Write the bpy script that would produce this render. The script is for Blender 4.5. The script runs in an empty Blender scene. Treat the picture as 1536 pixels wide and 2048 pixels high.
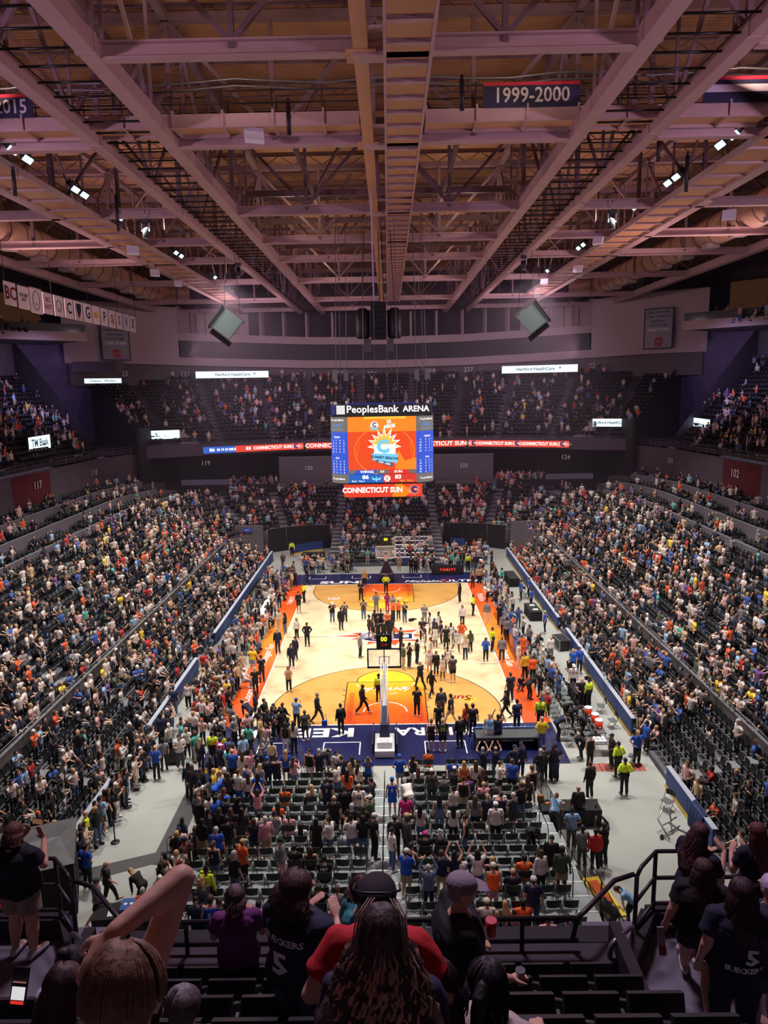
import bpy, bmesh, math, random
import numpy as np
from mathutils import Vector, Matrix
R = math.radians
PI = math.pi
S = bpy.context.scene
COL = S.collection
# ---------------------------------------------------------------- camera
cam_d = bpy.data.cameras.new('camera')
cam = bpy.data.objects.new('camera', cam_d)
COL.objects.link(cam)
S.camera = cam
cam_d.sensor_fit = 'VERTICAL'
cam_d.sensor_height = 36.0
cam_d.lens = 1429.33 * 36.0 / 2048.0
cam_d.clip_start = 0.1
cam_d.clip_end = 400
_p, _y, _r = 0.173701, 0.009459, -0.018003
_f = Vector((-math.sin(_y) * math.cos(_p), math.cos(_y) * math.cos(_p), -math.sin(_p)))
_x = Vector((math.cos(_y), math.sin(_y), 0))
_u = _x.cross(_f)
_x2 = math.cos(_r) * _x + math.sin(_r) * _u
_u2 = -math.sin(_r) * _x + math.cos(_r) * _u
m = Matrix.Identity(4)
for i in range(3):
    m[i][0] = _x2[i]; m[i][1] = _u2[i]; m[i][2] = -_f[i]
m[0][3], m[1][3], m[2][3] = 0.499, -51.373, 18.501
cam.matrix_world = m
# ---------------------------------------------------------------- world, exposure
W = bpy.data.worlds.new('world')
S.world = W
W.use_nodes = True
W.node_tree.nodes['Background'].inputs[0].default_value = (0.20, 0.14, 0.22, 1)
W.node_tree.nodes['Background'].inputs[1].default_value = 0.22
S.view_settings.view_transform = 'Standard'
S.view_settings.look = 'None'
S.view_settings.gamma = 1.0
S.view_settings.use_curve_mapping = False
S.view_settings.exposure = 0.0
# ---------------------------------------------------------------- lamps
def area(loc, to, w, h, energy, col, spread=140):
    d = bpy.data.lights.new('lamp', 'AREA')
    d.shape = 'RECTANGLE'; d.size = w; d.size_y = h
    d.energy = energy; d.color = col; d.spread = R(spread)
    o = bpy.data.objects.new('lamp', d)
    COL.objects.link(o)
    o.location = loc
    o.rotation_euler = (Vector(to) - Vector(loc)).to_track_quat('-Z', 'Y').to_euler()
    return o
# arena floodlights hung on the two side catwalks, aimed at the court
for sx in (-1, 1):
    for yy, ty in ((-13, -9), (-4, -4), (9, 5), (21, 11)):
        area((sx * 15.2, yy, 28.6), (-sx * 1.5, ty, 0), 2.4, 1.0, 960, (1.0, 0.965, 0.90), 84)
# house lights over the side stands
for sx in (-1, 1):
    for yy in (-16, 2, 20):
        area((sx * 15.0, yy, 28.4), (sx * 21, yy, 2.5), 1.6, 1.0, 1500, (1.0, 0.95, 0.90), 72)
# lamps that light the portable stand and the floor beside it
area((-8.5, -17, 28.4), (-5, -25, 0), 1.6, 1.0, 620, (1.0, 0.97, 0.93), 66)
area((8.5, -17, 28.4), (5, -25, 0), 1.6, 1.0, 620, (1.0, 0.97, 0.93), 66)
# plum coloured wash lights on the upper level, thrown up on the roof steel
for sx in (-1, 1):
    area((sx * 27, -38, 23.0), (sx * 4, -18, 33), 2.0, 2.0, 1500, (0.80, 0.52, 0.80), 130)
    area((sx * 30, 4, 23.5), (sx * 8, 8, 33), 2.0, 2.0, 1300, (0.92, 0.58, 0.58), 130)
    area((sx * 24, 40, 22.5), (sx * 4, 38, 33), 2.0, 2.0, 1100, (0.90, 0.56, 0.62), 130)
    # blue violet wash on the corner walls
    area((sx * 33, 24, 22.3), (sx * 46, 36, 15), 1.0, 1.0, 260, (0.58, 0.48, 1.0), 90)
    area((sx * 16, 44, 22.0), (sx * 22, 60, 13), 1.6, 1.6, 130, (0.72, 0.50, 0.85), 120)
    area((sx * 22, -30, 27.5), (sx * 30, 12, 12), 2.0, 2.0, 480, (0.85, 0.62, 0.85), 120)
# warm fill lamps added above the bottom chords to brighten the roof deck
for sx in (-1, 1):
    for yy in (-34, -22, 4, 26):
        area((sx * 6.8, yy, 30.6), (sx * 5.5, yy + 2, 36), 1.2, 0.4, 150, (1.0, 0.72, 0.50), 175)
        area((sx * 16.2, yy + 3, 30.8), (sx * 18, yy + 3, 36), 1.2, 0.4, 110, (1.0, 0.68, 0.52), 175)
area((0, -38, 28.6), (0, -47, 12), 3.0, 2.0, 820, (0.86, 0.66, 0.95), 120)  # unseen violet fill lamp, added to brighten the near upper level
for sx in (-1, 1):  # added mauve fill lamps that lift the dark far end and its upper deck
    area((sx * 16.6, 14, 28.4), (sx * 4, 40, 9), 1.6, 0.8, 900, (0.86, 0.62, 0.80), 110)
    area((sx * 16.6, 32, 28.4), (sx * 12, 60, 17), 1.6, 0.8, 330, (0.80, 0.62, 0.86), 120)
# ---------------------------------------------------------------- helpers
def tag(o, label=None, cat=None, group=None, kind=None):
    if label: o['label'] = label
    if cat: o['category'] = cat
    if group: o['group'] = group
    if kind: o['kind'] = kind
    return o
def empty(name, loc=(0, 0, 0), rz=0.0, label=None, cat=None, group=None, kind=None):
    o = bpy.data.objects.new(name, None)
    COL.objects.link(o)
    o.location = loc; o.rotation_euler = (0, 0, rz)
    o.empty_display_size = 0.2
    return tag(o, label, cat, group, kind)
def link(name, me, parent=None, loc=None, rot=None):
    o = bpy.data.objects.new(name, me)
    COL.objects.link(o)
    if parent: o.parent = parent
    if loc is not None: o.location = loc
    if rot is not None: o.rotation_euler = rot
    return o
MATS = {}
def mat(name, col, rough=0.6, metal=0.0, noise=0.0, nscale=8.0, bump=0.0, spec=0.5, emit=None, es=1.0, src=None, alpha=None, coat=0.0):
    if name in MATS: return MATS[name]
    M = bpy.data.materials.new(name)
    M.use_nodes = True
    nt = M.node_tree; N = nt.nodes; L = nt.links
    b = N['Principled BSDF']
    c = (*col, 1) if len(col) == 3 else col
    b.inputs['Base Color'].default_value = c
    b.inputs['Roughness'].default_value = rough
    b.inputs['Metallic'].default_value = metal
    b.inputs['Specular IOR Level'].default_value = spec
    if coat: b.inputs['Coat Weight'].default_value = coat
    if alpha is not None: b.inputs['Alpha'].default_value = alpha
    if emit:
        b.inputs['Emission Color'].default_value = (*emit, 1)
        b.inputs['Emission Strength'].default_value = es
    base = None
    if src == 'object':
        n = N.new('ShaderNodeObjectInfo'); base = n.outputs['Color']
    elif src == 'attr':
        n = N.new('ShaderNodeAttribute'); n.attribute_name = 'Col'; base = n.outputs['Color']
    if noise > 0 or bump > 0:
        tc = N.new('ShaderNodeTexCoord')
        nz = N.new('ShaderNodeTexNoise'); nz.inputs['Scale'].default_value = nscale; nz.inputs['Detail'].default_value = 5
        L.new(tc.outputs['Object'], nz.inputs['Vector'])
        if noise > 0:
            mr = N.new('ShaderNodeMapRange')
            mr.inputs['From Min'].default_value = 0.25; mr.inputs['From Max'].default_value = 0.75
            mr.inputs['To Min'].default_value = 1 - noise; mr.inputs['To Max'].default_value = 1 + noise
            L.new(nz.outputs['Fac'], mr.inputs['Value'])
            mx = N.new('ShaderNodeMix'); mx.data_type = 'RGBA'; mx.blend_type = 'MULTIPLY'
            mx.inputs[0].default_value = 1
            if base: L.new(base, mx.inputs[6])
            else: mx.inputs[6].default_value = c
            L.new(mr.outputs[0], mx.inputs[7]); base = mx.outputs[2]
        if bump > 0:
            bp = N.new('ShaderNodeBump'); bp.inputs['Strength'].default_value = bump; bp.inputs['Distance'].default_value = 0.02
            L.new(nz.outputs['Fac'], bp.inputs['Height']); L.new(bp.outputs[0], b.inputs['Normal'])
    if base: L.new(base, b.inputs['Base Color'])
    MATS[name] = M
    return M
def glow(name, col, s=1.0):
    if name in MATS: return MATS[name]
    M = mat(name, (0.02, 0.02, 0.02), 0.5, emit=col, es=s)
    return M
def srgb(r, g=None, b=None):
    if g is None: r, g, b = r
    f = lambda v: (v / 255 / 12.92) if v / 255 <= 0.04045 else ((v / 255 + 0.055) / 1.055) ** 2.4
    return (f(r), f(g), f(b))
class MB:
    """collects boxes, beams, tubes and polygons into one mesh"""
    def __init__(s): s.v = []; s.f = []; s.mi = []; s.sm = []
    def add(s, vs, fs, mi=0, smooth=False):
        n = len(s.v); s.v.extend([tuple(p) for p in vs])
        for f in fs:
            s.f.append(tuple(i + n for i in f)); s.mi.append(mi); s.sm.append(smooth)
    def box(s, x0, x1, y0, y1, z0, z1, mi=0):
        s.add([(x0,y0,z0),(x1,y0,z0),(x1,y1,z0),(x0,y1,z0),(x0,y0,z1),(x1,y0,z1),(x1,y1,z1),(x0,y1,z1)],
              [(0,3,2,1),(4,5,6,7),(0,1,5,4),(1,2,6,5),(2,3,7,6),(3,0,4,7)], mi)
    def beam(s, a, b, w, h, mi=0, up=(0,0,1)):
        a = Vector(a); b = Vector(b); d = (b - a).normalized(); u = Vector(up)
        if abs(d.dot(u)) > 0.99: u = Vector((0, 1, 0))
        x = d.cross(u).normalized(); z = x.cross(d)
        vs = []
        for p in (a, b):
            for i, j in ((-1,-1),(1,-1),(1,1),(-1,1)): vs.append(p + x * (w/2*i) + z * (h/2*j))
        s.add(vs, [(0,3,2,1),(4,5,6,7),(0,1,5,4),(1,2,6,5),(2,3,7,6),(3,0,4,7)], mi)
    def ibeam(s, a, b, w, h, t=0.03, mi=0):
        a = Vector(a); b = Vector(b); z = Vector((0,0,1))
        s.beam(a + z*(h/2-t/2), b + z*(h/2-t/2), w, t, mi); s.beam(a - z*(h/2-t/2), b - z*(h/2-t/2), w, t, mi)
        s.beam(a, b, t, h-2*t, mi)
    def tube(s, pts, r, n=8, mi=0, smooth=True, closed=False):
        pts = [Vector(p) for p in pts]; rs = r if isinstance(r, (list, tuple)) else [r] * len(pts)
        m = len(pts); base = len(s.v); px = None
        for i, p in enumerate(pts):
            if closed: d = pts[(i+1) % m] - pts[i-1]
            else: d = pts[min(i+1, m-1)] - pts[max(i-1, 0)]
            d.normalize()
            if px is None:
                u = Vector((0,0,1)) if abs(d.z) < 0.9 else Vector((1,0,0)); x = d.cross(u).normalized()
            else:
                x = (px - d * px.dot(d)).normalized()
            px = x; y = d.cross(x)
            for k in range(n):
                t = 2*PI*k/n; s.v.append(tuple(p + (x*math.cos(t) + y*math.sin(t)) * rs[i]))
        rng = m if closed else m - 1
        for i in range(rng):
            for k in range(n):
                j = (i+1) % m
                s.f.append((base+i*n+k, base+i*n+(k+1)%n, base+j*n+(k+1)%n, base+j*n+k)); s.mi.append(mi); s.sm.append(smooth)
        if not closed:
            s.f.append(tuple(base+k for k in range(n))[::-1]); s.f.append(tuple(base+(m-1)*n+k for k in range(n)))
            s.mi += [mi, mi]; s.sm += [False, False]
    def ell(s, c, r, n=12, m=8, mi=0, M=None):
        vs = []; fs = []
        for i in range(m+1):
            t = PI*i/m
            for k in range(n):
                a = 2*PI*k/n; p = Vector((r[0]*math.sin(t)*math.cos(a), r[1]*math.sin(t)*math.sin(a), r[2]*math.cos(t)))
                if M: p = M @ p
                vs.append(p + Vector(c))
        for i in range(m):
            for k in range(n): fs.append((i*n+k, (i+1)*n+k, (i+1)*n+(k+1)%n, i*n+(k+1)%n))
        s.add(vs, fs, mi, True)
    def poly(s, pts, mi=0): s.add(pts, [tuple(range(len(pts)))], mi)
    def slab(s, pts, z0, z1, mi=0):
        """closed prism over a plan polygon (counter clockwise)"""
        n = len(pts)
        vs = [(p[0], p[1], z0) for p in pts] + [(p[0], p[1], z1) for p in pts]
        fs = [tuple(range(n))[::-1], tuple(range(n, 2*n))] + [(i, (i+1)%n, (i+1)%n+n, i+n) for i in range(n)]
        s.add(vs, fs, mi)
    def build(s, name, mats, parent=None, loc=None, rot=None, kind=None):
        me = bpy.data.meshes.new(name)
        me.from_pydata(s.v, [], s.f)
        if not isinstance(mats, (list, tuple)): mats = [mats]
        for m_ in mats: me.materials.append(m_)
        if len(mats) > 1: me.polygons.foreach_set('material_index', s.mi)
        me.polygons.foreach_set('use_smooth', s.sm)
        me.update()
        o = link(name, me, parent, loc, rot)
        if kind: o['kind'] = kind
        return o
def text(body, size, m_, parent, loc, rot, name='lettering', ext=0.0, off=0.0, align='CENTER', shear=0.0, sx=1.0, space=1.0):
    c = bpy.data.curves.new(name, 'FONT')
    c.body = body; c.size = size; c.align_x = align; c.align_y = 'CENTER'
    c.extrude = ext; c.offset = off; c.shear = shear; c.resolution_u = 1 if size < 0.3 else 2; c.space_character = space
    t = bpy.data.objects.new(name, c)
    me = bpy.data.meshes.new_from_object(t)
    bpy.data.objects.remove(t); bpy.data.curves.remove(c)
    me.name = name; me.materials.clear(); me.materials.append(m_)
    o = bpy.data.objects.new(name, me); COL.objects.link(o)
    if parent: o.parent = parent
    o.location = loc; o.rotation_euler = rot; o.scale = (sx, 1, 1)
    return o
def copy_tree(o, parent=None):
    c = o.copy(); COL.objects.link(c)
    if parent: c.parent = parent
    for ch in list(o.children): copy_tree(ch, c)
    return c
ORD = ['zeroth','first','second','third','fourth','fifth','sixth','seventh','eighth','ninth','tenth','eleventh','twelfth','thirteenth','fourteenth','fifteenth','sixteenth','seventeenth','eighteenth','nineteenth','twentieth','twenty-first','twenty-second','twenty-third','twenty-fourth','twenty-fifth','twenty-sixth','twenty-seventh','twenty-eighth','twenty-ninth','thirtieth']
_T = ['', 'twenty', 'thirty', 'forty', 'fifty', 'sixty', 'seventy']
for _k in range(31, 80):
    a_, b_ = divmod(_k, 10); ORD.append(({3:'thirtieth',4:'fortieth',5:'fiftieth',6:'sixtieth',7:'seventieth'}[a_]) if b_ == 0 else _T[a_-1] + '-' + ORD[b_])
# common materials
m_conc = mat('concrete_floor', srgb(168, 170, 164), 0.16, noise=0.10, nscale=0.35, bump=0.02, spec=0.5)
m_step = mat('step_concrete', srgb(120, 120, 124), 0.8, noise=0.12, nscale=3)
m_tread = mat('tread_grey', srgb(88, 88, 94), 0.85, noise=0.15, nscale=2)
m_dark = mat('dark_wall', srgb(98, 89, 100), 0.8, noise=0.08, nscale=0.6)
m_dark2 = mat('vomitory_wall', srgb(100, 93, 97), 0.75, noise=0.06, nscale=0.8)
m_black = mat('black_plastic', (0.012, 0.012, 0.014), 0.45)
m_blackm = mat('black_metal', (0.015, 0.015, 0.017), 0.4, metal=0.3)
m_seat = mat('seat_black', (0.020, 0.020, 0.023), 0.5)
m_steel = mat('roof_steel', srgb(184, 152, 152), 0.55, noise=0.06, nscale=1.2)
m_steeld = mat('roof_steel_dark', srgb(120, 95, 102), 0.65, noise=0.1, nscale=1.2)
m_deck = mat('roof_deck', srgb(165, 120, 88), 0.6, noise=0.12, nscale=0.5)
m_panel = mat('catwalk_panel', srgb(200, 150, 115), 0.6, noise=0.05, nscale=0.9)
m_rail = mat('rail_grey', srgb(128, 126, 132), 0.4, metal=0.5)
m_raild = mat('rail_dark', srgb(58, 52, 58), 0.38, metal=0.4)
m_white = mat('white_print', srgb(240, 240, 240), 0.5)
m_navy = mat('navy_print', srgb(28, 32, 78), 0.30)
m_blue = mat('barrier_blue', srgb(36, 62, 122), 0.6, noise=0.06, nscale=2)
m_yellow = mat('yellow_trim', srgb(222, 180, 50), 0.6)
m_band = mat('fascia_tan', srgb(178, 158, 160), 0.7, noise=0.05, nscale=0.5)
m_glassd = mat('dark_glass', (0.022, 0.020, 0.030), 0.45, spec=0.25)
m_drape = mat('black_drape', srgb(30, 26, 30), 0.9, noise=0.25, nscale=3)
m_metal = mat('bare_metal', srgb(170, 172, 176), 0.35, metal=0.8)
# ================================================================ floor and court
def wood(name, c1, c2, sc=6.0, rough=0.28):
    M = mat(name, c1, rough); nt = M.node_tree; N = nt.nodes; L = nt.links; b = N['Principled BSDF']
    tc = N.new('ShaderNodeTexCoord'); mp = N.new('ShaderNodeMapping'); mp.inputs['Scale'].default_value = (9, 0.7, 1)
    nz = N.new('ShaderNodeTexNoise'); nz.inputs['Scale'].default_value = sc; nz.inputs['Detail'].default_value = 4
    L.new(tc.outputs['Object'], mp.inputs['Vector']); L.new(mp.outputs[0], nz.inputs['Vector'])
    n2 = N.new('ShaderNodeTexNoise'); n2.inputs['Scale'].default_value = 0.6; L.new(tc.outputs['Object'], n2.inputs['Vector'])
    ad = N.new('ShaderNodeMath'); ad.operation = 'ADD'; L.new(nz.outputs[0], ad.inputs[0]); L.new(n2.outputs[0], ad.inputs[1])
    cr = N.new('ShaderNodeValToRGB'); cr.color_ramp.elements[0].position = 0.72; cr.color_ramp.elements[1].position = 1.2 if False else 1.0
    cr.color_ramp.elements[0].color = (*c2, 1); cr.color_ramp.elements[1].color = (*c1, 1)
    L.new(ad.outputs[0], cr.inputs[0]); L.new(cr.outputs[0], b.inputs['Base Color'])
    return M
m_wood = wood('maple_light', srgb(240, 216, 176), srgb(205, 175, 128))
m_tan = wood('maple_amber', srgb(226, 170, 92), srgb(200, 140, 66))
def ramp_y(name, stops, lo, hi, rough=0.3):
    """printed colour fading along the court's length (object Y)"""
    M = mat(name, (1, 1, 1), rough); nt = M.node_tree; N = nt.nodes; L = nt.links
    tc = N.new('ShaderNodeTexCoord'); sp = N.new('ShaderNodeSeparateXYZ'); L.new(tc.outputs['Object'], sp.inputs[0])
    mr = N.new('ShaderNodeMapRange'); mr.inputs['From Min'].default_value = lo; mr.inputs['From Max'].default_value = hi
    L.new(sp.outputs['Y'], mr.inputs[0]); cr = N.new('ShaderNodeValToRGB'); L.new(mr.outputs[0], cr.inputs[0])
    e = cr.color_ramp.elements
    e[0].position = stops[0][0]; e[0].color = (*srgb(*stops[0][1]), 1)
    e[1].position = stops[-1][0]; e[1].color = (*srgb(*stops[-1][1]), 1)
    for p, c in stops[1:-1]:
        k = e.new(p); k.color = (*srgb(*c), 1)
    L.new(cr.outputs[0], N['Principled BSDF'].inputs['Base Color'])
    return M
OR, YE, MIDO = (232, 84, 28), (246, 198, 52), (238, 132, 34)
m_key_n = ramp_y('key_print_near', [(0, OR), (0.30, (236, 100, 28)), (0.62, (242, 160, 40)), (1, YE)], -14.3, -7.2)
m_key_f = ramp_y('key_print_far', [(0, YE), (0.38, (242, 160, 40)), (0.70, (236, 100, 28)), (1, OR)], 7.2, 14.3)
m_apron = ramp_y('apron_print', [(0, OR), (0.25, (234, 92, 30)), (0.5, (240, 150, 44)), (0.75, (234, 92, 30)), (1, OR)], -14.3, 14.3)
m_yel = mat('circle_yellow', srgb(248, 200, 52), 0.3)
m_line = mat('line_dark', srgb(60, 34, 30), 0.4)
m_or = mat('logo_orange', srgb(232, 90, 42), 0.35)
m_maroon = mat('logo_maroon', srgb(140, 34, 26), 0.35)

fl = MB(); fl.box(-36, 36, -33.5, 48, -0.4, 0.0); fl.build('floor', m_conc, kind='structure')
g = MB()
for pl in ([(-9.0,-19.6),(-8.42,-21.9),(-8.42,-26.02),(-9.28,-25.95),(-9.28,-20.6)], [(-9.28,-25.2),(-9.28,-25.98),(-11.8,-27.07),(-12.1,-26.3)]):
    g.slab(pl[::-1], 0.0, 0.006)
tag(g.build('floor_runner', mat('runner_grey', srgb(70, 70, 70), 0.7, noise=0.08, nscale=2)), 'dark grey floor runner bent across the bare concrete left of the portable stand', 'floor covering')

court = empty('basketball_court', label='wooden basketball court with orange keys and aprons and navy baselines', cat='court')
HX, HY = 7.62, 14.325
g = MB(); g.box(-9.2, 9.2, -18.7, 18.2, 0.0, 0.02); g.build('sub_floor', m_wood, court)
def flat(name, pts, z, m_, t=0.002):
    g = MB(); g.slab(pts, z - t, z); return g.build(name, m_, court)
def ring(cx, cy, r0, r1, a0, a1, n=48):
    o = [(cx + r1*math.cos(a0+(a1-a0)*i/n), cy + r1*math.sin(a0+(a1-a0)*i/n)) for i in range(n+1)]
    q = [(cx + r0*math.cos(a0+(a1-a0)*i/n), cy + r0*math.sin(a0+(a1-a0)*i/n)) for i in range(n+1)]
    return o, q
def arc_line(name, cx, cy, r, w, a0, a1, z, m_, n=64):
    o, q = ring(cx, cy, r - w/2, r + w/2, a0, a1, n); g = MB()
    for i in range(n): g.poly([(*q[i], z), (*o[i], z), (*o[i+1], z), (*q[i+1], z)])
    return g.build(name, m_, court)
# aprons
flat('baseline_apron', [(-9.2,-18.7),(9.2,-18.7),(9.2,-HY),(-9.2,-HY)], 0.024, m_navy)
flat('baseline_apron', [(-9.2,HY),(9.2,HY),(9.2,18.2),(-9.2,18.2)], 0.024, m_navy)
flat('sideline_apron', [(-9.2,-HY),(-HX,-HY),(-HX,HY),(-9.2,HY)], 0.024, m_apron)
flat('sideline_apron', [(HX,-HY),(9.2,-HY),(9.2,HY),(HX,HY)], 0.024, m_apron)
for s in (-1, 1):
    m_k = m_key_n if s < 0 else m_key_f
    by = s * (HY - 1.575)                     # basket centre
    # three point area
    ax = 6.70; a = math.asin(math.sqrt(6.75**2 - ax**2) / 6.75)
    pts = [(-ax, s*HY)] + [(6.75*math.cos(t), by - s*6.75*math.sin(t)) for t in [PI - a - (PI-2*a)*i/56 for i in range(57)]] + [(ax, s*HY)]
    if s > 0: pts = pts
    g = MB(); g.poly([(p[0], p[1], 0.025) for p in pts]); g.build('three_point_area', m_tan, court)
    g = MB()
    for p, q in zip(pts[:-1], pts[1:]): g.beam((p[0], p[1], 0.0265), (q[0], q[1], 0.0265), 0.06, 0.002)
    g.build('three_point_line', m_line, court)
    # free throw circle and key
    fy = s * (HY - 5.79)
    g = MB(); g.poly([(1.83*math.cos(2*PI*i/48), fy + 1.83*math.sin(2*PI*i/48), 0.0275) for i in range(48)]); g.build('free_throw_circle', m_yel, court)
    arc_line('circle_line', 0, fy, 1.83, 0.06, 0, 2*PI, 0.029, m_line)
    flat('key', [(-2.38, s*HY), (2.38, s*HY), (2.38, fy), (-2.38, fy)][::(1 if s < 0 else -1)], 0.032, m_k)
    g = MB()
    for a_, b_ in (((-2.41, s*HY), (-2.41, fy)), ((2.41, s*HY), (2.41, fy)), ((-2.44, fy), (2.44, fy))):
        g.beam((*a_, 0.033), (*b_, 0.033), 0.06, 0.004)
    for k in (2.1, 3.0, 3.9, 4.6):
        for sx in (-1, 1): g.beam((sx*2.44, s*(HY-k), 0.033), (sx*2.62, s*(HY-k), 0.033), 0.05, 0.004)
    g.build('key_line', m_line, court)
    arc_line('restricted_arc', 0, by, 1.25, 0.07, 0 if s < 0 else PI, PI if s < 0 else 2*PI, 0.035, m_white)
    g = MB()                                   # dashed half of the circle inside the key
    for i in range(6):
        t0 = (PI + PI*(i+0.25)/6) if s < 0 else PI*(i+0.25)/6
        for j in range(4):
            u, v = t0 + j*0.07, t0 + (j+1)*0.07
            g.beam((1.83*math.cos(u), fy+1.83*math.sin(u), 0.035), (1.83*math.cos(v), fy+1.83*math.sin(v), 0.035), 0.06, 0.002)
    g.build('dashed_line', m_white, court)
    # woven pattern printed down both sides of the key
    g = MB()
    for sx in (-1, 1):
        for k in range(11):
            y0 = s*(HY - 0.25 - k*0.36); y1 = s*(HY - 0.25 - (k+1)*0.36)
            g.beam((sx*1.88, y0, 0.0345), (sx*2.18, y1, 0.0345), 0.05, 0.002); g.beam((sx*2.18, y0, 0.0345), (sx*1.88, y1, 0.0345), 0.05, 0.002)
    g.build('key_pattern', mat('pattern_red', srgb(170, 42, 26), 0.4), court)
    rz = PI if s < 0 else 0
    text('WNBA', 0.62, m_white, court, (0.0, s*(HY - 4.75), 0.036), (0, 0, rz), off=0.012, sx=1.35, space=1.1)
    g = MB(); zz = 0.036                       # leaping figure beside the word
    fx = 1.32 * (1 if s < 0 else -1); sg = 1 if s < 0 else -1; y0 = s*(HY-4.75)
    g.tube([(fx-.22*sg, y0+.22*sg, zz), (fx, y0, zz), (fx+.28*sg, y0-.1*sg, zz)], [0.03, 0.05, 0.02], 6)
    g.tube([(fx, y0, zz), (fx+.1*sg, y0+.22*sg, zz)], [0.04, 0.02], 6)
    g.ell((fx-.05*sg, y0+.22*sg, zz), (0.05, 0.05, 0.006), 8, 4); g.build('leaping_figure_mark', m_white, court)
# sidelines, baselines, halfway line
g = MB()
for a_, b_ in (((-HX,-HY),(-HX,HY)), ((HX,-HY),(HX,HY)), ((-HX-.04,-HY),(HX+.04,-HY)), ((-HX-.04,HY),(HX+.04,HY))): g.beam((*a_, 0.030), (*b_, 0.030), 0.08, 0.006)
g.build('boundary_line', m_white, court)
g = MB(); g.beam((-HX, 0, 0.026), (HX, 0, 0.026), 0.05, 0.003)
for sx in (-1, 1):
    for yy in (-5.75, 5.75): g.beam((sx*HX, yy, 0.026), (sx*(HX-1.25), yy, 0.026), 0.05, 0.003)
g.build('halfway_line', m_line, court)
# centre logo: flaming ball over an orange star burst
g = MB()
def star(k, ro, ri, z, mi, rx=1.45, ph=0.0):
    pts = []
    for i in range(2*k):
        r = ro if i % 2 == 0 else ri; t = PI*i/k + ph
        pts.append((0.15 + rx*r*math.cos(t), r*math.sin(t), z))
    g.poly(pts, mi)
star(9, 2.35, 1.35, 0.030, 1); star(9, 2.15, 1.22, 0.032, 0)
g.poly([(-4.4, 0.05, 0.031), (-1.9, -0.42, 0.031), (-1.9, 0.5, 0.031)], 1); g.poly([(-4.0, 0.05, 0.033), (-1.9, -0.3, 0.033), (-1.9, 0.4, 0.033)], 0)
g.poly([(-0.55+1.55*math.cos(2*PI*i/40), -0.1+1.22*math.sin(2*PI*i/40), 0.034) for i in range(40)], 1)
g.poly([(-0.55+1.38*math.cos(2*PI*i/40), -0.1+1.06*math.sin(2*PI*i/40), 0.036) for i in range(40)], 2)
for i in range(7):
    t = PI*0.62 + i*0.27
    g.beam((-0.55+0.5*math.cos(t), -0.1+0.4*math.sin(t), 0.0375), (-0.55+1.3*math.cos(t), -0.1+1.0*math.sin(t), 0.0375), 0.09, 0.002, 1)
g.poly([(-0.2, -0.9, 0.038), (2.1, -0.9, 0.038), (2.1, 0.6, 0.038), (-0.2, 0.6, 0.038)], 1)
g.poly([(0, -0.72, 0.040), (1.95, -0.72, 0.040), (1.95, 0.42, 0.040), (0, 0.42, 0.040)], 2)
g.poly([(1.1, -0.45, 0.042), (1.7, -0.45, 0.042), (1.7, 0.2, 0.042), (1.1, 0.2, 0.042)], 1)
for i in range(5):
    t = -0.5 + i*0.27
    g.poly([(2.3, t, 0.039), (4.0 - abs(i-2)*0.35, t*2.0 + 0.1, 0.039), (2.3, t+0.13, 0.039)], 0)
g.build('centre_logo', [m_or, m_white, m_navy], court)
# script word with a flame ball on the right wing, small one on the far left wing
text('Sun', 0.95, m_maroon, court, (4.55, -11.0, 0.032), (0, 0, PI), off=0.02, shear=0.25)
g = MB()
for i in range(12):
    t = 2*PI*i/12; r = 0.62 if i % 2 else 0.45
    g.poly([(5.05+0.3*math.cos(t-.2), -11.25+0.2*math.sin(t-.2), 0.028), (5.05+r*1.2*math.cos(t), -11.25+r*math.sin(t), 0.028), (5.05+0.3*math.cos(t+.2), -11.25+0.2*math.sin(t+.2), 0.028)], 0)
g.poly([(5.05+0.36*math.cos(2*PI*i/20), -11.25+0.26*math.sin(2*PI*i/20), 0.029) for i in range(20)], 0)
g.tube([(5.05+0.2*math.cos(t*.5), -11.25+0.14*math.sin(t*.5), 0.033) for t in range(11)], 0.02, 5, 1)
g.build('flame_ball_mark', [m_yel, m_line], court)
g = MB(); g.poly([(-4.7+0.55*math.cos(2*PI*i/24), 9.9+0.42*math.sin(2*PI*i/24), 0.028) for i in range(24)], 0)
g.tube([(-4.7+0.33*math.cos(2*PI*i/16), 9.9+0.25*math.sin(2*PI*i/16), 0.032) for i in range(16)], 0.06, 6, 1, closed=True)
g.build('round_mark', [m_white, m_tan], court)
# lettering on the aprons
text('KEESUS', 1.35, m_white, court, (-4.95, -15.15, 0.030), (0, 0, PI), off=0.045, sx=1.45, space=1.05)
text('Michelob', 1.25, m_white, court, (6.25, -15.15, 0.030), (0, 0, PI), off=0.012, sx=0.95, shear=0.35)
text('ULTRA', 1.2, m_white, court, (2.62, -15.15, 0.030), (0, 0, PI), off=0.03, sx=1.05, space=1.1)
text('SUN', 1.15, m_white, court, (-4.5, 15.1, 0.030), (0, 0, 0), off=0.045, sx=1.7)
text('Michelob', 1.05, m_white, court, (3.6, 15.1, 0.030), (0, 0, 0), off=0.012, sx=1.0, shear=0.35)
text('ULTRA', 1.0, m_white, court, (7.3, 15.1, 0.030), (0, 0, 0), off=0.03, sx=1.15, space=1.1)
g = MB(); g.poly([(5.2, 14.85, 0.03), (5.75, 14.85, 0.03), (5.75, 15.35, 0.03), (5.2, 15.35, 0.03)]); g.build('red_box_mark', mat('print_red', srgb(215, 40, 45), 0.4), court)
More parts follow.
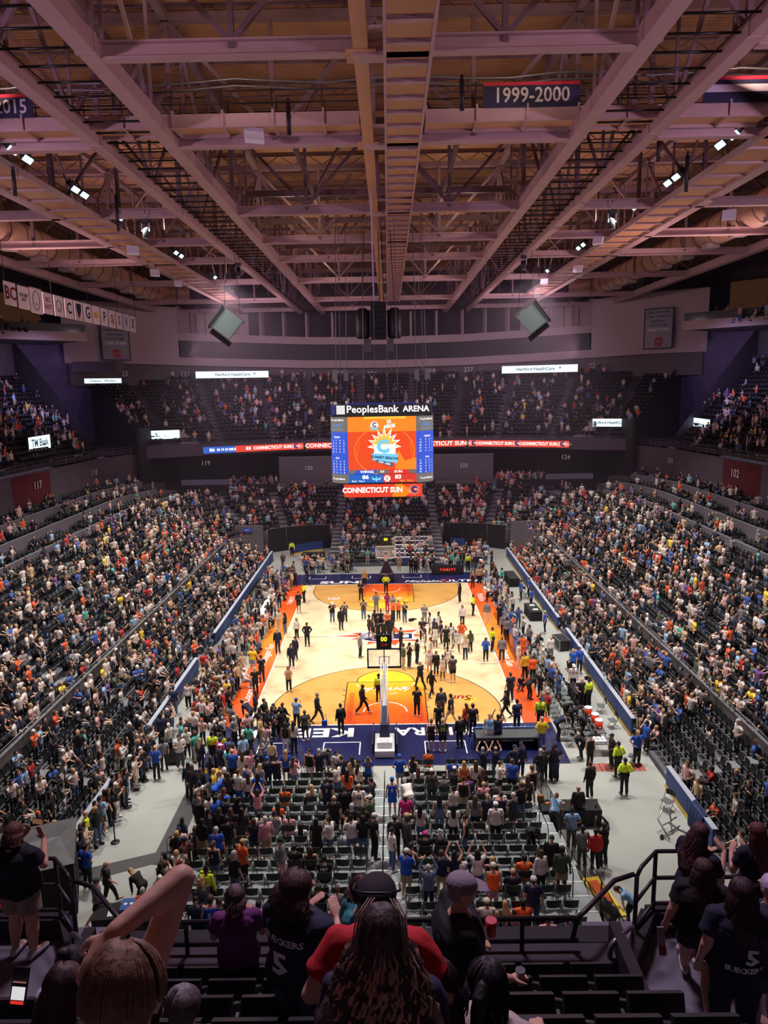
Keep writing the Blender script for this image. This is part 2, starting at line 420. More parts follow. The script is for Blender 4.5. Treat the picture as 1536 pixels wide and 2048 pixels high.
for (x0, x1, y0, y1) in ((-3.2, -1.3, -17.6, -16.3), (2.1, 4.2, -17.6, -16.3), (1.6, 3.4, 16.5, 17.4), (-3.4, -1.6, 16.5, 17.4), (-7.6,-6.0,16.5,17.4), (-6.6, -5.1, -17.4, -16.3)):
    g = MB()
    g.beam((x0, y0, 0.028), (x0, y1, 0.028), 0.06, 0.003); g.beam((x1, y0, 0.028), (x1, y1, 0.028), 0.06, 0.003)
    yy = y1 if y0 < 0 else y0
    g.beam((x0-.03, yy, 0.028), (x1+.03, yy, 0.028), 0.06, 0.003)
    g.build('bench_box_line', m_white, court)
text('Mohegan Sun', 0.75, m_white, court, (8.35, -4.2, 0.030), (0, 0, -PI/2), off=0.006, shear=0.3)
text('MohSun', 0.75, m_white, court, (8.35, 9.6, 0.030), (0, 0, -PI/2), off=0.006, shear=0.3)
text('Coors light', 0.75, m_white, court, (-8.4, -9.6, 0.030), (0, 0, PI/2), off=0.01)
text('Mohegan Sun', 0.75, m_white, court, (-8.4, -3.5, 0.030), (0, 0, PI/2), off=0.006, shear=0.3)
text('THIRSTY', 0.6, m_white, court, (-8.4, 9.5, 0.030), (0, 0, PI/2), off=0.01)

# ---------------------------------------------------------------- baskets
m_pad = mat('stanchion_pad', srgb(30, 34, 66), 0.55)
m_glass = mat('backboard_glass', (0.85, 0.9, 0.9), 0.05, alpha=0.16)
m_rim = mat('rim_orange', srgb(240, 92, 30), 0.4)
m_net = mat('net_white', srgb(225, 225, 220), 0.8)
m_frame = mat('white_frame', srgb(225, 225, 225), 0.4)
m_lit = glow('clock_yellow', srgb(255, 225, 40), 2.2)
m_dim = glow('clock_dim', srgb(190, 40, 30), 0.9)
def basket(s, label):
    b = empty('basketball_hoop', (0, 0, 0), label=label, cat='hoop')
    by = s*(HY-1.22)
    g = MB(); g.box(-0.915, 0.915, by-.015, by+.015, 2.9, 3.97); g.build('backboard', m_glass, b)
    g = MB(); fm = m_pad if s < 0 else m_frame
    for (x0,x1,z0,z1) in ((-.95,.95,3.93,4.0),(-.95,.95,2.83,2.93),(-.96,-.88,2.83,4.0),(.88,.96,2.83,4.0)): g.box(x0,x1,by-.035,by+.035,z0,z1)
    g.build('backboard_frame', fm, b)
    g = MB()
    for (x0,x1,z0,z1) in ((-.30,.30,3.47,3.52),(-.30,.30,3.05,3.10),(-.30,-.25,3.05,3.52),(.25,.30,3.05,3.52)): g.box(x0,x1,by-s*.02-.012,by-s*.02+.012,z0,z1)
    g.build('target_square', m_white, b)
    cy = by - s*0.38
    g = MB(); g.tube([(.228*math.cos(2*PI*i/20), cy+.228*math.sin(2*PI*i/20), 3.05) for i in range(20)], 0.014, 6, closed=True)
    g.box(-.09, .09, min(by, by-s*.16), max(by, by-s*.16), 2.98, 3.07); g.build('rim', m_rim, b)
    g = MB()
    for i in range(12):
        for d in (-1, 1):
            p = []
            for j in range(5):
                t = 2*PI*(i + d*j*0.5)/12; r = (.225, .19, .155, .135, .13)[j]
                p.append((r*math.cos(t), cy + r*math.sin(t), 3.05 - j*0.10))
            g.tube(p, 0.006, 4)
    g.build('net', m_net, b)
    # arm from the wheeled base up to the board
    y0 = s*(HY+2.2)
    g = MB(); g.beam((0, y0, 1.0), (0, s*(HY+.3), 2.95), 0.22, 0.24); g.beam((0, s*(HY+.3), 2.95), (0, by+s*.06, 3.12), 0.16, 0.2)
    g.build('boom', m_frame if s < 0 else m_pad, b)
    g = MB()
    for sx in (-.17, .17):
        g.tube([(sx, y0+s*.5, 1.5), (sx, s*(HY+.2), 3.35), (sx, by+s*.05, 3.55)], 0.035, 8)
    g.tube([(-.75, by+s*.05, 3.85), (0, s*(HY+.1), 3.1), (.75, by+s*.05, 3.85)], 0.02, 6); g.build('support_strut', m_frame if s < 0 else m_pad, b)
    g = MB(); w = 0.30
    if s < 0:
        g.add([(-.32,y0-.75,.15),(.32,y0-.75,.15),(.30,y0+1.1,.15),(-.30,y0+1.1,.15),(-.2,y0-.5,1.35),(.2,y0-.5,1.35),(.14,y0+1.0,2.0),(-.14,y0+1.0,2.0)],
              [(0,3,2,1),(4,5,6,7),(0,1,5,4),(1,2,6,5),(2,3,7,6),(3,0,4,7)])
        for sx in (-1, 1): g.box(sx*.62-.03, sx*.62+.03, y0-1.0, y0+1.4, .06, .55)
    else:
        g.add([(-.75,y0-1.5,0.03),(.75,y0-1.5,0.03),(.75,y0+1.2,.03),(-.75,y0+1.2,.03),(-.13,y0-1.6,2.1),(.13,y0-1.6,2.1),(.3,y0+.5,1.2),(-.3,y0+.5,1.2)],
              [(0,3,2,1),(4,5,6,7),(0,1,5,4),(1,2,6,5),(2,3,7,6),(3,0,4,7)])
    g.build('pad', m_pad, b)
    g = MB(); g.box(-.5, .5, min(y0-s*.4, y0+s*1.5), max(y0-s*.4, y0+s*1.5), .08, .42); g.box(-.38, .38, min(y0+s*.2, y0+s*1.2), max(y0+s*.2, y0+s*1.2), .42, .72)
    for sx in (-.42, .42):
        for yy in (y0, y0+s*1.3): g.tube([(sx-.04, yy, .09), (sx+.04, yy, .09)], .08, 10)
    g.build('wheeled_base', m_frame if s < 0 else m_pad, b)
    # shot clock on top
    g = MB(); g.tube([(0, by+s*.1, 3.1), (0, by+s*.12, 4.0)], .03, 8); g.build('clock_post', m_blackm, b)
    cz = 4.42; cyy = by+s*.12
    g = MB(); g.box(-.42,.42,cyy-.06,cyy+.06,cz-.38,cz+.42); f = g.build('shot_clock', m_black, b)
    g = MB()
    for fs in (-1, 1):
        yy = cyy + fs*.065
        for (x0,x1,z0,z1) in ((-.42,.42,cz+.38,cz+.42),(-.42,.42,cz-.38,cz-.34),(-.42,-.38,cz-.38,cz+.42),(.38,.42,cz-.38,cz+.42)): g.box(x0,x1,yy-.01,yy+.01,z0,z1)
    g.build('clock_frame', m_blackm, f)
    text('00', .36, m_lit, f, (0, cyy-.075, cz+.18), (PI/2, 0, 0), off=.008)
    if s < 0: text(':1:0', .26, m_dim, f, (0, cyy-.075, cz-.14), (PI/2, 0, 0), off=.004)
    g = MB(); yy = y0 - (1.3 if s < 0 else 1.62)
    return b
nb = basket(-1, 'near basketball hoop seen from behind with shot clock reading 00')
g = MB(); g.poly([(0.30*math.cos(2*PI*i/24), -17.55+0.2*math.sin(2*PI*i/24), 0.74) for i in range(24)]); g.build('oval_badge', m_white, nb)
g = MB(); g.tube([(0.22*math.cos(2*PI*i/20), -17.55+0.13*math.sin(2*PI*i/20), 0.745) for i in range(20)], 0.012, 5, closed=True); g.build('badge_ring', m_maroon, nb)
fb = basket(1, 'far basketball hoop facing the camera with dark padded base')
text('THIRSTY', .24, m_white, fb, (0, 14.98, .85), (R(82), 0, 0), off=.006, space=1.2)
# ================================================================ seating bowl
# stands are swept along plan curves; every stand is concrete treads with seats on them
SEATS = []      # far seats: (x, y, z, facing angle)
CROWD = []      # candidate places for spectators: (x, y, z, facing, zone)
NEAR_SEATS = []
def offs(P0, P1, k, n): return [(a[0]+(b[0]-a[0])*k/n, a[1]+(b[1]-a[1])*k/n) for a, b in zip(P0, P1)]
def bowl_path(d, x0=17.4, yc=22.0, cx=9.0, ys=-33.0, n=10):
    """half of the lower bowl's plan (right side): straight, quarter turn, straight to the middle"""
    r = x0 - cx + d
    pts = [(x0 + d, ys), (x0 + d, -22.0), (x0 + d, -11.0), (x0 + d, 0.0), (x0 + d, 11.0), (x0 + d, yc)]
    pts += [(cx + r*math.cos(PI/2*i/n), yc + r*math.sin(PI/2*i/n)) for i in range(1, n+1)]
    pts += [(4.5, yc + r), (0.0, yc + r)]
    return pts
def mirror(p): return [(-a, b) for a, b in p]
def sweep(g, P, Q, z0, z1, zt, mi=0, flip=False):
    """front riser along P from z0 to z1, tread from P to Q at z1 (solid down to zt)"""
    for i in range(len(P)-1):
        a, b, c, d = P[i], P[i+1], Q[i+1], Q[i]
        q1 = [(a[0],a[1],z0),(b[0],b[1],z0),(b[0],b[1],z1),(a[0],a[1],z1)]
        q2 = [(a[0],a[1],z1),(b[0],b[1],z1),(c[0],c[1],z1),(d[0],d[1],z1)]
        if flip: q1 = q1[::-1]; q2 = q2[::-1]
        g.poly(q1, mi+1); g.poly(q2, mi)
def walk(P, step, start=0.3):
    """points every `step` metres along polyline P with the tangent"""
    out = []; acc = -start
    for a, b in zip(P[:-1], P[1:]):
        L = math.hypot(b[0]-a[0], b[1]-a[1])
        if L < 1e-6: continue
        t = -acc
        while t < L:
            f = t/L; out.append((a[0]+(b[0]-a[0])*f, a[1]+(b[1]-a[1])*f, (b[0]-a[0])/L, (b[1]-a[1])/L)); t += step
        acc = L - (t - step)
    return out
m_riser = mat('riser_grey', srgb(58, 56, 62), 0.85, noise=0.1, nscale=1.5)
NROW, PITCH, RISE, Z0 = 11, 0.86, 0.37, 1.55
SIDE_AISLES = [-28.5, -20.5, -12.5, -4.5, 3.5, 11.5, 19.0]
def is_aisle(x, y, side_w=0.55):
    ax = abs(x)
    if y < 22 and ax > 13:
        return any(abs(y-a) < side_w for a in SIDE_AISLES)
    if ax < 9.0: return abs(ax - 5.6) < 0.6
    # radial aisles in the corner
    t = math.atan2(y-22.0, ax-9.0)
    rr = math.hypot(ax-9, y-22)
    return any(abs(t-a)*rr < 0.6 for a in (R(22), R(47), R(72)))
g = MB()
for sgn in (1, -1):
    for k in range(NROW):
        P = bowl_path(k*PITCH); Q = bowl_path((k+1)*PITCH)
        if sgn < 0: P = mirror(P); Q = mirror(Q)
        sweep(g, P, Q, Z0 + (k-1)*RISE if k else 0.0, Z0 + k*RISE, 0, 0, flip=(sgn < 0))
        mid = bowl_path((k+0.55)*PITCH)
        if sgn < 0: mid = mirror(mid)
        for (x, y, tx, ty) in walk(mid, 0.56, 0.3):
            if is_aisle(x, y): continue
            ang = math.atan2(-ty, tx) if False else math.atan2(ty, tx)
            # facing inwards to the court
            nx, ny = (-ty, tx)
            if nx*(-x) + ny*(2-y) < 0: nx, ny = -nx, -ny
            fa = math.atan2(-nx, ny)
            SEATS.append((x, y, Z0 + k*RISE, fa)); CROWD.append((x, y, Z0 + k*RISE, fa, 'low'))
    # box terraces above the side rows
    dz = [0.55, 1.3, 2.05]; zt = Z0 + (NROW-1)*RISE
    for k in range(3):
        d0 = NROW*PITCH + k*2.15; d1 = d0 + 2.15
        P = bowl_path(d0)[:10]; Q = bowl_path(d1)[:10]
        if sgn < 0: P = mirror(P); Q = mirror(Q)
        sweep(g, P, Q, zt + (dz[k-1] if k else 0), zt + dz[k], 0, 0, flip=(sgn < 0))
        for rr in (0.75, 1.6):
            mid = bowl_path(d0 + rr)[:9]
            if sgn < 0: mid = mirror(mid)
            for (x, y, tx, ty) in walk(mid, 0.7, 0.3):
                if is_aisle(x, y, 1.1): continue
                nx, ny = (-ty, tx)
                if nx*(-x) + ny*(2-y) < 0: nx, ny = -nx, -ny
                fa = math.atan2(-nx, ny)
                SEATS.append((x, y, zt + dz[k], fa)); CROWD.append((x, y, zt + dz[k], fa, 'box'))
g.build('lower_seating_tier', [m_tread, m_riser], kind='structure')
# walls between the box terraces, with pale caps
g = MB()
for sgn in (1, -1):
    for k in range(4):
        d0 = NROW*PITCH + k*2.15; P = bowl_path(d0)[:9]
        if sgn < 0: P = mirror(P)
        zb = zt + (0 if k == 0 else dz[k-1]); ztop = zt + (dz[k] if k < 3 else dz[2]) + 0.62
        for a, b in zip(P[:-1], P[1:]):
            if k < 3:
                g.beam((a[0], a[1], (zb+ztop)/2), (b[0], b[1], (zb+ztop)/2), 0.12, ztop-zb, 0); g.beam((a[0], a[1], ztop), (b[0], b[1], ztop), 0.16, 0.05, 1)
g.build('box_terrace_wall', [m_dark, m_step], kind='structure')
# pale steps in the aisles
g = MB()
for sgn in (1, -1):
    for k in range(NROW):
        z = Z0 + k*RISE
        for a in SIDE_AISLES:
            x0 = 17.4 + k*PITCH
            g.box(min(sgn*x0, sgn*(x0+.43)), max(sgn*x0, sgn*(x0+.43)), a-.5, a+.5, z, z+RISE/2)
            g.box(min(sgn*x0, sgn*(x0+PITCH)), max(sgn*x0, sgn*(x0+PITCH)), a-.5, a+.5, z, z+.015)
        y0 = 22 + 8.4 + k*PITCH
        xa, xb = sorted((sgn*5.1, sgn*6.15)); g.box(xa, xb, y0, y0+PITCH, z, z+.02); g.box(xa, xb, y0+.43, y0+PITCH, z, z+RISE/2)
        for t in (R(22), R(47), R(72)):
            r0 = 8.4 + k*PITCH; c, s_ = math.cos(t), math.sin(t)
            for (ra, rb, h) in ((r0, r0+PITCH, .02), (r0+.43, r0+PITCH, RISE/2)):
                pts = []
                for (rr, w) in ((ra,-.5),(rb,-.5),(rb,.5),(ra,.5)):
                    x = 9 + rr*c - w*s_; y = 22 + rr*s_ + w*c; pts.append((sgn*x, y))
                if sgn < 0: pts = pts[::-1]
                g.slab(pts, z, z+h)
g.build('aisle_steps', m_step, kind='structure')
# front wall of the fixed tier with its rail
g = MB()
for sgn in (1, -1):
    P = bowl_path(0.0); P2 = P if sgn > 0 else mirror(P)
    for i, (a, b) in enumerate(zip(P2[:-1], P2[1:])):
        zt_ = 2.28 if abs(a[0]) > 16 or True else 3
        g.beam((a[0], a[1], zt_/2+.3), (b[0], b[1], zt_/2+.3), 0.12, zt_-.6, 0)
        g.beam((a[0], a[1], zt_), (b[0], b[1], zt_), 0.16, 0.05, 1)
        g.tube([(a[0], a[1], 2.5), (b[0], b[1], 2.5)], 0.025, 6, 2)
    for (x, y, tx, ty) in walk(P2, 2.2, .5): g.beam((x, y, 2.2), (x, y, 2.5), .05, .05, 2)
g.build('wall_bowl_front', [mat('bowl_wall_grey', srgb(104, 98, 98), 0.75, noise=.06, nscale=.7), m_step, m_rail], kind='structure')
# ---- retractable lower rows on both sides
g = MB(); NR2 = 5; RX = {1: 13.1, -1: 12.5}
for sgn in (1, -1):
    x0 = RX[sgn]; pit = (17.3 - x0 - .15)/NR2
    for k in range(NR2):
        z = .28 + .21*k; a, b = x0+.15+k*pit, x0+.15+(k+1)*pit
        g.box(min(sgn*a, sgn*b), max(sgn*a, sgn*b), -33, 24, 0, z, 0)
        y = -32.6
        while y < 24:
            if not any(abs(y-q) < .5 for q in SIDE_AISLES):
                fa = R(90) if sgn > 0 else R(-90)
                NEAR_SEATS.append((sgn*(a+.55*pit), y, z, fa, sgn, k)); CROWD.append((sgn*(a+.55*pit), y, z, fa, 'ret'))
            y += .55
        for q in SIDE_AISLES: g.box(min(sgn*a, sgn*b), max(sgn*a, sgn*b), q-.5, q+.5, z, z+.02, 1)
g.build('retractable_tier', [mat('retract_grey', srgb(86, 86, 90), .7, noise=.1, nscale=3), m_step], kind='structure')
# blue barriers in front, in panels about 2.4 m long
for sgn, nm in ((1, 'right'), (-1, 'left')):
    b = empty('padded_barrier', (0, 0, 0), label='long blue padded barrier with yellow foot in front of the %s side stand' % nm, cat='barrier')
    gaps = [(-1.6, -.4), (-19.0, -18.0)] if sgn > 0 else [(-4.6, -3.6), (-19.2, -17.6)]
    y = -25.6
    while y < 24:
        y1 = y + 2.4
        if not any(y1 > a and y < c for a, c in gaps):
            g = MB(); g.box(min(sgn*(RX[sgn]-.05), sgn*(RX[sgn]+.05)), max(sgn*(RX[sgn]-.05), sgn*(RX[sgn]+.05)), y+.02, y1-.02, .12, .98); g.build('barrier_panel', m_blue, b)
            g = MB(); g.box(min(sgn*(RX[sgn]-.09), sgn*(RX[sgn]+.09)), max(sgn*(RX[sgn]-.09), sgn*(RX[sgn]+.09)), y, y1, 0, .12); g.build('barrier_foot', m_yellow if sgn > 0 else m_step, b)
            g = MB(); g.box(min(sgn*(RX[sgn]-.07), sgn*(RX[sgn]+.16)), max(sgn*(RX[sgn]-.07), sgn*(RX[sgn]+.16)), y, y1, .98, 1.02); g.build('barrier_cap', mat('cap_white', srgb(165, 170, 185), .5), b)
        y = y1
# ---- far end: retractable centre block
g = MB(); NE = 9
for k in range(NE):
    y0 = 21.3 + k*1.0; z = .22 + .22*k
    g.box(-6.2, 6.2, y0, y0+1.0, 0, z, 0)
    g.box(-6.2, -5.1, y0, y0+1.0, z, z+.02, 1); g.box(5.1, 6.2, y0, y0+1.0, z, z+.02, 1); g.box(-.2, .5, y0, y0+1.0, z, z+.02, 1)
    x = -4.8
    while x < 4.9:
        if not (-.35 < x < .7):
            CROWD.append((x, y0+.6, z, PI, 'end'))
            SEATS.append((x, y0+.6, z, PI))
        x += .56
g.build('end_seating_tier', [m_tread, m_step], kind='structure')
for k in range(6):
    y0 = 21.3 + k*1.0; z = .22 + .22*k
    t = empty('press_table', (2.95, y0+.12, z), label='%s blue-fronted press table from the court in the far centre block' % ORD[k+1], cat='table')
    g = MB(); g.box(-2.1, 2.1, -.28, .12, .68, .73); g.build('table_top', m_white, t)
    g = MB(); g.box(-2.1, 2.1, -.27, -.24, .04, .68); g.build('blue_skirt', m_blue, t)
    if k % 2 == 0:
        for x in (-1.5, 0.1, 1.3):
            l = empty('laptop', (2.95+x, y0+.1, z+.73), label='open laptop on the %s press table, %s of three from the left' % (ORD[k+1], ORD[{-1.5:1,.1:2,1.3:3}[x]]), cat='laptop')
            g = MB(); g.box(-.16,.16,-.1,.1,0,.015); g.build('keyboard', m_metal, l)
            g = MB(); g.beam((0,-.11,.01),(0,-.16,.22),.32,.012); g.build('lid', m_metal, l)
# curtains at the far corners
for sgn, nm in ((-1, 'left'), (1, 'right')):
    cu = empty('stage_curtain', (0, 0, 0), label='black pleated curtain screening the far %s corner beside the centre block' % nm, cat='curtain')
    P = [(6.6, 30.2), (9.2, 30.2), (11.6, 29.4), (13.6, 28.0)]
    tot = walk(P, .09, 0); panels = 4; per = len(tot)//panels
    for pnl in range(panels):
        seg = tot[pnl*per:(pnl+1)*per+1]; g = MB()
        for i in range(len(seg)-1):
            vs = []
            for j in (i, i+1):
                x, y, tx, ty = seg[j]; o = .045*math.sin(j*1.9); vs.append((sgn*(x - ty*o), y + tx*o))
            (ax, ay), (bx, by) = vs
            g.poly([(ax, ay, .02), (bx, by, .02), (bx, by, 2.75), (ax, ay, 2.75)])
        g.build('curtain_panel', m_drape, cu)
    g = MB(); g.tube([(sgn*x, y, 2.78) for x, y in P], .03, 6)
    for x, y in P: g.tube([(sgn*x, y+.03, 0), (sgn*x, y+.03, 2.8)], .025, 6)
    g.build('curtain_rod', m_rail, cu)
    g = MB()
    g.box(min(sgn*13.9, sgn*17.0), max(sgn*13.9, sgn*17.0), 27.2, 27.5, 0, 3.4, 0)
    g.build('wall_portal_%s' % nm, m_dark2, kind='structure')
g = MB(); 
sg_ = empty('portal_sign', (-15.6, 27.15, 2.9), label='small blue sign on the dark portal wall left of the far curtain', cat='sign')
g.box(-.6,.6,-.05,.05,-.22,.22); g.build('sign_panel', mat('sign_blue', srgb(60, 90, 180), .5), sg_); text('EXIT', .26, m_white, sg_, (0,-.06,0), (PI/2,0,0))
for i, (pp, lab) in enumerate([([(-10.8, 26.9), (-9.2, 28.4), (-7.4, 29.4)], 'low blue curved barrier standing before the far left curtain'), ([(9.0, 29.6), (7.4, 29.8)], 'short blue barrier before the far right curtain')]):
    b = empty('curved_barrier', label=lab, cat='barrier')
    g = MB()
    for a_, b_ in zip(pp[:-1], pp[1:]): g.beam((*a_, .62), (*b_, .62), .1, .9)
    g.build('barrier_panel', m_blue, b); g = MB()
    for a_, b_ in zip(pp[:-1], pp[1:]): g.beam((*a_, .08), (*b_, .08), .14, .16)
    g.build('barrier_foot', m_yellow, b)

# ================================================================ concourse walls and upper deck
RING = [(34.2, -20), (34.6, 0), (34.4, 12), (34.0, 22), (33.2, 31), (30.7, 38)]          # upper deck front edge, right
ENDR = [(30.7, 38), (23.0, 41.4), (11.6, 44.6), (0, 45.6)]
g = MB()
for sgn in (1, -1):
    for a, b in zip(RING[:-1], RING[1:]):
        g.beam((sgn*a[0], a[1], 9.2), (sgn*b[0], b[1], 9.2), .3, 3.3, 0)
    for a, b in zip(ENDR[:-1], ENDR[1:]):
        g.beam((sgn*a[0], a[1], 10.85), (sgn*b[0], b[1], 10.85), .35, 1.5, 0)
g.build('wall_upper_front', m_dark, kind='structure')
m_wine = mat('wall_wine', srgb(98, 36, 42), .8, noise=.2, nscale=.5)
g = MB()
for sgn in (1, -1):
    for a, b in zip(RING[1:3], RING[2:4]): g.beam((sgn*(a[0]-.17), a[1]+1, 9.2), (sgn*(b[0]-.17), b[1]-2, 9.2), .03, 3.2)
g.build('wall_wine_panel', m_wine, kind='structure')
g = MB()                                    # concourse slab and back wall behind the far rows
g.box(-21, 21, 39.9, 54, 5.2, 5.6, 0); g.box(-30, 30, 52, 52.4, 5.6, 14, 1)
for sgn in (1, -1): g.box(min(sgn*30, sgn*30.4), max(sgn*30, sgn*30.4), 36, 52, 3, 14, 1)
g.box(-30, 30, 39.85, 39.95, 5.0, 6.4, 1)
g.build('wall_concourse', [m_riser, mat('concourse_wall', srgb(40, 36, 44), .8)], kind='structure')
for sgn, nm, no in ((-1, 'left', '120'), (1, 'right', '123')):
    w = empty('wall_%s' % nm, (sgn*10.2, 42.4, 0), kind='structure')
    g = MB(); g.box(-3.9, 3.9, -.15, .15, 6.35, 9.55); g.build('wall_panel', m_dark2, w)
    g = MB(); g.box(-3.95, 3.95, -.18, .18, 9.55, 9.62); g.build('cap', m_step, w)
    g = MB(); g.box(-3.9, 3.9, -2.6, -2.45, 5.6, 6.55); g.box(-3.9, 3.9, -2.62, -2.4, 6.55, 6.6); g.build('front_wall', m_dark2, w)
    text(no, .72, mat('number_white', srgb(225, 222, 225), .6), w, (0, -.17, 8.1), (PI/2, 0, 0), off=.01)
m_num = MATS['number_white']
# upper deck: rows between a front ring and a back ring
def deck(name, F, B, zf, zb, n, bounds, zone, dens=1.0):
    g = MB()
    for sgn in (1, -1):
        for k in range(n):
            P = offs(F, B, k, n); Q = offs(F, B, k+1, n)
            if sgn < 0: P = mirror(P); Q = mirror(Q)
            z = zf + (zb-zf)*k/n; zp = zf + (zb-zf)*(k-1)/n
            sweep(g, P, Q, zp, z, 0, 0, flip=(sgn < 0))
            mid = [((p[0]+q[0])/2, (p[1]+q[1])/2) for p, q in zip(P, Q)]
            for (x, y, tx, ty) in walk(mid, .6, .4):
                nx, ny = (-ty, tx)
                if nx*(-x) + ny*(-y) < 0: nx, ny = -nx, -ny
                if bounds(x, y, k/n): continue
                SEATS.append((x, y, z, math.atan2(-nx, ny))); CROWD.append((x, y, z, math.atan2(-nx, ny), zone))
    return g.build(name, [m_tread2, m_riser], kind='structure')
m_tread2 = mat('deck_tread', srgb(46, 46, 60), .8, noise=.1, nscale=2)
EF = [(31.0, 38.6), (23.0, 41.8), (11.6, 45.0), (0, 46.0)]
EB = [(41.5, 50.5), (30.0, 56.5), (14.0, 61.2), (0, 62.2)]
UP_AIS = [3.2, 9.2, 15.0, 21.5, 28.0]
def end_b(x, y, f):
    fx = abs(x) / (1 + .32*f)
    return any(abs(fx-a) < .5 for a in UP_AIS)
deck('upper_end_tier', EF, EB, 11.6, 20.2, 18, end_b, 'upend')
SF = [(34.4, -20), (34.8, 0), (34.6, 12), (34.2, 22), (33.4, 31)]
SB = [(46.5, -24), (47.5, 0), (47.3, 14), (46.8, 26), (45.5, 38)]
def side_b(x, y, f): return any(abs(y*(1-.18*f)-a) < .5 for a in (-16, -8, 0, 8, 16, 24))
deck('upper_side_tier', SF, SB, 11.6, 20.2, 18, side_b, 'upside')
# aisle steps of the upper deck
g = MB()
for sgn in (1, -1):
    for k in range(18):
        f0, f1 = k/18, (k+1)/18; z = 11.6 + 8.6*f0
        def pt(F, B, fr, t):                # point at fraction t along front polyline, lerped to back
            i = min(int(t), len(F)-2); u = t-i
            a = (F[i][0]+(F[i+1][0]-F[i][0])*u, F[i][1]+(F[i+1][1]-F[i][1])*u); b = (B[i][0]+(B[i+1][0]-B[i][0])*u, B[i][1]+(B[i+1][1]-B[i][1])*u)
            return (a[0]+(b[0]-a[0])*fr, a[1]+(b[1]-a[1])*fr)
        for t in (.35, 1.12, 1.72, 2.25, 2.72):
            p = pt(EF, EB, f0, t); q = pt(EF, EB, f1, t); w = .42
            pts = [(sgn*(p[0]-w), p[1]), (sgn*(p[0]+w), p[1]), (sgn*(q[0]+w), q[1]), (sgn*(q[0]-w), q[1])]
            if sgn < 0: pts = pts[::-1]
            g.slab(pts, z, z+.12)
        for t in (2.2, 2.95, 3.6, 3.98):
            p = pt(SF, SB, f0, t); q = pt(SF, SB, f1, t); w = .42
            pts = [(sgn*p[0], p[1]-w), (sgn*q[0], q[1]-w), (sgn*q[0], q[1]+w), (sgn*p[0], p[1]+w)]
            if sgn < 0: pts = pts[::-1]
            g.slab(pts, z, z+.12)
g.build('upper_aisle_steps', mat('step_dim', srgb(112, 108, 116), .8), kind='structure')
# big dark walls that close the corners between the decks, and the back walls
g = MB()
for sgn in (1, -1):
    def quad(*pts, mi=0):
        p = list(pts) if sgn > 0 else list(pts)[::-1]
        g.poly([(sgn*a, b, c) for a, b, c in p], mi)
    g_ = (33.4, 31.2), (45.5, 38.2), (41.5, 50.6), (31.0, 38.4)
    quad((33.4,31.2,9.5), (45.5,38.2,9.5), (45.5,38.2,25), (33.4,31.2,12.6))                 # side deck's end wall
    quad((31.0,38.5,9.5), (41.5,50.6,9.5), (41.5,50.6,21.6), (31.0,38.5,12.9))
    quad((31.0,38.5,9.5), (31.0,38.5,12.9), (41.5,50.6,21.6), (41.5,50.6,9.5))
    quad((33.4,31.2,9.5), (33.4,31.2,12.6), (45.5,38.2,25), (45.5,38.2,9.5))
    quad((45.5,38.2,9.5), (41.5,50.6,9.5), (41.5,50.6,25), (45.5,38.2,25), mi=1)             # back of the corner
    quad((48.2,-26,19.5), (48.2,16,19.5), (48.2,16,27), (48.2,-26,27))                        # side back wall
    quad((48.2,16,19.5), (45.6,38.4,19.5), (45.6,38.4,27), (48.2,16,27))
    quad((31.0,38.5,11.0), (33.4,31.2,11.0), (45.5,38.2,11.0), (41.5,50.6,11.0))
g.build('wall_corner', [m_dark, mat('corner_violet', srgb(96, 88, 128), .7, noise=.12, nscale=.5)], kind='structure')
BR = [(42.5, 46.5), (37.2, 51.0), (30.0, 56.3), (22.0, 59.6), (12.0, 62.4), (0, 63.4)]    # back wall ring
BZ = [22.3, 22.35, 22.1, 21.85, 21.55, 21.4]
g = MB()
def ringwall(z0f, z1f, inset, mi, a0=0, a1=5):
    for sgn in (1, -1):
        for i in range(a0, a1):
            (x0, y0), (x1, y1) = BR[i], BR[i+1]; zA, zB = BZ[i], BZ[i+1]
            n = 3
            for j in range(n):
                u, v = j/n, (j+1)/n
                p = (x0+(x1-x0)*u, y0+(y1-y0)*u - inset, zA+(zB-zA)*u); q = (x0+(x1-x0)*v, y0+(y1-y0)*v - inset, zA+(zB-zA)*v)
                pts = [(sgn*p[0], p[1], p[2]+z0f), (sgn*q[0], q[1], q[2]+z0f), (sgn*q[0], q[1], q[2]+z1f), (sgn*p[0], p[1], p[2]+z1f)]
                g.poly(pts if sgn > 0 else pts[::-1], mi)
                if inset: 
                    g.poly([(sgn*p[0], p[1], p[2]+z0f), (sgn*q[0], q[1], q[2]+z0f), (sgn*q[0], q[1]+inset, q[2]+z0f), (sgn*p[0], p[1]+inset, p[2]+z0f)], mi)
                    g.poly([(sgn*p[0], p[1], p[2]+z1f), (sgn*q[0], q[1], q[2]+z1f), (sgn*q[0], q[1]+inset, q[2]+z1f), (sgn*p[0], p[1]+inset, p[2]+z1f)], mi)
ringwall(-3, 0.0, 0, 0)                      # dark back wall behind the last row
ringwall(0, 1.15, 1.1, 1)                    # pale lower fascia
ringwall(1.15, 3.55, .35, 2, 2, 5)           # dark press windows
ringwall(3.55, 4.65, 1.1, 1, 2, 5)           # pale upper fascia
ringwall(1.15, 8.2, 1.1, 1, 0, 2)            # solid pale ends carrying the banners
ringwall(4.65, 8.6, -2.2, 3, 2, 5)           # suite backs
g.build('wall_back_ring', [m_dark2, m_band, m_glassd, mat('suite_back', srgb(44, 36, 46), .8)], kind='structure')
g = MB()                                     # suite dividers and seat rows up there
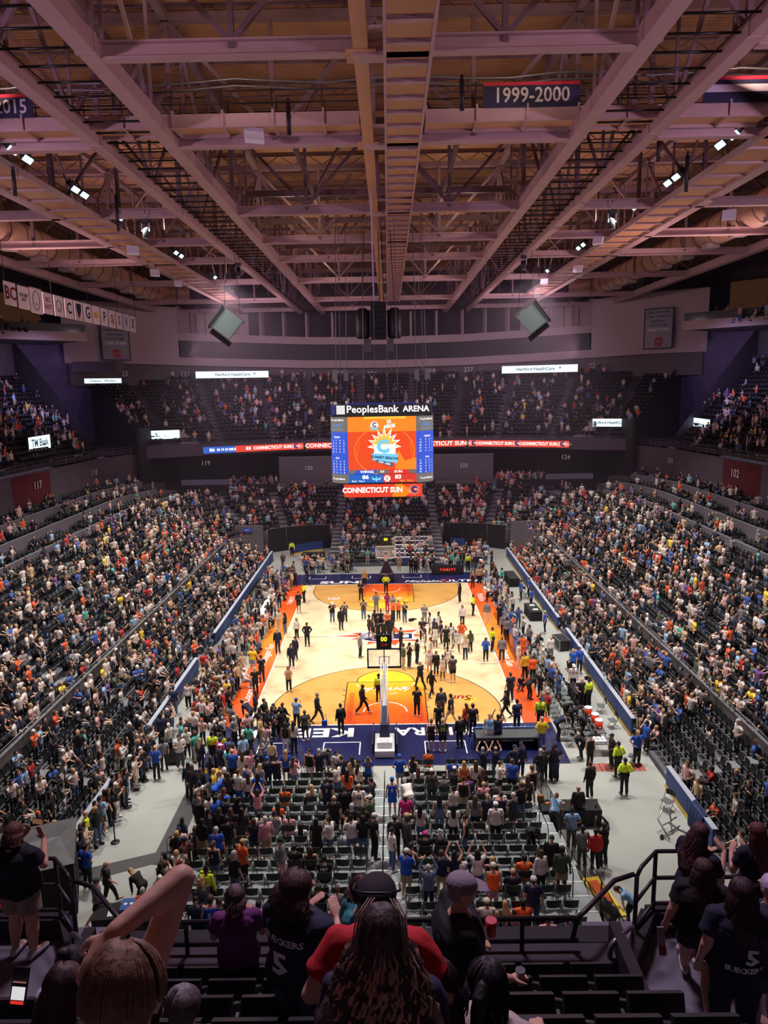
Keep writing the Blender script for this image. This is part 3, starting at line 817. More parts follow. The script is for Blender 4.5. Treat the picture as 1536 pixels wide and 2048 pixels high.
for sgn in (1, -1):
    for i in range(2, 5):
        (x0, y0), (x1, y1) = BR[i], BR[i+1]
        for u in (0.0, .33, .66):
            x, y, z = x0+(x1-x0)*u, y0+(y1-y0)*u, BZ[i]+(BZ[i+1]-BZ[i])*u
            g.box(sgn*x-.12, sgn*x+.12, y-1.1, y+2.0, z+4.65, z+8.4, 0)
    for x, w in ((19.0, 9), (27.0, 7)):
        g.box(sgn*x-w/2, sgn*x+w/2, 60-(x-19)*.6-2.3, 60-(x-19)*.6-2.0, 26.0 + (x-19)*.05, 27.6 + (x-19)*.25, 1) if False else None
g.build('wall_suite_divider', m_band, kind='structure')
# stepped pale wall closing the suites toward the corners
g = MB()
for sgn in (1, -1):
    for i in range(7):
        x = 20.5 + i*2.0; y = 60.2 - (x-22)*.44 - 1.05; zb = 26.1 + (x-20)*.04
        g.box(min(sgn*x, sgn*(x+2.02)), max(sgn*x, sgn*(x+2.02)), y-.3, y+.1, zb-.1, 29.6, 0)
g.build('wall_suite_end', m_band, kind='structure')
# section numbers
NUMW = {'221': 'far upper, leftmost under the long sign', '222': 'far upper, below the left health care sign', '223': 'far upper, right of the left sign', '224': 'far upper, left of the hoist cables', '225': 'far upper, just left of centre', '226': 'far upper, just right of centre', '227': 'far upper, left of the right sign', '228': 'far upper, below the right health care sign', '229': 'far upper, right of the right sign', '230': 'far right corner', '25': 'far left corner', '117': 'left wine-red', '118': 'left grey, beyond the wine-red panel', '102': 'right wine-red', '101': 'right grey, beyond the wine-red panel', '119': 'far left concourse', '124': 'far right concourse'}
def num(t, x, y, z, size=.8, rz=0):
    o = text(t, size, m_num, None, (x, y, z), (PI/2, 0, rz), name='section_number', off=.01)
    tag(o, 'white section number %s on the %s wall' % (t, NUMW[t]), 'number')
for t, x, z in (('221', -29.6, 21.25), ('222', -21.3, 21.0), ('223', -13.1, 20.95), ('224', -6.9, 21.1), ('225', -2.0, 20.9), ('226', 7.2, 21.1), ('227', 12.9, 21.3), ('228', 22.2, 20.9), ('229', 30.6, 21.4)):
    y = 63.1 - abs(x)**2*.0078
    num(t, x, y-.1, z-.45, 1.0)
num('230', 41.6, 47.6, 22.6, 1.15, R(-42)); num('25', -36.6, 50.9, 20.9, 1.0, R(40))
num('117', -33.85, 17.5, 9.6, 1.05, R(88)); num('118', -33.0, 28.9, 9.5, 1.0, R(84)); num('102', 33.85, 17.6, 9.6, 1.1, R(-88)); num('101', 32.75, 30.8, 9.5, .9, R(-80))
num('119', -23.4, 40.95, 9.1, .8, R(22)); num('124', 23.2, 40.9, 9.1, .8, R(-22))
# upper front rails
g = MB()
for sgn in (1, -1):
    P = [(x-.3, y) for x, y in RING] + [(x, y-.4) for x, y in ENDR[1:]]
    P = [(sgn*a, b) for a, b in P]
    for a, b in zip(P[:-1], P[1:]):
        for h in (11.2, 11.5, 11.85): g.tube([(a[0], a[1], h), (b[0], b[1], h)], .022, 5)
    for (x, y, tx, ty) in walk(P, 1.6, .3): g.beam((x, y, 10.9), (x, y, 11.85), .05, .05)
g.build('upper_front_rail', m_rail, kind='structure')
# side suite ledges high above the side decks
g = MB()
for sgn in (1, -1):
    L_ = [(34.5, 33.5), (41.5, 26), (44.0, 12), (44.5, -10)]
    for a, b in zip(L_[:-1], L_[1:]):
        g.beam((sgn*a[0], a[1], 24.75), (sgn*b[0], b[1], 24.75), .5, 1.0, 0)
        g.beam((sgn*(a[0]+4), a[1]+3, 24.45), (sgn*(b[0]+4), b[1]+3, 24.45), 8.4, .3, 1)
        g.beam((sgn*(a[0]+7.5), a[1]+5, 27.4), (sgn*(b[0]+7.5), b[1]+5, 27.4), .3, 5.5, 2)
        g.beam((sgn*(a[0]+.05), a[1], 25.7), (sgn*(b[0]+.05), b[1], 25.7), .06, .9, 3)
g.build('suite_ledge', [m_band, m_dark, mat('suite_wall_warm', srgb(150, 120, 70), .8), mat('glass_rail', (.05, .06, .06), .08)], kind='structure')
_rc = random.Random(5)
for k in range(120):
    sg_2 = 1 if k % 2 else -1; x = _rc.uniform(14.6, 20.6) if k % 4 else _rc.uniform(5, 13.5); y = _rc.uniform(40.4, 43.6) if x > 14.5 else _rc.uniform(43, 46)
    CROWD.append((sg_2*x, y, 5.6, _rc.uniform(2.4, 3.9), 'conc'))
for sgn in (1, -1):
    for k in range(2):
        for i in range(24):
            u = i/24; x = 37.5 + 6.0*u + k*1.0; y = 33.0 - 22*u + k*.6
            CROWD.append((sgn*x, y, 24.65 + .45*k, R(90)*sgn, 'suite')); SEATS.append((sgn*x, y, 24.65+.45*k, R(90)*sgn))
for sgn in (1, -1):
    for yy in (8, 20): 
        o = area((sgn*46.0, yy, 28.6), (sgn*49, yy, 25), 1.6, .4, 260, (1.0, .78, .42), 160)
# ribbon boards
m_rib = glow('ribbon_red', srgb(238, 66, 40), 1.0)
m_ribw = glow('ribbon_white', srgb(255, 248, 240), 1.25)
m_ribb = glow('ribbon_blue', srgb(40, 100, 205), 1.0)
m_ribn = glow('ribbon_navy', srgb(28, 44, 110), .9)
def ribbon(a, b, z0, z1, label, items):
    r = empty('ribbon_board', (a[0], a[1], z0), math.atan2(b[1]-a[1], b[0]-a[0]), label, 'screen')
    L = math.hypot(b[0]-a[0], b[1]-a[1]); h = z1-z0
    g = MB(); g.box(0, L, 0, .2, 0, h); g.build('cabinet', m_black, r)
    for it in items:
        x0, x1 = it[1]*L, it[2]*L
        if it[0] == 'bg':
            g = MB(); g.box(x0, x1, -.03, 0, .03, h-.03); g.build('lit_panel', it[3], r)
        elif it[0] == 'txt': text(it[3], it[4]*h, m_ribw, r, ((x0+x1)/2, -.05, h*.5), (PI/2, 0, 0), off=.025*h, sx=it[5], space=1.05)
        elif it[0] == 'logo':
            g = MB(); cx = (x0+x1)/2
            for k in range(12):
                t = 2*PI*k/12; rr = .9*h
                g.poly([(cx+.2*h*math.cos(t-.2), -.035, h*.5+.2*h*math.sin(t-.2)), (cx+rr*math.cos(t)*1.6, -.035, h*.5+.45*h*math.sin(t)), (cx+.2*h*math.cos(t+.2), -.035, h*.5+.2*h*math.sin(t+.2))])
            g.build('sun_rays', m_ribw, r)
            text('C', .95*h, m_ribn, r, (cx, -.06, h*.5), (PI/2, 0, 0), off=.05*h)
    return r
ribbon((-23.2, 39.3), (-11.0, 44.0), 10.45, 11.35, 'long curved ribbon screen on the far upper deck, left of the scoreboard',
       [('bg', 0, .31, m_ribb), ('bg', .31, 1, m_rib), ('txt', .05, .12, '86', .6, 1.2), ('txt', .13, .28, '20 19 24 23', .42, 1), ('txt', .27, .32, '0.0', .5, 1), ('txt', .40, .48, '83', .6, 1.2), ('txt', .52, .84, 'CONNECTICUT SUN', .62, .92), ('logo', .88, .96)])
ribbon((-10.6, 43.95), (10.6, 43.95), 10.45, 11.35, 'middle ribbon screen on the far upper deck, behind the scoreboard', [('bg', 0, 1, m_rib), ('txt', .05, .3, 'CONNECTICUT SUN', .8, 1.1), ('logo', .35, .42), ('txt', .7, .95, 'CONNECTICUT SUN', .8, 1.1)])
ribbon((11.0, 44.0), (23.2, 39.3), 10.45, 11.35, 'long ribbon screen on the far upper deck, right of the scoreboard',
       [('bg', 0, 1, m_rib), ('logo', .02, .09), ('txt', .13, .42, 'CONNECTICUT SUN', .62, .80), ('logo', .46, .53), ('txt', .57, .86, 'CONNECTICUT SUN', .62, .80), ('logo', .90, .97)])
# lit signs
m_signw = glow('sign_white', srgb(222, 240, 248), 1.35)
m_signt = glow('sign_text', srgb(40, 80, 100), .5)
m_signp = glow('sign_pink', srgb(232, 30, 120), 1.2)
def sign(a, b, z0, z1, label, body, ts=.55, bg=None, tm=None, cx=None):
    r = empty('lit_sign', (a[0], a[1], z0), math.atan2(b[1]-a[1], b[0]-a[0]), label, 'sign')
    L = math.hypot(b[0]-a[0], b[1]-a[1]); h = z1-z0
    g = MB(); g.box(-.05, L+.05, .0, .25, -.05, h+.05); g.build('housing', m_black, r)
    g = MB(); g.box(0, L, -.03, 0, 0, h); g.build('lit_panel', bg or m_signw, r)
    text(body, ts*h, tm or m_signt, r, (L*(cx or .5), -.05, h*.5), (PI/2, 0, 0), off=.01*h)
    if 'Health' in body:
        g = MB(); q = L*(cx or .5) + len(body)*.155*ts*h*1.75
        for k in range(3): g.box(q+.1*k*h, q+.1*k*h+.08*h, -.05, -.03, h*.45+.1*h*(k%2), h*.75)
        g.build('emblem', glow('emblem_mix', srgb(120, 60, 160), .8), r)
    return r
sign((-27.2, 53.0), (-17.3, 56.5), 20.15, 21.1, 'long lit health care sign above section 222 on the left', 'Hartford HealthCare', .62, cx=.5)
sign((17.3, 56.5), (27.5, 52.7), 20.1, 21.15, 'long lit health care sign above section 228 on the right', 'Hartford HealthCare', .62, cx=.45)
sign((-31.2, 39.9), (-26.7, 41.5), 12.35, 13.45, 'white lit portal sign with antlers at the left end of the far deck', 'Y    ..', .6)
sign((26.7, 41.5), (30.9, 39.8), 12.95, 13.95, 'lit health care portal sign at the right end of the far deck', 'Hartford HealthCare', .5, cx=.45)
sign((-35.6, 20.0), (-35.9, 25.2), 12.7, 14.1, 'slanting white lit bank sign in the left upper deck', 'TM Bank', .8)
sign((36.0, 33.0), (35.6, 27.6), 12.9, 14.3, 'white lit portal sign in the right upper deck', 'hisense', .6)
sign((-40.4, 13.0), (-38.6, 18.5), 21.0, 21.75, 'pink lit sign at the left edge of the picture', 'Carvel', .8, m_signp, m_ribw)
sign((40.6, 24.5), (41.2, 19.5), 21.6, 22.4, 'white and pink lit parking sign at the right edge', 'LAZ   LAZ', .7, None, m_signp)
sign((-37.6, 39.4), (-33.9, 42.0), 19.55, 20.15, 'small lit bank sign under the dark ledge in the left corner', 'Citizens   Windsor', .7)
g = MB(); g.box(-38.6, -33.2, 38.6, 41.6, 21.0, 22.2); g.build('wall_corner_ledge', m_dark, kind='structure')
# portal wedge walls beside the far deck signs
for sgn in (1, -1):
    g = MB(); a = 26.6*sgn; b = 23.8*sgn
    g.add([(a, 41.2, 13.4), (a, 41.2, 11.2), (b, 42.4, 11.2), (a, 41.5, 13.4), (a, 41.5, 11.2), (b, 42.7, 11.2)], [(0,1,2),(3,5,4),(0,2,5,3),(0,3,4,1)])
    g.build('wall_portal_wedge', m_band, kind='structure')
# ================================================================ roof
ZB = 29.8       # centre height of the bottom chords (underside at 29.5)
LONG = [(-9.3, .62, .62), (9.3, .62, .62), (-12.7, .55, .55), (12.7, .55, .55), (-20.8, .62, .6), (20.6, .62, .6), (-32.8, .7, .7), (32.7, .7, .7)]
CROSS = [-41.0, -33.5, -25.0, -15.9, -2.7, 6.6, 14.9, 28.0, 44.6, 56.0]
for x, w, h in LONG:
    g = MB(); y0 = -52 if abs(x) < 15 else -46; y1 = 61 - max(0, abs(x)-12)*.35
    g.beam((x, y0, ZB), (x, y1, ZB), w, h)
    for k, y in enumerate(CROSS):                      # splice plates at the joints
        g.box(x-w/2-.04, x+w/2+.04, y-.7, y-.5, ZB-h/2-.02, ZB+h/2+.02)
    g.build('trim_1' if False else 'roof_beam', m_steel, kind='structure')
for y in CROSS:
    g = MB()
    for (x0, x1) in ((-9.0, 9.0), (-32.5, -13.0), (13.0, 32.5)):
        g.ibeam((x0, y, ZB-.02), (x1, y, ZB-.02), .42, .56, .07)
    g.box(-.5, .5, y-.3, y+.3, ZB-.42, ZB+.5)
    g.build('roof_cross_beam', m_steel, kind='structure')
# transverse trusses above each cross beam
ZT = 35.0
for y in CROSS:
    g = MB(); g.beam((-33, y, ZT), (33, y, ZT), .4, .35)
    xs = [-32.8, -26.8, -20.8, -16.7, -12.7, -9.3, -4.6, 0, 4.6, 9.3, 12.7, 16.7, 20.8, 26.8, 32.8]
    for i, x in enumerate(xs):
        g.beam((x, y, ZB), (x, y, ZT), .2, .2)
        if i < len(xs)-1:
            x2 = xs[i+1]
            if i % 2 == 0: g.beam((x, y, ZB+.2), (x2, y, ZT-.1), .18, .18)
            else: g.beam((x, y, ZT-.1), (x2, y, ZB+.2), .18, .18)
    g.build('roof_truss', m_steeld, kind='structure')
# longitudinal trusses
for x in (-32.8, -20.8, -12.7, -9.3, 9.3, 12.7, 20.6, 32.7):
    g = MB(); g.beam((x, -50, ZT), (x, 60, ZT), .35, .35)
    ys = [-50]
    while ys[-1] < 56: ys.append(ys[-1] + 5.2)
    for i in range(len(ys)-1):
        g.beam((x, ys[i], ZB), (x, ys[i], ZT), .13, .13)
        a, b = (ZB, ZT) if i % 2 == 0 else (ZT, ZB)
        g.beam((x, ys[i], a), (x, ys[i+1], b), .15, .15)
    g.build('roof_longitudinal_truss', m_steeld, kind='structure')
# inner secondary steel hung between the main lines
g = MB()
for y in (-9.2, 2, 10.5, 21, 36):
    g.beam((-9.2, y, 32.0), (9.2, y, 32.0), .28, .4); g.beam((-4.5, y, 32), (-2.2, y-2, 35), .16, .16); g.beam((4.5, y, 32), (2.2, y+2, 35), .16, .16)
for x in (-4.6, 4.6):
    g.beam((x, -9, 32.0), (x, 36, 32.0), .24, .3)
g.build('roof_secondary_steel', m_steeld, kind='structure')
# corrugated deck, real ribs; the bays change direction as in the photograph
def deckbay(g, x0, x1, y0, y1, z, along_x):
    p = .30; d = .055
    if along_x:
        n = int((y1-y0)/p)
        for i in range(n):
            y = y0+i*p; prof = [(0, 0), (.11, 0), (.15, d), (.26, d), (.30, 0)]
            for (a, za), (b, zb) in zip(prof[:-1], prof[1:]): g.poly([(x0, y+a, z+za), (x0, y+b, z+zb), (x1, y+b, z+zb), (x1, y+a, z+za)])
    else:
        n = int((x1-x0)/p)
        for i in range(n):
            x = x0+i*p; prof = [(0, 0), (.11, 0), (.15, d), (.26, d), (.30, 0)]
            for (a, za), (b, zb) in zip(prof[:-1], prof[1:]): g.poly([(x+a, y0, z+za), (x+a, y1, z+za), (x+b, y1, z+zb), (x+b, y0, z+zb)])
g = MB()
deckbay(g, -50, -.5, -54, -25, 36.2, False); deckbay(g, -.5, 50, -54, -25, 36.2, True)
deckbay(g, -50, 3, -25, -16, 36.2, True); deckbay(g, 3, 50, -25, -16, 36.2, False)
deckbay(g, -50, 50, -16, 66, 36.2, True)
g.box(-52, 52, -56, 68, 36.4, 36.6)
g.build('ceiling', m_deck, kind='structure')
g = MB()
for sx in (-1, 1): g.box(min(sx*52, sx*52.3), max(sx*52, sx*52.3), -56, 68, 20, 36.5)
g.box(-52, 52, 66, 66.3, 20, 36.5); g.box(-52, 52, -57, -56.7, 12, 36.5)
g.build('wall_roof_edge', m_dark, kind='structure')
# open web joists under the deck
y = -50.0; 
while y < 60:
    g = MB(); g.beam((-34, y, 36.05), (34, y, 36.05), .12, .1); g.beam((-34, y, 35.35), (34, y, 35.35), .1, .09)
    x = -34; k = 0
    while x < 34:
        g.beam((x, y, 35.35 if k % 2 else 36.05), (x+1.1, y, 36.05 if k % 2 else 35.35), .05, .05); x += 1.1; k += 1
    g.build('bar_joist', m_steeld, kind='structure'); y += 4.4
# black rung ladders between the paired main beams
for sx, nm in ((-1, 'left'), (1, 'right')):
    t = empty('rung_grid', label='row of dark cross bars between the paired %s main roof beams' % nm, cat='roof grid')
    y = -44.0; k = 0
    while y < 58:
        g = MB(); g.tube([(sx*9.64, y, ZB+.1), (sx*12.40, y, ZB+.1)], .045, 6); g.build('rung', m_blackm, t); y += 1.35
    g = MB()
    for x in (9.75, 12.3): g.tube([(sx*x, -46, ZB+.22), (sx*x, 58, ZB+.22)], .03, 6)
    g.build('side_cable', m_blackm, t)
# centre spine beam and the panelled centre catwalk right of it
g = MB(); g.beam((-.25, -52, ZB-.05), (-.25, 50, ZB-.05), .5, .5)
for y in CROSS: g.box(-.75, .25, y-.5, y+.5, ZB-.34, ZB-.3)
g.build('roof_spine_beam', m_panel, kind='structure')
def catwalk(x0, x1, y0, y1, z, step, label, rails=True):
    t = empty('catwalk', label=label, cat='catwalk')
    y = y0
    while y < y1:
        g = MB(); g.box(x0+.06, x1-.06, y+.14, y+step-.14, z, z+.04); g.build('deck_panel', m_panel, t)
        g = MB(); g.ibeam((x0, y, z-.02), (x1, y, z-.02), .22, .2, .03); g.build('joist', m_steel, t)
        y += step
    g = MB()
    for x in (x0, x1): g.beam((x, y0, z), (x, y1, z), .1, .34)
    g.build('edge_beam', m_steel, t)
    if rails:
        g = MB()
        for x in (x0, x1):
            for h in (.55, 1.1): g.tube([(x, y0, z+h), (x, y1, z+h)], .025, 5)
            y = y0
            while y < y1: g.tube([(x, y, z), (x, y, z+1.1)], .022, 5); y += step
        g.build('guard_rail', m_raild, t)
    return t
catwalk(.55, 2.1, -50, 46, 29.5, 1.5, 'centre catwalk with wide orange-lit panels running down the middle of the roof')
cwl = catwalk(-20.2, -17.9, -26, 40, 29.5, 2.3, 'left lighting catwalk with floodlights along its inner edge')
cwr = catwalk(17.7, 20.0, -26, 40, 29.5, 2.3, 'right lighting catwalk with floodlights along its inner edge')
# cross catwalk hung with the year banners
t = empty('catwalk', label='cross catwalk below the near roof bay, hung with year banners', cat='catwalk')
for (x0, x1) in ((-32, -20.4), (-17.6, -.6), (2.3, 17.4), (20.3, 32)):
    g = MB(); g.box(x0, x1, -17.6, -16.2, 30.0, 30.08); g.build('deck_panel', m_panel, t)
    g = MB(); g.beam((x0, -17.6, 30.1), (x1, -17.6, 30.1), .12, .55); g.beam((x0, -16.2, 30.0), (x1, -16.2, 30.0), .12, .3)
    x = x0
    while x < x1: g.box(x, x+.08, -17.75, -16.1, 29.85, 30.5); x += 2.2
    g.build('edge_beam', m_steel, t)
    g = MB()
    for yy in (-17.6, -16.2):
        for h in (.8, 1.3): g.tube([(x0, yy, 30+h), (x1, yy, 30+h)], .028, 5)
        x = x0
        while x < x1: g.tube([(x, yy, 30), (x, yy, 31.4)], .028, 5); x += 2.2
    g.build('guard_rail', m_raild, t)
g = MB()
for yy, zz in ((-17.5, 31.7), (-17.3, 31.5)):
    g.tube([(-30+i*2.0, yy, zz+.12*math.sin(i*1.7)) for i in range(31)], .05, 5)
tag(g.build('cable_bundle', m_rail), 'pale cable bundle running along the banner catwalk', 'cable')
m_bnavy = mat('banner_navy', srgb(34, 34, 72), .7); m_bred = mat('banner_red', srgb(190, 40, 70), .7)
m_bwhite = mat('banner_white', srgb(215, 205, 220), .7)
def flag(x0, x1, y, z0, z1, label, body, size):
    b = empty('year_banner', (x0, y, z0), label=label, cat='banner')
    g = MB(); g.box(0, x1-x0, -.02, .02, 0, z1-z0); g.build('cloth', m_bnavy, b)
    g = MB(); g.box(0, x1-x0, -.03, -.02, (z1-z0)*.86, z1-z0); g.build('red_stripe', m_bred, b)
    if body: text(body, size, m_bwhite, b, ((x1-x0)/2, -.04, (z1-z0)*.45), (PI/2, 0, 0), off=.012, sx=.9)
    return b
flag(4.8, 9.0, -17.72, 30.35, 31.35, 'navy year banner with red edge reading 1999-2000 on the cross catwalk', '1999-2000', .85)
flag(-18.4, -14.8, -17.72, 30.35, 31.3, 'navy year banner ending in 2015 at the left edge of the roof', '2014-2015', .8)
b = flag(14.3, 21.8, -17.72, 30.35, 31.4, 'long navy, white and red banner at the right end of the catwalk', '', .5)
g = MB(); g.box(0, 7.5, -.035, -.03, .42, .72); g.build('white_stripe', m_bwhite, b)
# round air ducts
m_duct = mat('duct_skin', srgb(190, 150, 130), .5, noise=.08, nscale=1.5)
for sx, nm in ((-1, 'left'), (1, 'right')):
    t = empty('air_duct', label='large round air duct with banded joints along the %s roof side' % nm, cat='duct')
    x = sx*28.8 if sx > 0 else -30.0; z = 31.2
    g = MB(); g.tube([(x, -12, z), (x, 44, z), (x-sx*2.0, 47.5, z), (x-sx*4, 48, z)], 1.25, 24); g.build('duct_tube', m_duct, t)
    y = -11
    while y < 44:
        g = MB(); g.tube([(x+1.28*math.cos(2*PI*i/24), y, z+1.28*math.sin(2*PI*i/24)) for i in range(24)], .05, 5, closed=True); g.build('band', m_steeld, t); y += 2.6
    y = -8
    while y < 44:
        g = MB(); g.box(x-.55*1-.4*sx, x+.55-.4*sx, y, y+1.1, z-1.5, z-1.1); g.build('outlet', m_band, t); y += 5.2
# ---------------------------------------------------------------- fixtures on the catwalks
m_lamp = glow('lamp_face', srgb(190, 228, 238), 1.8)
m_lamp2 = glow('lamp_warm', srgb(255, 246, 225), 6.0)
def floodlight(x, y, z, aim, label, grp=None):
    f = empty('floodlight', (x, y, z), label=label, cat='light', group=grp)
    f.rotation_euler = (0, 0, aim)
    g = MB(); g.beam((0, .0, 0), (.28, 0, -.35), .7, .28); g.build('housing', m_black, f)
    g = MB(); g.beam((.27, 0, -.37), (.33, 0, -.43), .72, .30); g.build('lamp_face', m_lamp, f)
    g = MB(); g.tube([(-.2, -.4, .4), (0, -.4, 0)], .03, 5); g.tube([(-.2, .4, .4), (0, .4, 0)], .03, 5); g.build('yoke', m_blackm, f)
for sx, nm, x in ((-1, 'left', -17.2), (1, 'right', 17.0)):
    for k, y in enumerate((-15.6, -14.2, -8.8, -7.6, -2.0, 10.5, 12.0, 24.0)):
        floodlight(x, y, 30.1, 0 if sx < 0 else PI, 'bright floodlight on the %s catwalk, %s from the near end' % (nm, ORD[k+1]))
def moving_light(x, y, z, label):
    f = empty('moving_light', (x, y, z), label=label, cat='light')
    g = MB(); g.box(-.22,.22,-.22,.22,-.25,0); g.build('base', m_black, f)
    g = MB()
    for s in (-1, 1): g.beam((s*.24, 0, -.2), (s*.24, 0, -.75), .07, .16)
    g.build('yoke', m_metal, f)
    g = MB(); g.tube([(0, .05, -.45), (0, -.02, -.7), (0, -.1, -1.15)], [.16, .19, .2], 12); g.build('head', m_black, f)
    g = MB(); g.tube([(0, -.1, -1.15), (0, -.105, -1.18)], .17, 12); g.build('lens', m_metal, f)
    g = MB(); g.tube([(0, 0, 0), (0, 0, .6)], .03, 6); g.build('hook', m_metal, f)
for x, y, lab in ((-14.9, -3.2, 'black moving stage light hanging from the left cross beam'), (14.9, -3.2, 'black moving stage light hanging from the right cross beam'),
                  (-12.4, 13.5, 'stage light above the left hanging loudspeaker'), (12.2, 12.5, 'stage light above the right hanging loudspeaker')):
    moving_light(x, y, 29.3, lab)
def mic_stick(x, y, z, L, label):
    f = empty('hanging_tube', (x, y, z), label=label, cat='fixture')
    g = MB(); g.tube([(0,0,0),(0,0,-.15)], .06, 8); g.tube([(0,0,-.15),(0,0,-L)], .09, 10); g.build('tube', m_black, f)
    g = MB(); g.tube([(.2+.0*i, .02, -.1-.05*i) for i in range(2)]+[(.22, 0, -.5), (.1, 0, -.7), (0.02, 0, -.3)], .012, 4); g.build('cable', m_blackm, f)
for x, y, z, L, lab in ((-3.2, -21.5, 29.5, 1.3, 'dark hanging tube near the top, left of the spine beam'), (3.4, -22.5, 29.8, 1.2, 'dark hanging tube near the top, right of the centre catwalk'),
                        (-14.6, -9.0, 29.4, 2.0, 'tall black hanging tube beside the left main beams'), (-17.0, -15.6, 29.0, 1.3, 'black hanging tube at the left lighting catwalk'),
                        (13.6, -14.6, 30.2, 1.3, 'black hanging tube right of the right main beams'), (15.8, -12.6, 29.9, 1.9, 'black hanging tube at the right lighting catwalk')):
    mic_stick(x, y, z, L, lab)
def small_box(x, y, z, s, rz, label, tilt=-.4):
    f = empty('antenna_box', (x, y, z), label=label, cat='fixture'); f.rotation_euler = (tilt, 0, rz)
    g = MB(); g.box(-s, s, -.12, .12, -s*.75, s*.75)
    g.build('white_box', mat('box_white', srgb(225, 220, 235), .5), f)
    g = MB(); g.tube([(0, .12, 0), (0, .25, .3), (.15, .3, .8)], .025, 5); g.build('bracket', m_rail, f)
for x, y, z, s, rz, lab in ((-5.3, -17.2, 29.6, .42, .3, 'white box antenna below the near cross catwalk on the left'), (14.9, -14.6, 30.2, .35, -.4, 'white box antenna beside the right hanging tube'),
                            (-17.6, 2.0, 28.4, .4, .5, 'small white box under the left cross beam'), (22.2, -3.5, 28.8, .4, -.5, 'white box on the right cross beam near the duct'),
                            (-20.5, 16, 29.0, .4, .5, 'white box below the left duct, nearer one'), (-19.6, 20, 28.6, .35, .5, 'white box below the left duct, farther one'),
                            (15.8, 3.0, 28.6, .35, -.5, 'round white box under the right catwalk'), (18.0, 17.0, 28.8, .4, -.5, 'white box below the right duct, nearer one'), (16.0, 22, 28.4, .35, -.5, 'white box below the right duct, farther one')):
    small_box(x, y, z, s, rz, lab)
# hanging loudspeaker arrays
m_spk = mat('speaker_grey', srgb(120, 140, 138), .6)
for sx, nm in ((-1, 'left'), (1, 'right')):
    f = empty('loudspeaker', (sx*12.4 if sx < 0 else 12.0, 10, 24.6), label='large grey tilted loudspeaker hanging in front of the %s seats' % nm, cat='loudspeaker')
    f.rotation_euler = (R(-8), sx*R(-38), sx*R(-10))
    g = MB(); g.box(-.95, .95, -.5, .5, -1.9, -.1); g.build('cabinet', m_spk, f)
    g = MB(); g.box(sx*-.3-.95, sx*-.3+.95, .1, .7, -2.25, -1.9); g.box(sx*.95-.05, sx*.95+.05, -.55, .6, -2.0, 0); g.build('grille', m_black, f)
    g = MB(); g.box(-1.1, 1.1, -.5, -.4, 0, .12); g.box(-1.1, 1.1, .4, .5, 0, .12); g.box(-1.1, -.95, -.5, .5, 0, .12); g.box(.95, 1.1, -.5, .5, 0, .12); g.build('rigging_frame', m_metal, f)
    g = MB()
    for i in (-.8, .8): g.tube([(f.location.x+i*.8, 10, 24.7), (f.location.x+i*.5, 10, 29.4)], .02, 4)
    tag(g.build('hanger_cable', m_blackm), 'thin cables holding the %s grey loudspeaker' % nm, 'cable')
f = empty('loudspeaker_cluster', (-.15, 2, 24), label='dark central loudspeaker cluster hanging above the scoreboard', cat='loudspeaker')
g = MB()
for k in range(7): g.box(-.55, .55, -.45, .45, -.9*k*.42-.35+.5, -.9*k*.42+.5)
g.build('centre_column', m_black, f)
for sx in (-1, 1):
    g = MB(); g.tube([(sx*1.15, 0, .1), (sx*1.15, 0, -.15), (sx*1.15, 0, -1.9), (sx*1.15, 0, -2.05)], [.25, .5, .5, .42], 14); g.build('side_horn', m_black, f)
    g = MB(); g.box(sx*.82-.25, sx*.82+.25, -.3, .3, -3.0, -2.1); g.build('lower_horn', m_dark2, f)
g = MB()
for x, y in ((-.4, 0), (.4, 0), (-1.15, 0), (1.15, 0), (.1, .3)): g.tube([(x, y, .4), (x*.8, y, 5.4)], .03, 5)
g.build('hanger_cable', m_blackm, f)
# thin hanging panel seen edge on
f = empty('hanging_banner', (-.36, -8.0, 26.2), label='thin pale banner hung edge-on above the scoreboard', cat='banner')
g = MB(); g.add([(0, -1.4, 3.0), (.0, 1.4, 3.0), (.05, 1.4, -2.6), (.05, -1.4, -2.9), (.04, -1.4, 3.0), (.04, 1.4, 3.0), (.09, 1.4, -2.6), (.09, -1.4, -2.9)],
      [(0,1,2,3),(7,6,5,4),(0,4,5,1),(1,5,6,2),(2,6,7,3),(3,7,4,0)]); g.build('cloth', mat('banner_lilac', srgb(190, 185, 230), .6), f)
# ---------------------------------------------------------------- pennants and hall of fame banners
m_pen = mat('pennant_cloth', srgb(226, 214, 220), .75); m_ink = mat('ink_navy', srgb(28, 34, 70), .7); m_inkr = mat('ink_red', srgb(165, 38, 48), .7); m_inkm = mat('ink_maroon', srgb(110, 36, 40), .7); m_inkb = mat('ink_blue', srgb(60, 110, 175), .7)
PEN = [('BC', m_inkm, 1.0, 'maroon letters BC'), ('HOCKEY\nEAST', m_ink, .26, 'HOCKEY EAST'), ('', m_ink, 1, 'an oval dark outline'), ('BIG\nEAST', m_inkr, .42, 'red BIG EAST'), ('', m_ink, 1, 'a squarish dark outline'), ('C', m_ink, 1.0, 'a blue letter C'),
       ('', m_ink, 1, 'a solid navy shield'), ('G', m_ink, 1.15, 'a navy letter G'), ('MU', m_yel, .62, 'gold letters MU'), ('P', m_line, 1.0, 'a black letter P'), ('SJ', m_inkr, .8, 'red letters SJ'), ('S', m_inkb, .9, 'a blue letter S'), ('V', m_inkb, 1.1, 'a blue letter V'), ('X', m_ink, 1.1, 'a navy letter X')]
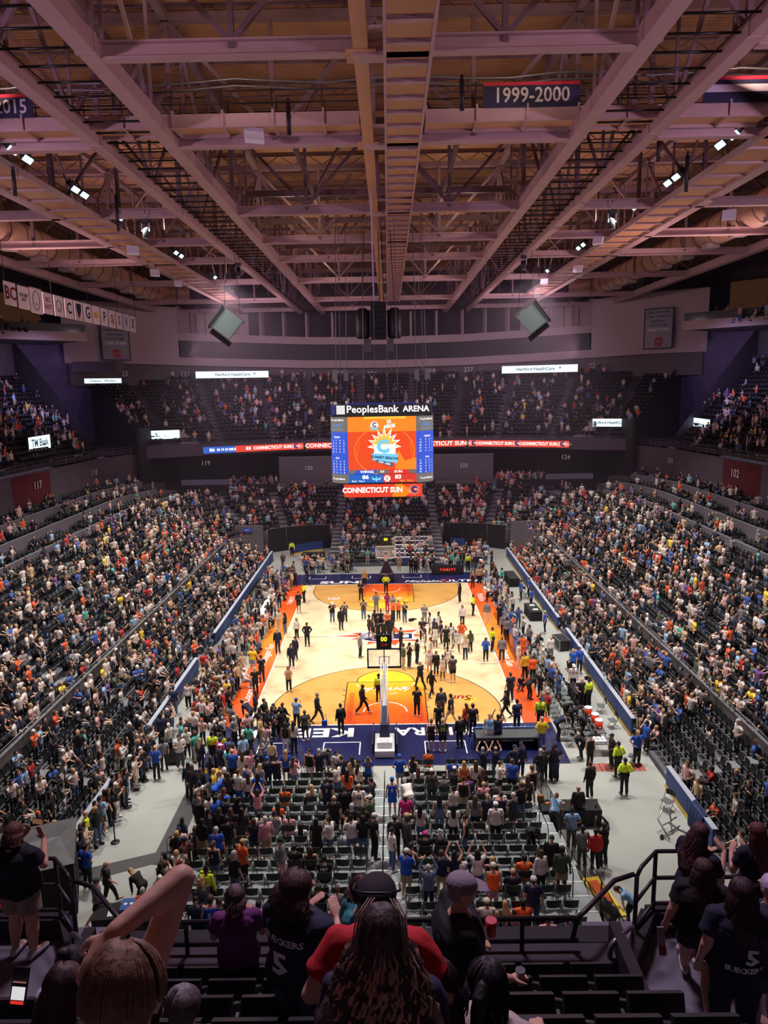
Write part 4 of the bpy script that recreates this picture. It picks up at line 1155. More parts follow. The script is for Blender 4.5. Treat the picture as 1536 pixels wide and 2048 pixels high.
for k, (tx, mm, sz, what) in enumerate(PEN):
    y = .6 + (25.0-.6)*(k/13)**1.0
    big = 1.15 if k == 2 else 1.0
    p = empty('team_pennant', (-26, y, 25.35 if k else 25.4), R(90), label='pale pennant with %s in the row along the left beam' % what, cat='pennant')
    g = MB(); g.box(-.80*big, .80*big, -.015, .015, -.80*big, .80*big); g.build('cloth', m_pen, p)
    if tx: text(tx, sz*1.25, mm, p, (0, -.03, 0), (PI/2, 0, 0), off=.03 if len(tx) < 3 else .01)
    elif 'shield' in what:
        g = MB(); g.poly([(-.48, -.03, .6), (-.48, -.03, .1), (0, -.03, -.65), (.48, -.03, .1), (.48, -.03, .6)]); g.build('shield_mark', mm, p)
    else:
        g = MB(); n_ = 20; e = .75 if 'oval' in what else .55
        g.tube([(.46*big*math.cos(2*PI*i/n_), -.02, e*big*.8*math.sin(2*PI*i/n_)) for i in range(n_)], .03, 4, closed=True); g.tube([(-.12, -.02, -.2), (0, -.02, -.32), (.12, -.02, -.2)], .03, 4); g.build('outline_mark', mm, p)
g = MB(); g.tube([(-26, -1, 26.2), (-26, 26, 26.25)], .025, 5)
for y in (0, 7, 14, 21, 26): g.tube([(-26, y, 26.2), (-26, y, 29.5)], .02, 4)
tag(g.build('pennant_line', m_blackm), 'cable line from which the row of pennants hangs', 'cable')
for sx, nm, body in ((-1, 'left', 'GENO AURIEMMA'), (1, 'right', 'JIM CALHOUN')):
    if sx < 0: a = Vector((-37.0, 49.3, 0)); zb, zt2 = 22.7, 27.9
    else: a = Vector((37.3, 48.8, 0)); zb, zt2 = 22.9, 28.3
    p = empty('hall_banner', (a.x, a.y, zb), sx*R(-38), label='grey hall of fame banner on the pale wall at the far %s' % nm, cat='banner')
    w, h = 3.9, zt2-zb
    g = MB(); g.box(-w/2, w/2, -.04, .04, 0, h); g.build('cloth', mat('banner_grey', srgb(150, 146, 158), .7), p)
    g = MB()
    for (x0,x1,z0,z1) in ((-w/2,w/2,0,.14),(-w/2,w/2,h-.14,h),(-w/2,-w/2+.14,0,h),(w/2-.14,w/2,0,h)): g.box(x0,x1,-.07,-.04,z0,z1)
    g.build('navy_border', m_ink, p)
    for i, tx in enumerate((body, 'NAISMITH MEMORIAL', 'BASKETBALL', 'HALL OF FAME', 'CLASS OF 2005' if sx > 0 else 'CLASS OF 2006')):
        text(tx, .52 if i in (0, 4) else .42, m_white if i == 4 else (m_line if i == 0 else mat('ink_grey', srgb(100, 98, 112), .7)), p, (0, -.08, h-.55-i*.58), (PI/2, 0, 0), off=.008, sx=.85)
    g = MB(); g.poly([(-.62, -.06, 1.25), (-.45, -.06, .55), (0, -.06, .3), (.55, -.06, .42), (.62, -.06, 1.35), (0, -.06, 1.6)]); g.build('ball_emblem', m_inkr, p)
    g = MB()
    for i in range(4): g.tube([(-.6+.3*i, -.08, 1.35), (-.4+.28*i, -.08, .5)], .02, 4)
    g.tube([(-.6, -.08, .95), (.6, -.08, 1.0)], .02, 4); g.build('emblem_seams', m_pen, p)

# ---------------------------------------------------------------- centre scoreboard
sb = empty('centre_scoreboard', label='four-sided video scoreboard hanging over centre court', cat='scoreboard')
cy0 = 0.0; HW = 3.5; ZL, ZH = 12.1, 16.55
def rsq(hw, rc, n=8):
    pts = []
    for q, (cx, cy) in enumerate(((hw-rc, hw-rc), (-hw+rc, hw-rc), (-hw+rc, -hw+rc), (hw-rc, -hw+rc))):
        for i in range(n+1):
            t = PI/2*q + PI/2*i/n; pts.append((cx + rc*math.cos(t), cy + rc*math.sin(t)))
    return pts
BODY = rsq(HW, 1.25)
g = MB(); g.slab(rsq(HW-.06, 1.2), ZL, ZH); g.build('cabinet', m_black, sb)
g = MB(); g.slab(rsq(HW+.05, 1.3), ZH, ZH+.08); g.slab(rsq(HW+.02, 1.27), ZL-.08, ZL); g.build('rim', m_raild, sb)
def strip(a, b, z0, z1, m_, nm, out=.0):
    """lit panel wrapped round the cabinet between two plan indices of BODY"""
    g = MB(); P = rsq(HW+out, 1.25+out)
    idx = [(i % len(P)) for i in range(a, b+1)]
    for i, j in zip(idx[:-1], idx[1:]): g.poly([(*P[i], z0), (*P[j], z0), (*P[j], z1), (*P[i], z1)])
    return g.build(nm, m_, sb)
m_sb = glow('board_blue', srgb(40, 84, 214), 1.0); m_sg = glow('board_grey', srgb(130, 122, 118), .8); m_so = glow('board_orange', srgb(246, 74, 16), 1.0)
m_so2 = glow('board_amber', srgb(252, 140, 24), 1.0); m_sy = glow('board_yellow', srgb(255, 200, 60), 1.0); m_sw = glow('board_white', srgb(250, 248, 245), 1.2); m_sr = glow('board_red', srgb(226, 52, 40), 1.0)
m_sc = glow('board_sky', srgb(120, 205, 240), 1.1); m_sd = glow('board_deepblue', srgb(20, 100, 200), 1.0)
FW = 2.28
for q in range(4):
    # corner panel q covers indices q*9 .. q*9+8
    a = q*9
    strip(a-0, a+8, ZL+.62, ZH-1.0, m_sb, 'stats_panel'); strip(a, a+8, ZH-1.0, ZH, m_sg, 'sponsor_panel'); strip(a, a+8, ZL, ZL+.62, m_sg, 'sponsor_panel')
fy = -HW - .01
def fp(pts, m_, nm, o=0.0):
    g = MB(); g.poly([(x, fy-o, z) for x, z in pts]); return g.build(nm, m_, sb)
def rect(x0, x1, z0, z1, m_, nm, o=0.0): return fp([(x0, z0), (x1, z0), (x1, z1), (x0, z1)], m_, nm, o)
main = rect(-FW, FW, ZL+.9, ZH, m_so, 'main_screen')
rect(-FW, FW, ZH-1.0, ZH, m_so2, 'top_strip', .01)
rect(-1.2, 1.6, ZH-.16, ZH, m_sy, 'top_glow_strip', .015)
fp([(.9, ZL+.9), (FW, ZL+.9), (FW, ZL+1.7), (1.5, ZL+1.5), (1.1, ZL+2.2), (.8, ZL+1.6)], m_so2, 'amber_shape', .012)
def flame(cx, cz, s, nm='sun_rays', o=.03, m_=None):
    g = MB(); n = 9; ci = []
    for i in range(2*n+1):
        t = R(-15) + R(210)*i/(2*n); r = s*(1.0 if i % 2 else .62)*(1.15 if i in (7, 9) else 1)
        ci.append((cx + r*math.cos(t), fy-o, cz + r*math.sin(t)))
    g.poly(ci); return g.build(nm, m_ or m_sw, sb)
flame(.15, ZL+2.5, 1.15); flame(.13, ZL+2.5, .95, 'sun_core', .035, m_sy)
rect(-.55, .9, ZL+1.85, ZL+2.6, m_sw, 'emblem_bar', .036)
text('C', 1.15, m_sc, sb, (.05, fy-.05, ZL+2.42), (PI/2, 0, 0), off=.07, sx=1.0)
fp([(-.65, ZL+1.55), (1.0, ZL+1.35), (1.05, ZL+1.95), (-.7, ZL+2.0)], m_sc, 'season_banner', .04)
text('SUNSET SEASON', .24, glow('board_ink', srgb(30, 60, 120), .8), sb, (.17, fy-.06, ZL+1.7), (PI/2, R(5), 0), off=.012)
fp([(-.4, ZL+1.4), (.7, ZL+1.1), (.72, ZL+1.35), (-.42, ZL+1.58)], glow('board_slate', srgb(70, 95, 140), .9), 'season_strip', .042)
text('2003 - 2026', .17, m_sw, sb, (.15, fy-.06, ZL+1.35), (PI/2, R(14), 0), off=.006)
# round ghost print behind the emblem
g = MB(); g.tube([(.15+2.0*math.cos(t), fy-.012, ZL+2.15+1.6*math.sin(t)) for t in [R(115)+R(140)*i/20 for i in range(21)]], .025, 4); g.tube([(.15+2.0*math.cos(t), fy-.012, ZL+2.15+1.6*math.sin(t)) for t in [R(-40)+R(90)*i/14 for i in range(15)]], .025, 4); g.build('ring_print', m_so2, sb)
text('CONNECTICUT', .2, m_so2, sb, (-1.62, fy-.02, ZL+2.2), (PI/2, R(-78), 0)); text('CONNECTICUT', .2, m_so2, sb, (1.95, fy-.02, ZL+2.3), (PI/2, R(82), 0))
flame(-.5, ZH-.62, .34, 'small_sun'); text('C', .36, glow('board_ink2', srgb(30, 60, 120), .8), sb, (-.5, fy-.05, ZH-.55), (PI/2, 0, 0), off=.02); rect(-.75, -.25, ZH-.88, ZH-.72, m_sc, 'small_banner', .045)
text('25\nMEGS', .3, m_sw, sb, (.5, fy-.04, ZH-.5), (PI/2, R(-8), 0), off=.015)
rect(-FW, FW, ZL+.62, ZL+.9, m_sg, 'team_name_strip', .01)
fp([(-1.95, ZL+.62), (-.45, ZL+.62), (-.45, ZL+.9), (-1.7, ZL+.9)], m_sb, 'team_tab', .02); fp([(.4, ZL+.62), (1.95, ZL+.62), (1.7, ZL+.9), (.4, ZL+.9)], m_sr, 'team_tab', .02)
text('WINGS', .23, m_sw, sb, (-1.05, fy-.04, ZL+.76), (PI/2, 0, 0), off=.008, sx=1.2); text('SUN', .23, m_sw, sb, (1.05, fy-.04, ZL+.76), (PI/2, 0, 0), off=.008, sx=1.2); text('0.0', .22, m_sw, sb, (-.02, fy-.04, ZL+.77), (PI/2, 0, 0), off=.008)
rect(-FW, -.0, ZL+.02, ZL+.6, m_sd, 'away_score_panel', .015); rect(.02, FW, ZL+.02, ZL+.6, m_sr, 'home_score_panel', .015)
text('86', .36, m_sw, sb, (-1.15, fy-.04, ZL+.4), (PI/2, 0, 0), off=.015, sx=1.2); text('83', .36, m_sw, sb, (1.05, fy-.04, ZL+.4), (PI/2, 0, 0), off=.015, sx=1.2)
text('FLS 5   TOL 0', .15, m_sw, sb, (-1.65, fy-.04, ZL+.13), (PI/2, 0, 0), off=.004); text('FLS 5   TOL 2', .15, m_sy, sb, (1.6, fy-.04, ZL+.13), (PI/2, 0, 0), off=.004)
fp([(-.78, ZL+.42), (-.48, ZL+.3), (-.42, ZL+.5), (-.36, ZL+.3), (-.06, ZL+.42), (-.18, ZL+.2), (-.36, ZL+.18), (-.42, ZL+.05), (-.48, ZL+.18), (-.66, ZL+.2)], m_sc, 'wing_mark', .03)
g = MB(); g.poly([(.3+.22*(1.2 if i % 2 else .8)*math.cos(PI*i/8), fy-.03, ZL+.3+.22*(1.2 if i % 2 else .8)*math.sin(PI*i/8)) for i in range(16)]); g.build('sun_badge', m_sw, sb); text('C', .26, m_sr, sb, (.3, fy-.04, ZL+.3), (PI/2, 0, 0), off=.015)
# stats columns on the front corners (curved faces)
def corner_pt(sx, t, out=.02):      # t 0 at the front face edge .. 1 at the side
    a = PI/2*t; r = 1.25+out; c = HW-1.25
    return (sx*(c + r*math.sin(a)), -(c + r*math.cos(a))), sx*a
for sx in (-1, 1):
    for blk, z0, hd in ((0, ZH-1.35, 'WINGS'), (1, ZH-2.75, 'SUN')):
        (x, y), a = corner_pt(sx, .42); text(hd, .16, m_sw, sb, (x, y, z0), (PI/2, 0, a), off=.006)
        for rI in range(5):
            for cI, t in enumerate((.16, .36, .52, .68) if sx > 0 else (.62, .46, .3, .16)):
                (x, y), a = corner_pt(sx, t)
                text(str((13*rI + 7*cI + 5*blk) % (60 if cI == 0 else 10)), .15, m_sw, sb, (x, y, z0-.22-.19*rI), (PI/2, 0, a), off=.004)
    (x, y), a = corner_pt(sx, .38); text('PeoplesBank', .2, m_sw, sb, (x, y, ZH-.2), (PI/2, 0, a), off=.004)
    text('OVG', .32, glow('board_cyan', srgb(60, 150, 230), 1), sb, (x, y, ZH-.58), (PI/2, 0, a), off=.008); text('ONE VISION GROUP', .09, m_sc, sb, (x, y, ZH-.84), (PI/2, 0, a))
    text('PeoplesBank', .2, m_sw, sb, (x, y, ZL+.3), (PI/2, 0, a), off=.004)
# lower ring
g = MB(); RB = rsq(2.72, .5, 5); g.slab(rsq(2.66, .5, 5), 10.98, ZL-.08); g.build('lower_cabinet', m_black, sb)
g = MB()
for i in range(len(RB)): j = (i+1) % len(RB); g.poly([(*RB[i], 11.02), (*RB[j], 11.02), (*RB[j], 12.0), (*RB[i], 12.0)])
g.build('lower_ring_screen', m_rib, sb)
g = MB(); g.poly([(.6, -2.74, 11.02), (1.5, -2.74, 11.02), (2.0, -2.74, 11.4), (1.2, -2.74, 12.0), (.9, -2.74, 12.0)]); g.build('amber_shape', m_so2, sb)
text('CONNECTICUT SUN', .5, m_sw, sb, (-.72, -2.76, 11.5), (PI/2, 0, 0), off=.02, sx=.88)
g = MB()
for k in range(14):
    t = 2*PI*k/14; g.poly([(2.12+.1*math.cos(t-.15), -2.745, 11.5+.1*math.sin(t-.15)), (2.12+.52*math.cos(t), -2.745, 11.5+.46*math.sin(t)), (2.12+.1*math.cos(t+.15), -2.745, 11.5+.1*math.sin(t+.15))])
g.build('sun_rays', m_sw, sb); text('C', .55, m_ribn, sb, (2.12, -2.77, 11.5), (PI/2, 0, 0), off=.04)
# name sign on top
g = MB(); g.box(-3.1, 3.3, -3.3, -3.2, ZH+.1, ZH+.8); g.build('sign_backing', mat('sign_charcoal', srgb(40, 38, 42), .6), sb)
text('PeoplesBank', .68, m_sw, sb, (-.62, -3.33, ZH+.47), (PI/2, 0, 0), off=.012); text('ARENA', .54, m_sw, sb, (2.3, -3.33, ZH+.46), (PI/2, 0, 0), off=.014)
g = MB(); g.box(-3.0, -2.45, -3.33, -3.3, ZH+.18, ZH+.75); b_ = g.build('sign_badge', m_sw, sb)
g = MB()
for cx, cz in ((-2.85, .35), (-2.6, .35), (-2.85, .6), (-2.6, .6)): g.tube([(cx+.11*math.cos(2*PI*i/10), -3.34, ZH+cz+.1*math.sin(2*PI*i/10)) for i in range(10)], .012, 4, closed=True)
g.build('badge_rings', m_black, b_)
g = MB(); g.box(-3.4, -3.3, -3.2, 3.2, ZH+.1, ZH+.75); g.box(3.3, 3.4, -3.2, 3.2, ZH+.1, ZH+.75); g.box(-2.6, 2.6, 1.5, 1.7, ZH+.3, ZH+.8)
g.build('blue_frame', mat('truss_blue', srgb(40, 56, 150), .6), sb)
g = MB()
for x, y in ((-3.1, -2.6), (3.1, -2.6), (-3.1, 2.6), (3.1, 2.6), (-1.2, -2.9), (-.5, 1), (.45, -1), (1.1, -2.9), (-2.5, 0), (2.5, 0)): g.tube([(x, y, ZH+.1), (x*.92, y*.5, 29.5)], .022, 5)
g.build('hoist_cable', m_rail, sb)
g = MB()
for x, y in ((-3.1, -2.6), (3.1, -2.6), (-2.5, 0), (2.5, 0)): g.tube([(x, y, ZH+.5), (x, y, ZH+1.0)], .09, 8); g.box(x-.16, x+.16, y-.12, y+.12, ZH+2.4, ZH+3.1)
g.build('chain_hoist', m_rail, sb)
# thin stage haze filling the hall, as the photograph shows it
hz = bpy.data.materials.new('haze'); hz.use_nodes = True
_n = hz.node_tree.nodes; _n.clear(); _o = _n.new('ShaderNodeOutputMaterial'); _v = _n.new('ShaderNodeVolumeScatter')
_v.inputs['Color'].default_value = (0.92, 0.70, 0.92, 1); _v.inputs['Density'].default_value = 0.0018; _v.inputs['Anisotropy'].default_value = 0.25
hz.node_tree.links.new(_v.outputs[0], _o.inputs['Volume'])
g = MB(); g.box(-46, 46, 15, 62, 1.5, 29.2); o = g.build('hall_haze', hz); tag(o, 'thin violet haze hanging in the far half of the hall', 'haze', None, 'stuff')
# ================================================================ figures
m_skin = mat('skin', (.6,.4,.3), .55, noise=.06, nscale=14, src='object')
m_cloth = mat('cloth', (.5,.5,.5), .85, noise=.10, nscale=9, bump=.35, src='object')
m_hair = mat('hair', (.1,.06,.04), .6, noise=.35, nscale=26, bump=.5, src='object')
m_shoe = mat('shoe', (.5,.5,.5), .6, src='object')
m_eye = mat('eye', (.02,.015,.01), .2)
V = Vector
def capsule(a, b, ra, rb, n=10, cap=True):
    """tapered limb piece as (verts, faces); flat ends when cap is False"""
    a, b = V(a), V(b); d = (b-a); L = d.length; d.normalize()
    u = V((0,0,1)) if abs(d.z) < .9 else V((0,1,0)); x = d.cross(u).normalized(); y = d.cross(x)
    rings = []
    if cap:
        for t in (.15, .6, .95): rings.append((a - d*ra*math.cos(t*PI/2), ra*math.sin(t*PI/2)))
    rings += [(a, ra), (b, rb)]
    if cap:
        for t in (.95, .6, .15): rings.append((b + d*rb*math.cos(t*PI/2), rb*math.sin(t*PI/2)))
    vs = []; fs = []
    for c, r in rings:
        for k in range(n):
            t = 2*PI*k/n; vs.append(c + (x*math.cos(t) + y*math.sin(t))*r)
    for i in range(len(rings)-1):
        for k in range(n): fs.append((i*n+k, i*n+(k+1)%n, (i+1)*n+(k+1)%n, (i+1)*n+k))
    fs.append(tuple(range(n))[::-1]); fs.append(tuple((len(rings)-1)*n+k for k in range(n)))
    return vs, fs
def loft(secs, n=16):
    """secs: (centre, x half width vector, y half depth vector)"""
    vs = []; fs = []
    for c, ax, ay in secs:
        for k in range(n):
            t = 2*PI*k/n; cs, sn = math.cos(t), math.sin(t)
            cs = math.copysign(abs(cs)**.85, cs); sn = math.copysign(abs(sn)**.85, sn)
            vs.append(V(c) + V(ax)*cs + V(ay)*sn)
    for i in range(len(secs)-1):
        for k in range(n): fs.append((i*n+k, i*n+(k+1)%n, (i+1)*n+(k+1)%n, (i+1)*n+k))
    fs.append(tuple(range(n))[::-1]); fs.append(tuple((len(secs)-1)*n+k for k in range(n)))
    return vs, fs
def ball(c, r, M=None, n=12, m=8):
    g = MB(); g.ell(c, r, n, m, M=M); return [V(v) for v in g.v], g.f
SC2 = bpy.data.scenes.new('workbench')        # an empty side scene, so that evaluating a mesh stays quick; removed at the end
def fuse(name, parts, voxel, ratio, m_, smooth=4, fold=0.0, seed=0):
    """union of closed pieces -> one continuous surface"""
    vs = []; fs = []
    for pv, pf in parts:
        n = len(vs); vs += [tuple(v) for v in pv]; fs += [tuple(i+n for i in f) for f in pf]
    me = bpy.data.meshes.new(name); me.from_pydata(vs, [], fs)
    bm = bmesh.new(); bm.from_mesh(me); bmesh.ops.recalc_face_normals(bm, faces=bm.faces); bm.to_mesh(me); bm.free()
    o = bpy.data.objects.new('tmp', me); SC2.collection.objects.link(o)
    r = o.modifiers.new('r', 'REMESH'); r.mode = 'VOXEL'; r.voxel_size = voxel
    if smooth:
        s = o.modifiers.new('s', 'SMOOTH'); s.iterations = smooth; s.factor = .5
    if ratio < 1:
        d = o.modifiers.new('d', 'DECIMATE'); d.ratio = ratio
    vl = SC2.view_layers[0]; vl.update(); dg = vl.depsgraph
    out = bpy.data.meshes.new_from_object(o.evaluated_get(dg), depsgraph=dg)
    bpy.data.objects.remove(o); bpy.data.meshes.remove(me)
    out.name = name; out.materials.clear(); out.materials.append(m_)
    n = len(out.vertices)
    if fold > 0 and n:
        co = np.empty(n*3); out.vertices.foreach_get('co', co); co = co.reshape(-1, 3)
        no = np.empty(n*3); out.vertex_normals.foreach_get('vector', no); no = no.reshape(-1, 3)
        r_ = random.Random(seed); d = np.zeros(n)
        for k in range(6):
            w = np.array([r_.uniform(-22, 22), r_.uniform(-22, 22), r_.uniform(-14, 14)]); d += np.sin(co@w + r_.uniform(0, 6))
        d2 = np.sin(co[:, 2]*38 + 3*np.sin(co[:, 0]*9+seed) + co[:, 1]*12)
        co += no*(d/6*fold + np.clip(d2-.3, 0, 1)*fold*.8)[:, None]
        out.vertices.foreach_set('co', co.ravel())
    out.polygons.foreach_set('use_smooth', [True]*len(out.polygons))
    out.update()
    return out

# ---- skeletons: a standing figure faces +Y, its right hand is on +X
def skel(pose, fem=False):
    s = dict(tilt=0.0, head=(0.0, 0.0))
    J = {}
    hip = .085; kz = .50
    J['P'] = V((0,0,.94)); J['N'] = V((0,-.005,1.45)); J['H'] = V((0,.025,1.605))
    for k, sx in (('L', -1), ('R', 1)):
        J['hip'+k] = V((sx*hip,0,.90)); J['kn'+k] = V((sx*.10,.015,kz)); J['an'+k] = V((sx*.11,-.03,.09)); J['to'+k] = V((sx*.135,.14,.035))
        J['sh'+k] = V((sx*.175,-.005,1.395))
    def arm(k, el, wr, ha): J['el'+k] = V(el); J['wr'+k] = V(wr); J['ha'+k] = V(ha)
    pitch = 0.0; lean = 0.0; hp = .15
    A = dict(
        down=((.235,-.03,1.12), (.255,.05,.88), (.25,.09,.72)),
        hips=((.30,-.08,1.17), (.20,.06,1.02), (.12,.13,.98)),
        clap=((.24,.05,1.14), (.12,.26,1.20), (.03,.33,1.30)),
        phone=((.25,.10,1.17), (.13,.28,1.36), (.06,.30,1.48)),
        raised=((.27,.12,1.52), (.16,.24,1.74), (.08,.28,1.88)),
        cross=((.24,.05,1.15), (.05,.20,1.17), (-.10,.22,1.20)),
        low=((.22,.12,1.15), (.16,.34,1.05), (.12,.48,1.0)),
        back=((.27,-.12,1.14), (.13,-.17,.98), (.03,-.17,.93)))
    def arms(l, r):
        a = A[l]; arm('L', *[(-p[0], p[1], p[2]) for p in a]); arm('R', *A[r])
    arms('down', 'down')
    if pose == 'h': arms('hips', 'hips'); hp = .0
    if pose == 'k': arms('back', 'back'); hp = .05
    if pose == 'c': arms('clap', 'clap'); hp = .1
    if pose == 'f': arms('phone', 'phone'); hp = .25; J['H'] += V((0,.01,-.01))
    if pose == 'r': arms('raised', 'raised'); hp = -.05
    if pose == 'a': arms('cross', 'cross')
    if pose in 'w':
        J['knL'] = V((-.09,.20,.52)); J['anL'] = V((-.09,.30,.12)); J['toL'] = V((-.10,.47,.09))
        J['knR'] = V((.09,-.10,.50)); J['anR'] = V((.09,-.36,.16)); J['toR'] = V((.10,-.24,.03))
        J['elL'] = V((-.24,-.14,1.14)); J['wrL'] = V((-.24,-.14,.90)); J['haL'] = V((-.23,-.10,.75)); J['elR'] = V((.24,.06,1.13)); J['wrR'] = V((.23,.24,.96)); J['haR'] = V((.22,.32,.86))
    if pose == 'b': lean = 1.0; arms('low', 'low')
    if pose == 'q':
        for k, sx in (('L', -1), ('R', 1)):
            J['kn'+k] = V((sx*.17,.36,.52)); J['an'+k] = V((sx*.13,.02,.09)); J['to'+k] = V((sx*.16,.20,.035))
        arms('low', 'low'); lean = .45
    if pose in 'stm':
        for k, sx in (('L', -1), ('R', 1)):
            J['kn'+k] = V((sx*.12,.44,.50)); J['an'+k] = V((sx*.12,.42,.09)); J['to'+k] = V((sx*.13,.60,.035))
        if pose == 's': arms('low', 'low')
        if pose == 't': arms('clap', 'clap')
        if pose == 'm': arms('phone', 'phone')
    drop = {'q': .58, 's': .44, 't': .44, 'm': .44}.get(pose, 0)
    if drop:
        for k in list(J):
            if k[:2] in ('hi', 'sh', 'el', 'wr', 'ha') or k in 'PNH': J[k] = J[k] - V((0, 0, drop))
    if pose == 'q':
        for k in list(J):
            if k[:2] in ('hi', 'sh', 'el', 'wr', 'ha') or k in 'PNH': J[k] = J[k] - V((0, .08, 0))
    M = Matrix.Rotation(-lean, 3, 'X'); P = J['P'].copy()
    if lean:
        for k in list(J):
            if k[:2] in ('sh', 'el', 'wr', 'ha') or k in 'NH':
                J[k] = M @ (J[k] - P) + P
        if pose == 'b':
            off = V((0, -.14, 0))
            for k in list(J):
                if k[:2] in ('sh', 'el', 'wr', 'ha', 'hi') or k in 'PNH': J[k] = J[k] + off
            for k in 'LR': J['wr'+k] = J['el'+k] + V((0,.06,-.24)); J['ha'+k] = J['wr'+k] + V((0,.04,-.16)); J['el'+k] = (J['sh'+k]+J['wr'+k])/2 + V((0,.02,0))
    J['lean'] = lean; J['hp'] = hp + lean*.6
    return J
def frames(J):
    up = (J['N'] - J['P']).normalized(); X = V((1, 0, 0)); F = up.cross(X) * -1
    F = X.cross(up) * -1 if F.y < 0 else F
    if F.y < 0 and abs(F.z) < .9: F = -F
    return up, X, F
TS = [(-.10,.125,.10), (0,.165,.118), (.10,.155,.108), (.18,.135,.098), (.28,.155,.112), (.36,.170,.115), (.43,.165,.098), (.475,.115,.075), (.51,.062,.058)]
def torso(J, inf=0.0, lo=-.10, hi=.51, w=1.0, flare=0.0):
    up, X, F = frames(J); L = (J['N']-J['P']).length/.51
    zs = [lo] + [t[0] for t in TS if lo < t[0] < hi] + [hi]
    secs = []
    for z in zs:
        ax = np.interp(z, [t[0] for t in TS], [t[1] for t in TS]); ay = np.interp(z, [t[0] for t in TS], [t[2] for t in TS])
        e = inf + flare*max(0, (.25-z)); c = J['P'] + up*(z*L) + F*(.0 if z < .1 else .004)
        if z < 0: ay *= 1.0
        secs.append((c, X*((ax+e)*w), F*((ay+e)*w)))
    return loft(secs)
def headM(J, yaw=0.0):
    return Matrix.Translation(J['H']) @ Matrix.Rotation(yaw, 4, 'Z') @ Matrix.Rotation(-J['hp'], 4, 'X')
def tp(M, parts): return [([M @ v for v in pv], pf) for pv, pf in parts]
def head_parts(hero=False):
    P = [ball((0,-.012,.025), (.076,.094,.092), n=16, m=12), ball((0,.022,-.035), (.058,.070,.078), n=14, m=10), ball((0,.055,-.085), (.030,.030,.026))]
    P.append(capsule((0,.088,.005), (0,.105,-.022), .008, .013, 8)); P.append(capsule((-.045,.075,.03), (.045,.075,.03), .014, .014, 8))
    P.append(ball((0,.086,-.058), (.026,.014,.011)))
    for s in (-1, 1): P.append(ball((s*.077,-.008,-.004), (.012,.022,.032)))
    return P
def hand_parts(w, h, sx, grip=False, out=None):
    """palm, four fingers of different length and a thumb from the palm's side"""
    d = (h-w).normalized(); u = V((0,0,1)) if abs(d.z) < .85 else V((0,1,0)); x = d.cross(u).normalized(); y = x.cross(d)
    if out is not None: x = V(out).normalized(); x = (x - d*x.dot(d)).normalized(); y = d.cross(x)
    P = [loft([(w, x*.026, y*.018), (w+d*.04, x*.038, y*.015), (w+d*.085, x*.042, y*.013), (w+d*.095, x*.038, y*.010)], 10)]
    cur = y * (-.3 if not grip else -1.0)
    for i, L in enumerate((.060, .070, .066, .052)):
        b = w + d*.088 + x*(.031 - .0205*i); m1 = b + (d + cur*.15).normalized()*L*.5; m2 = m1 + (d*(.3 if grip else .9) + cur*(1.0 if grip else .35)).normalized()*L*.5
        P.append(capsule(b, m1, .0095, .0088, 6)); P.append(capsule(m1, m2, .0088, .0075, 6))
    t0 = w + d*.025 + x*.03; t1 = t0 + (d*.6 + x*.8).normalized()*.035; t2 = t1 + (d*.95 + x*.2 + cur*.3).normalized()*.032
    P.append(capsule(t0, t1, .013, .011, 6)); P.append(capsule(t1, t2, .011, .009, 6))
    return P
def body_parts(J, fat=1.0, fem=False):
    P = [torso(J, -.004, -.10, .51, fat)]
    P.append(capsule(J['N']-V((0,0,.04)), J['H']-V((0,0,.05)), .058, .052, 12))
    P += tp(headM(J, J.get('yaw', 0)), head_parts())
    for k in 'LR':
        sx = -1 if k == 'L' else 1
        P.append(capsule(J['hip'+k], J['kn'+k], .088*fat, .056*fat)); 
        mid = J['kn'+k].lerp(J['an'+k], .32); P.append(capsule(J['kn'+k], mid, .054*fat, .058*fat)); P.append(capsule(mid, J['an'+k], .058*fat, .036))
        P.append(capsule(J['an'+k], J['to'+k], .038, .030))
        P.append(capsule(J['sh'+k], J['el'+k], .050*fat, .038*fat)); P.append(capsule(J['el'+k], J['wr'+k], .039*fat, .026))
        P += hand_parts(J['wr'+k], J['ha'+k], sx, J.get('grip', False))
    return P
def top_parts(J, kind, fat=1.0, inf=.020):
    """kind: t tee, l long sleeves, k tank, d dress"""
    lo = {'t': -.06, 'l': -.06, 'k': -.06, 'd': -.10}[kind]
    P = [torso(J, inf, lo, .455 if kind == 'k' else .478, fat, .05)]
    up, X, F = frames(J)
    if kind != 'k':
        P.append(capsule(J['shL']+up*.0, J['shR'], .062*fat, .062*fat, 12))
        P.append(capsule(J['N']-up*.07, J['N']-up*.015, .085, .070, 12, False))
    else:
        for s in (-1, 1): P.append(capsule(J['N']-up*.10+X*s*.11, J['N']-up*.03+X*s*.085, .035, .028, 8, False))
    for k in 'LR':
        if kind in 'td': P.append(capsule(J['sh'+k], J['sh'+k].lerp(J['el'+k], .62), .066*fat, .066*fat, 12, False)); P.append(ball(J['sh'+k], (.064*fat,)*3))
        if kind == 'l':
            P.append(capsule(J['sh'+k], J['el'+k], .064*fat, .053*fat, 12)); P.append(capsule(J['el'+k], J['el'+k].lerp(J['wr'+k], .97), .053*fat, .036, 12, True))
    if kind == 'd':
        a = J['hipL'].lerp(J['hipR'], .5); b = J['knL'].lerp(J['knR'], .5)
        P.append(loft([(a+V((0,0,.1)), V((.16,0,0)), V((0,.12,0))), (a.lerp(b, .5), V((.20,0,0)), V((0,.15,0))), (a.lerp(b, .95), V((.23,0,0)), V((0,.17,0)))], 16))
    return P
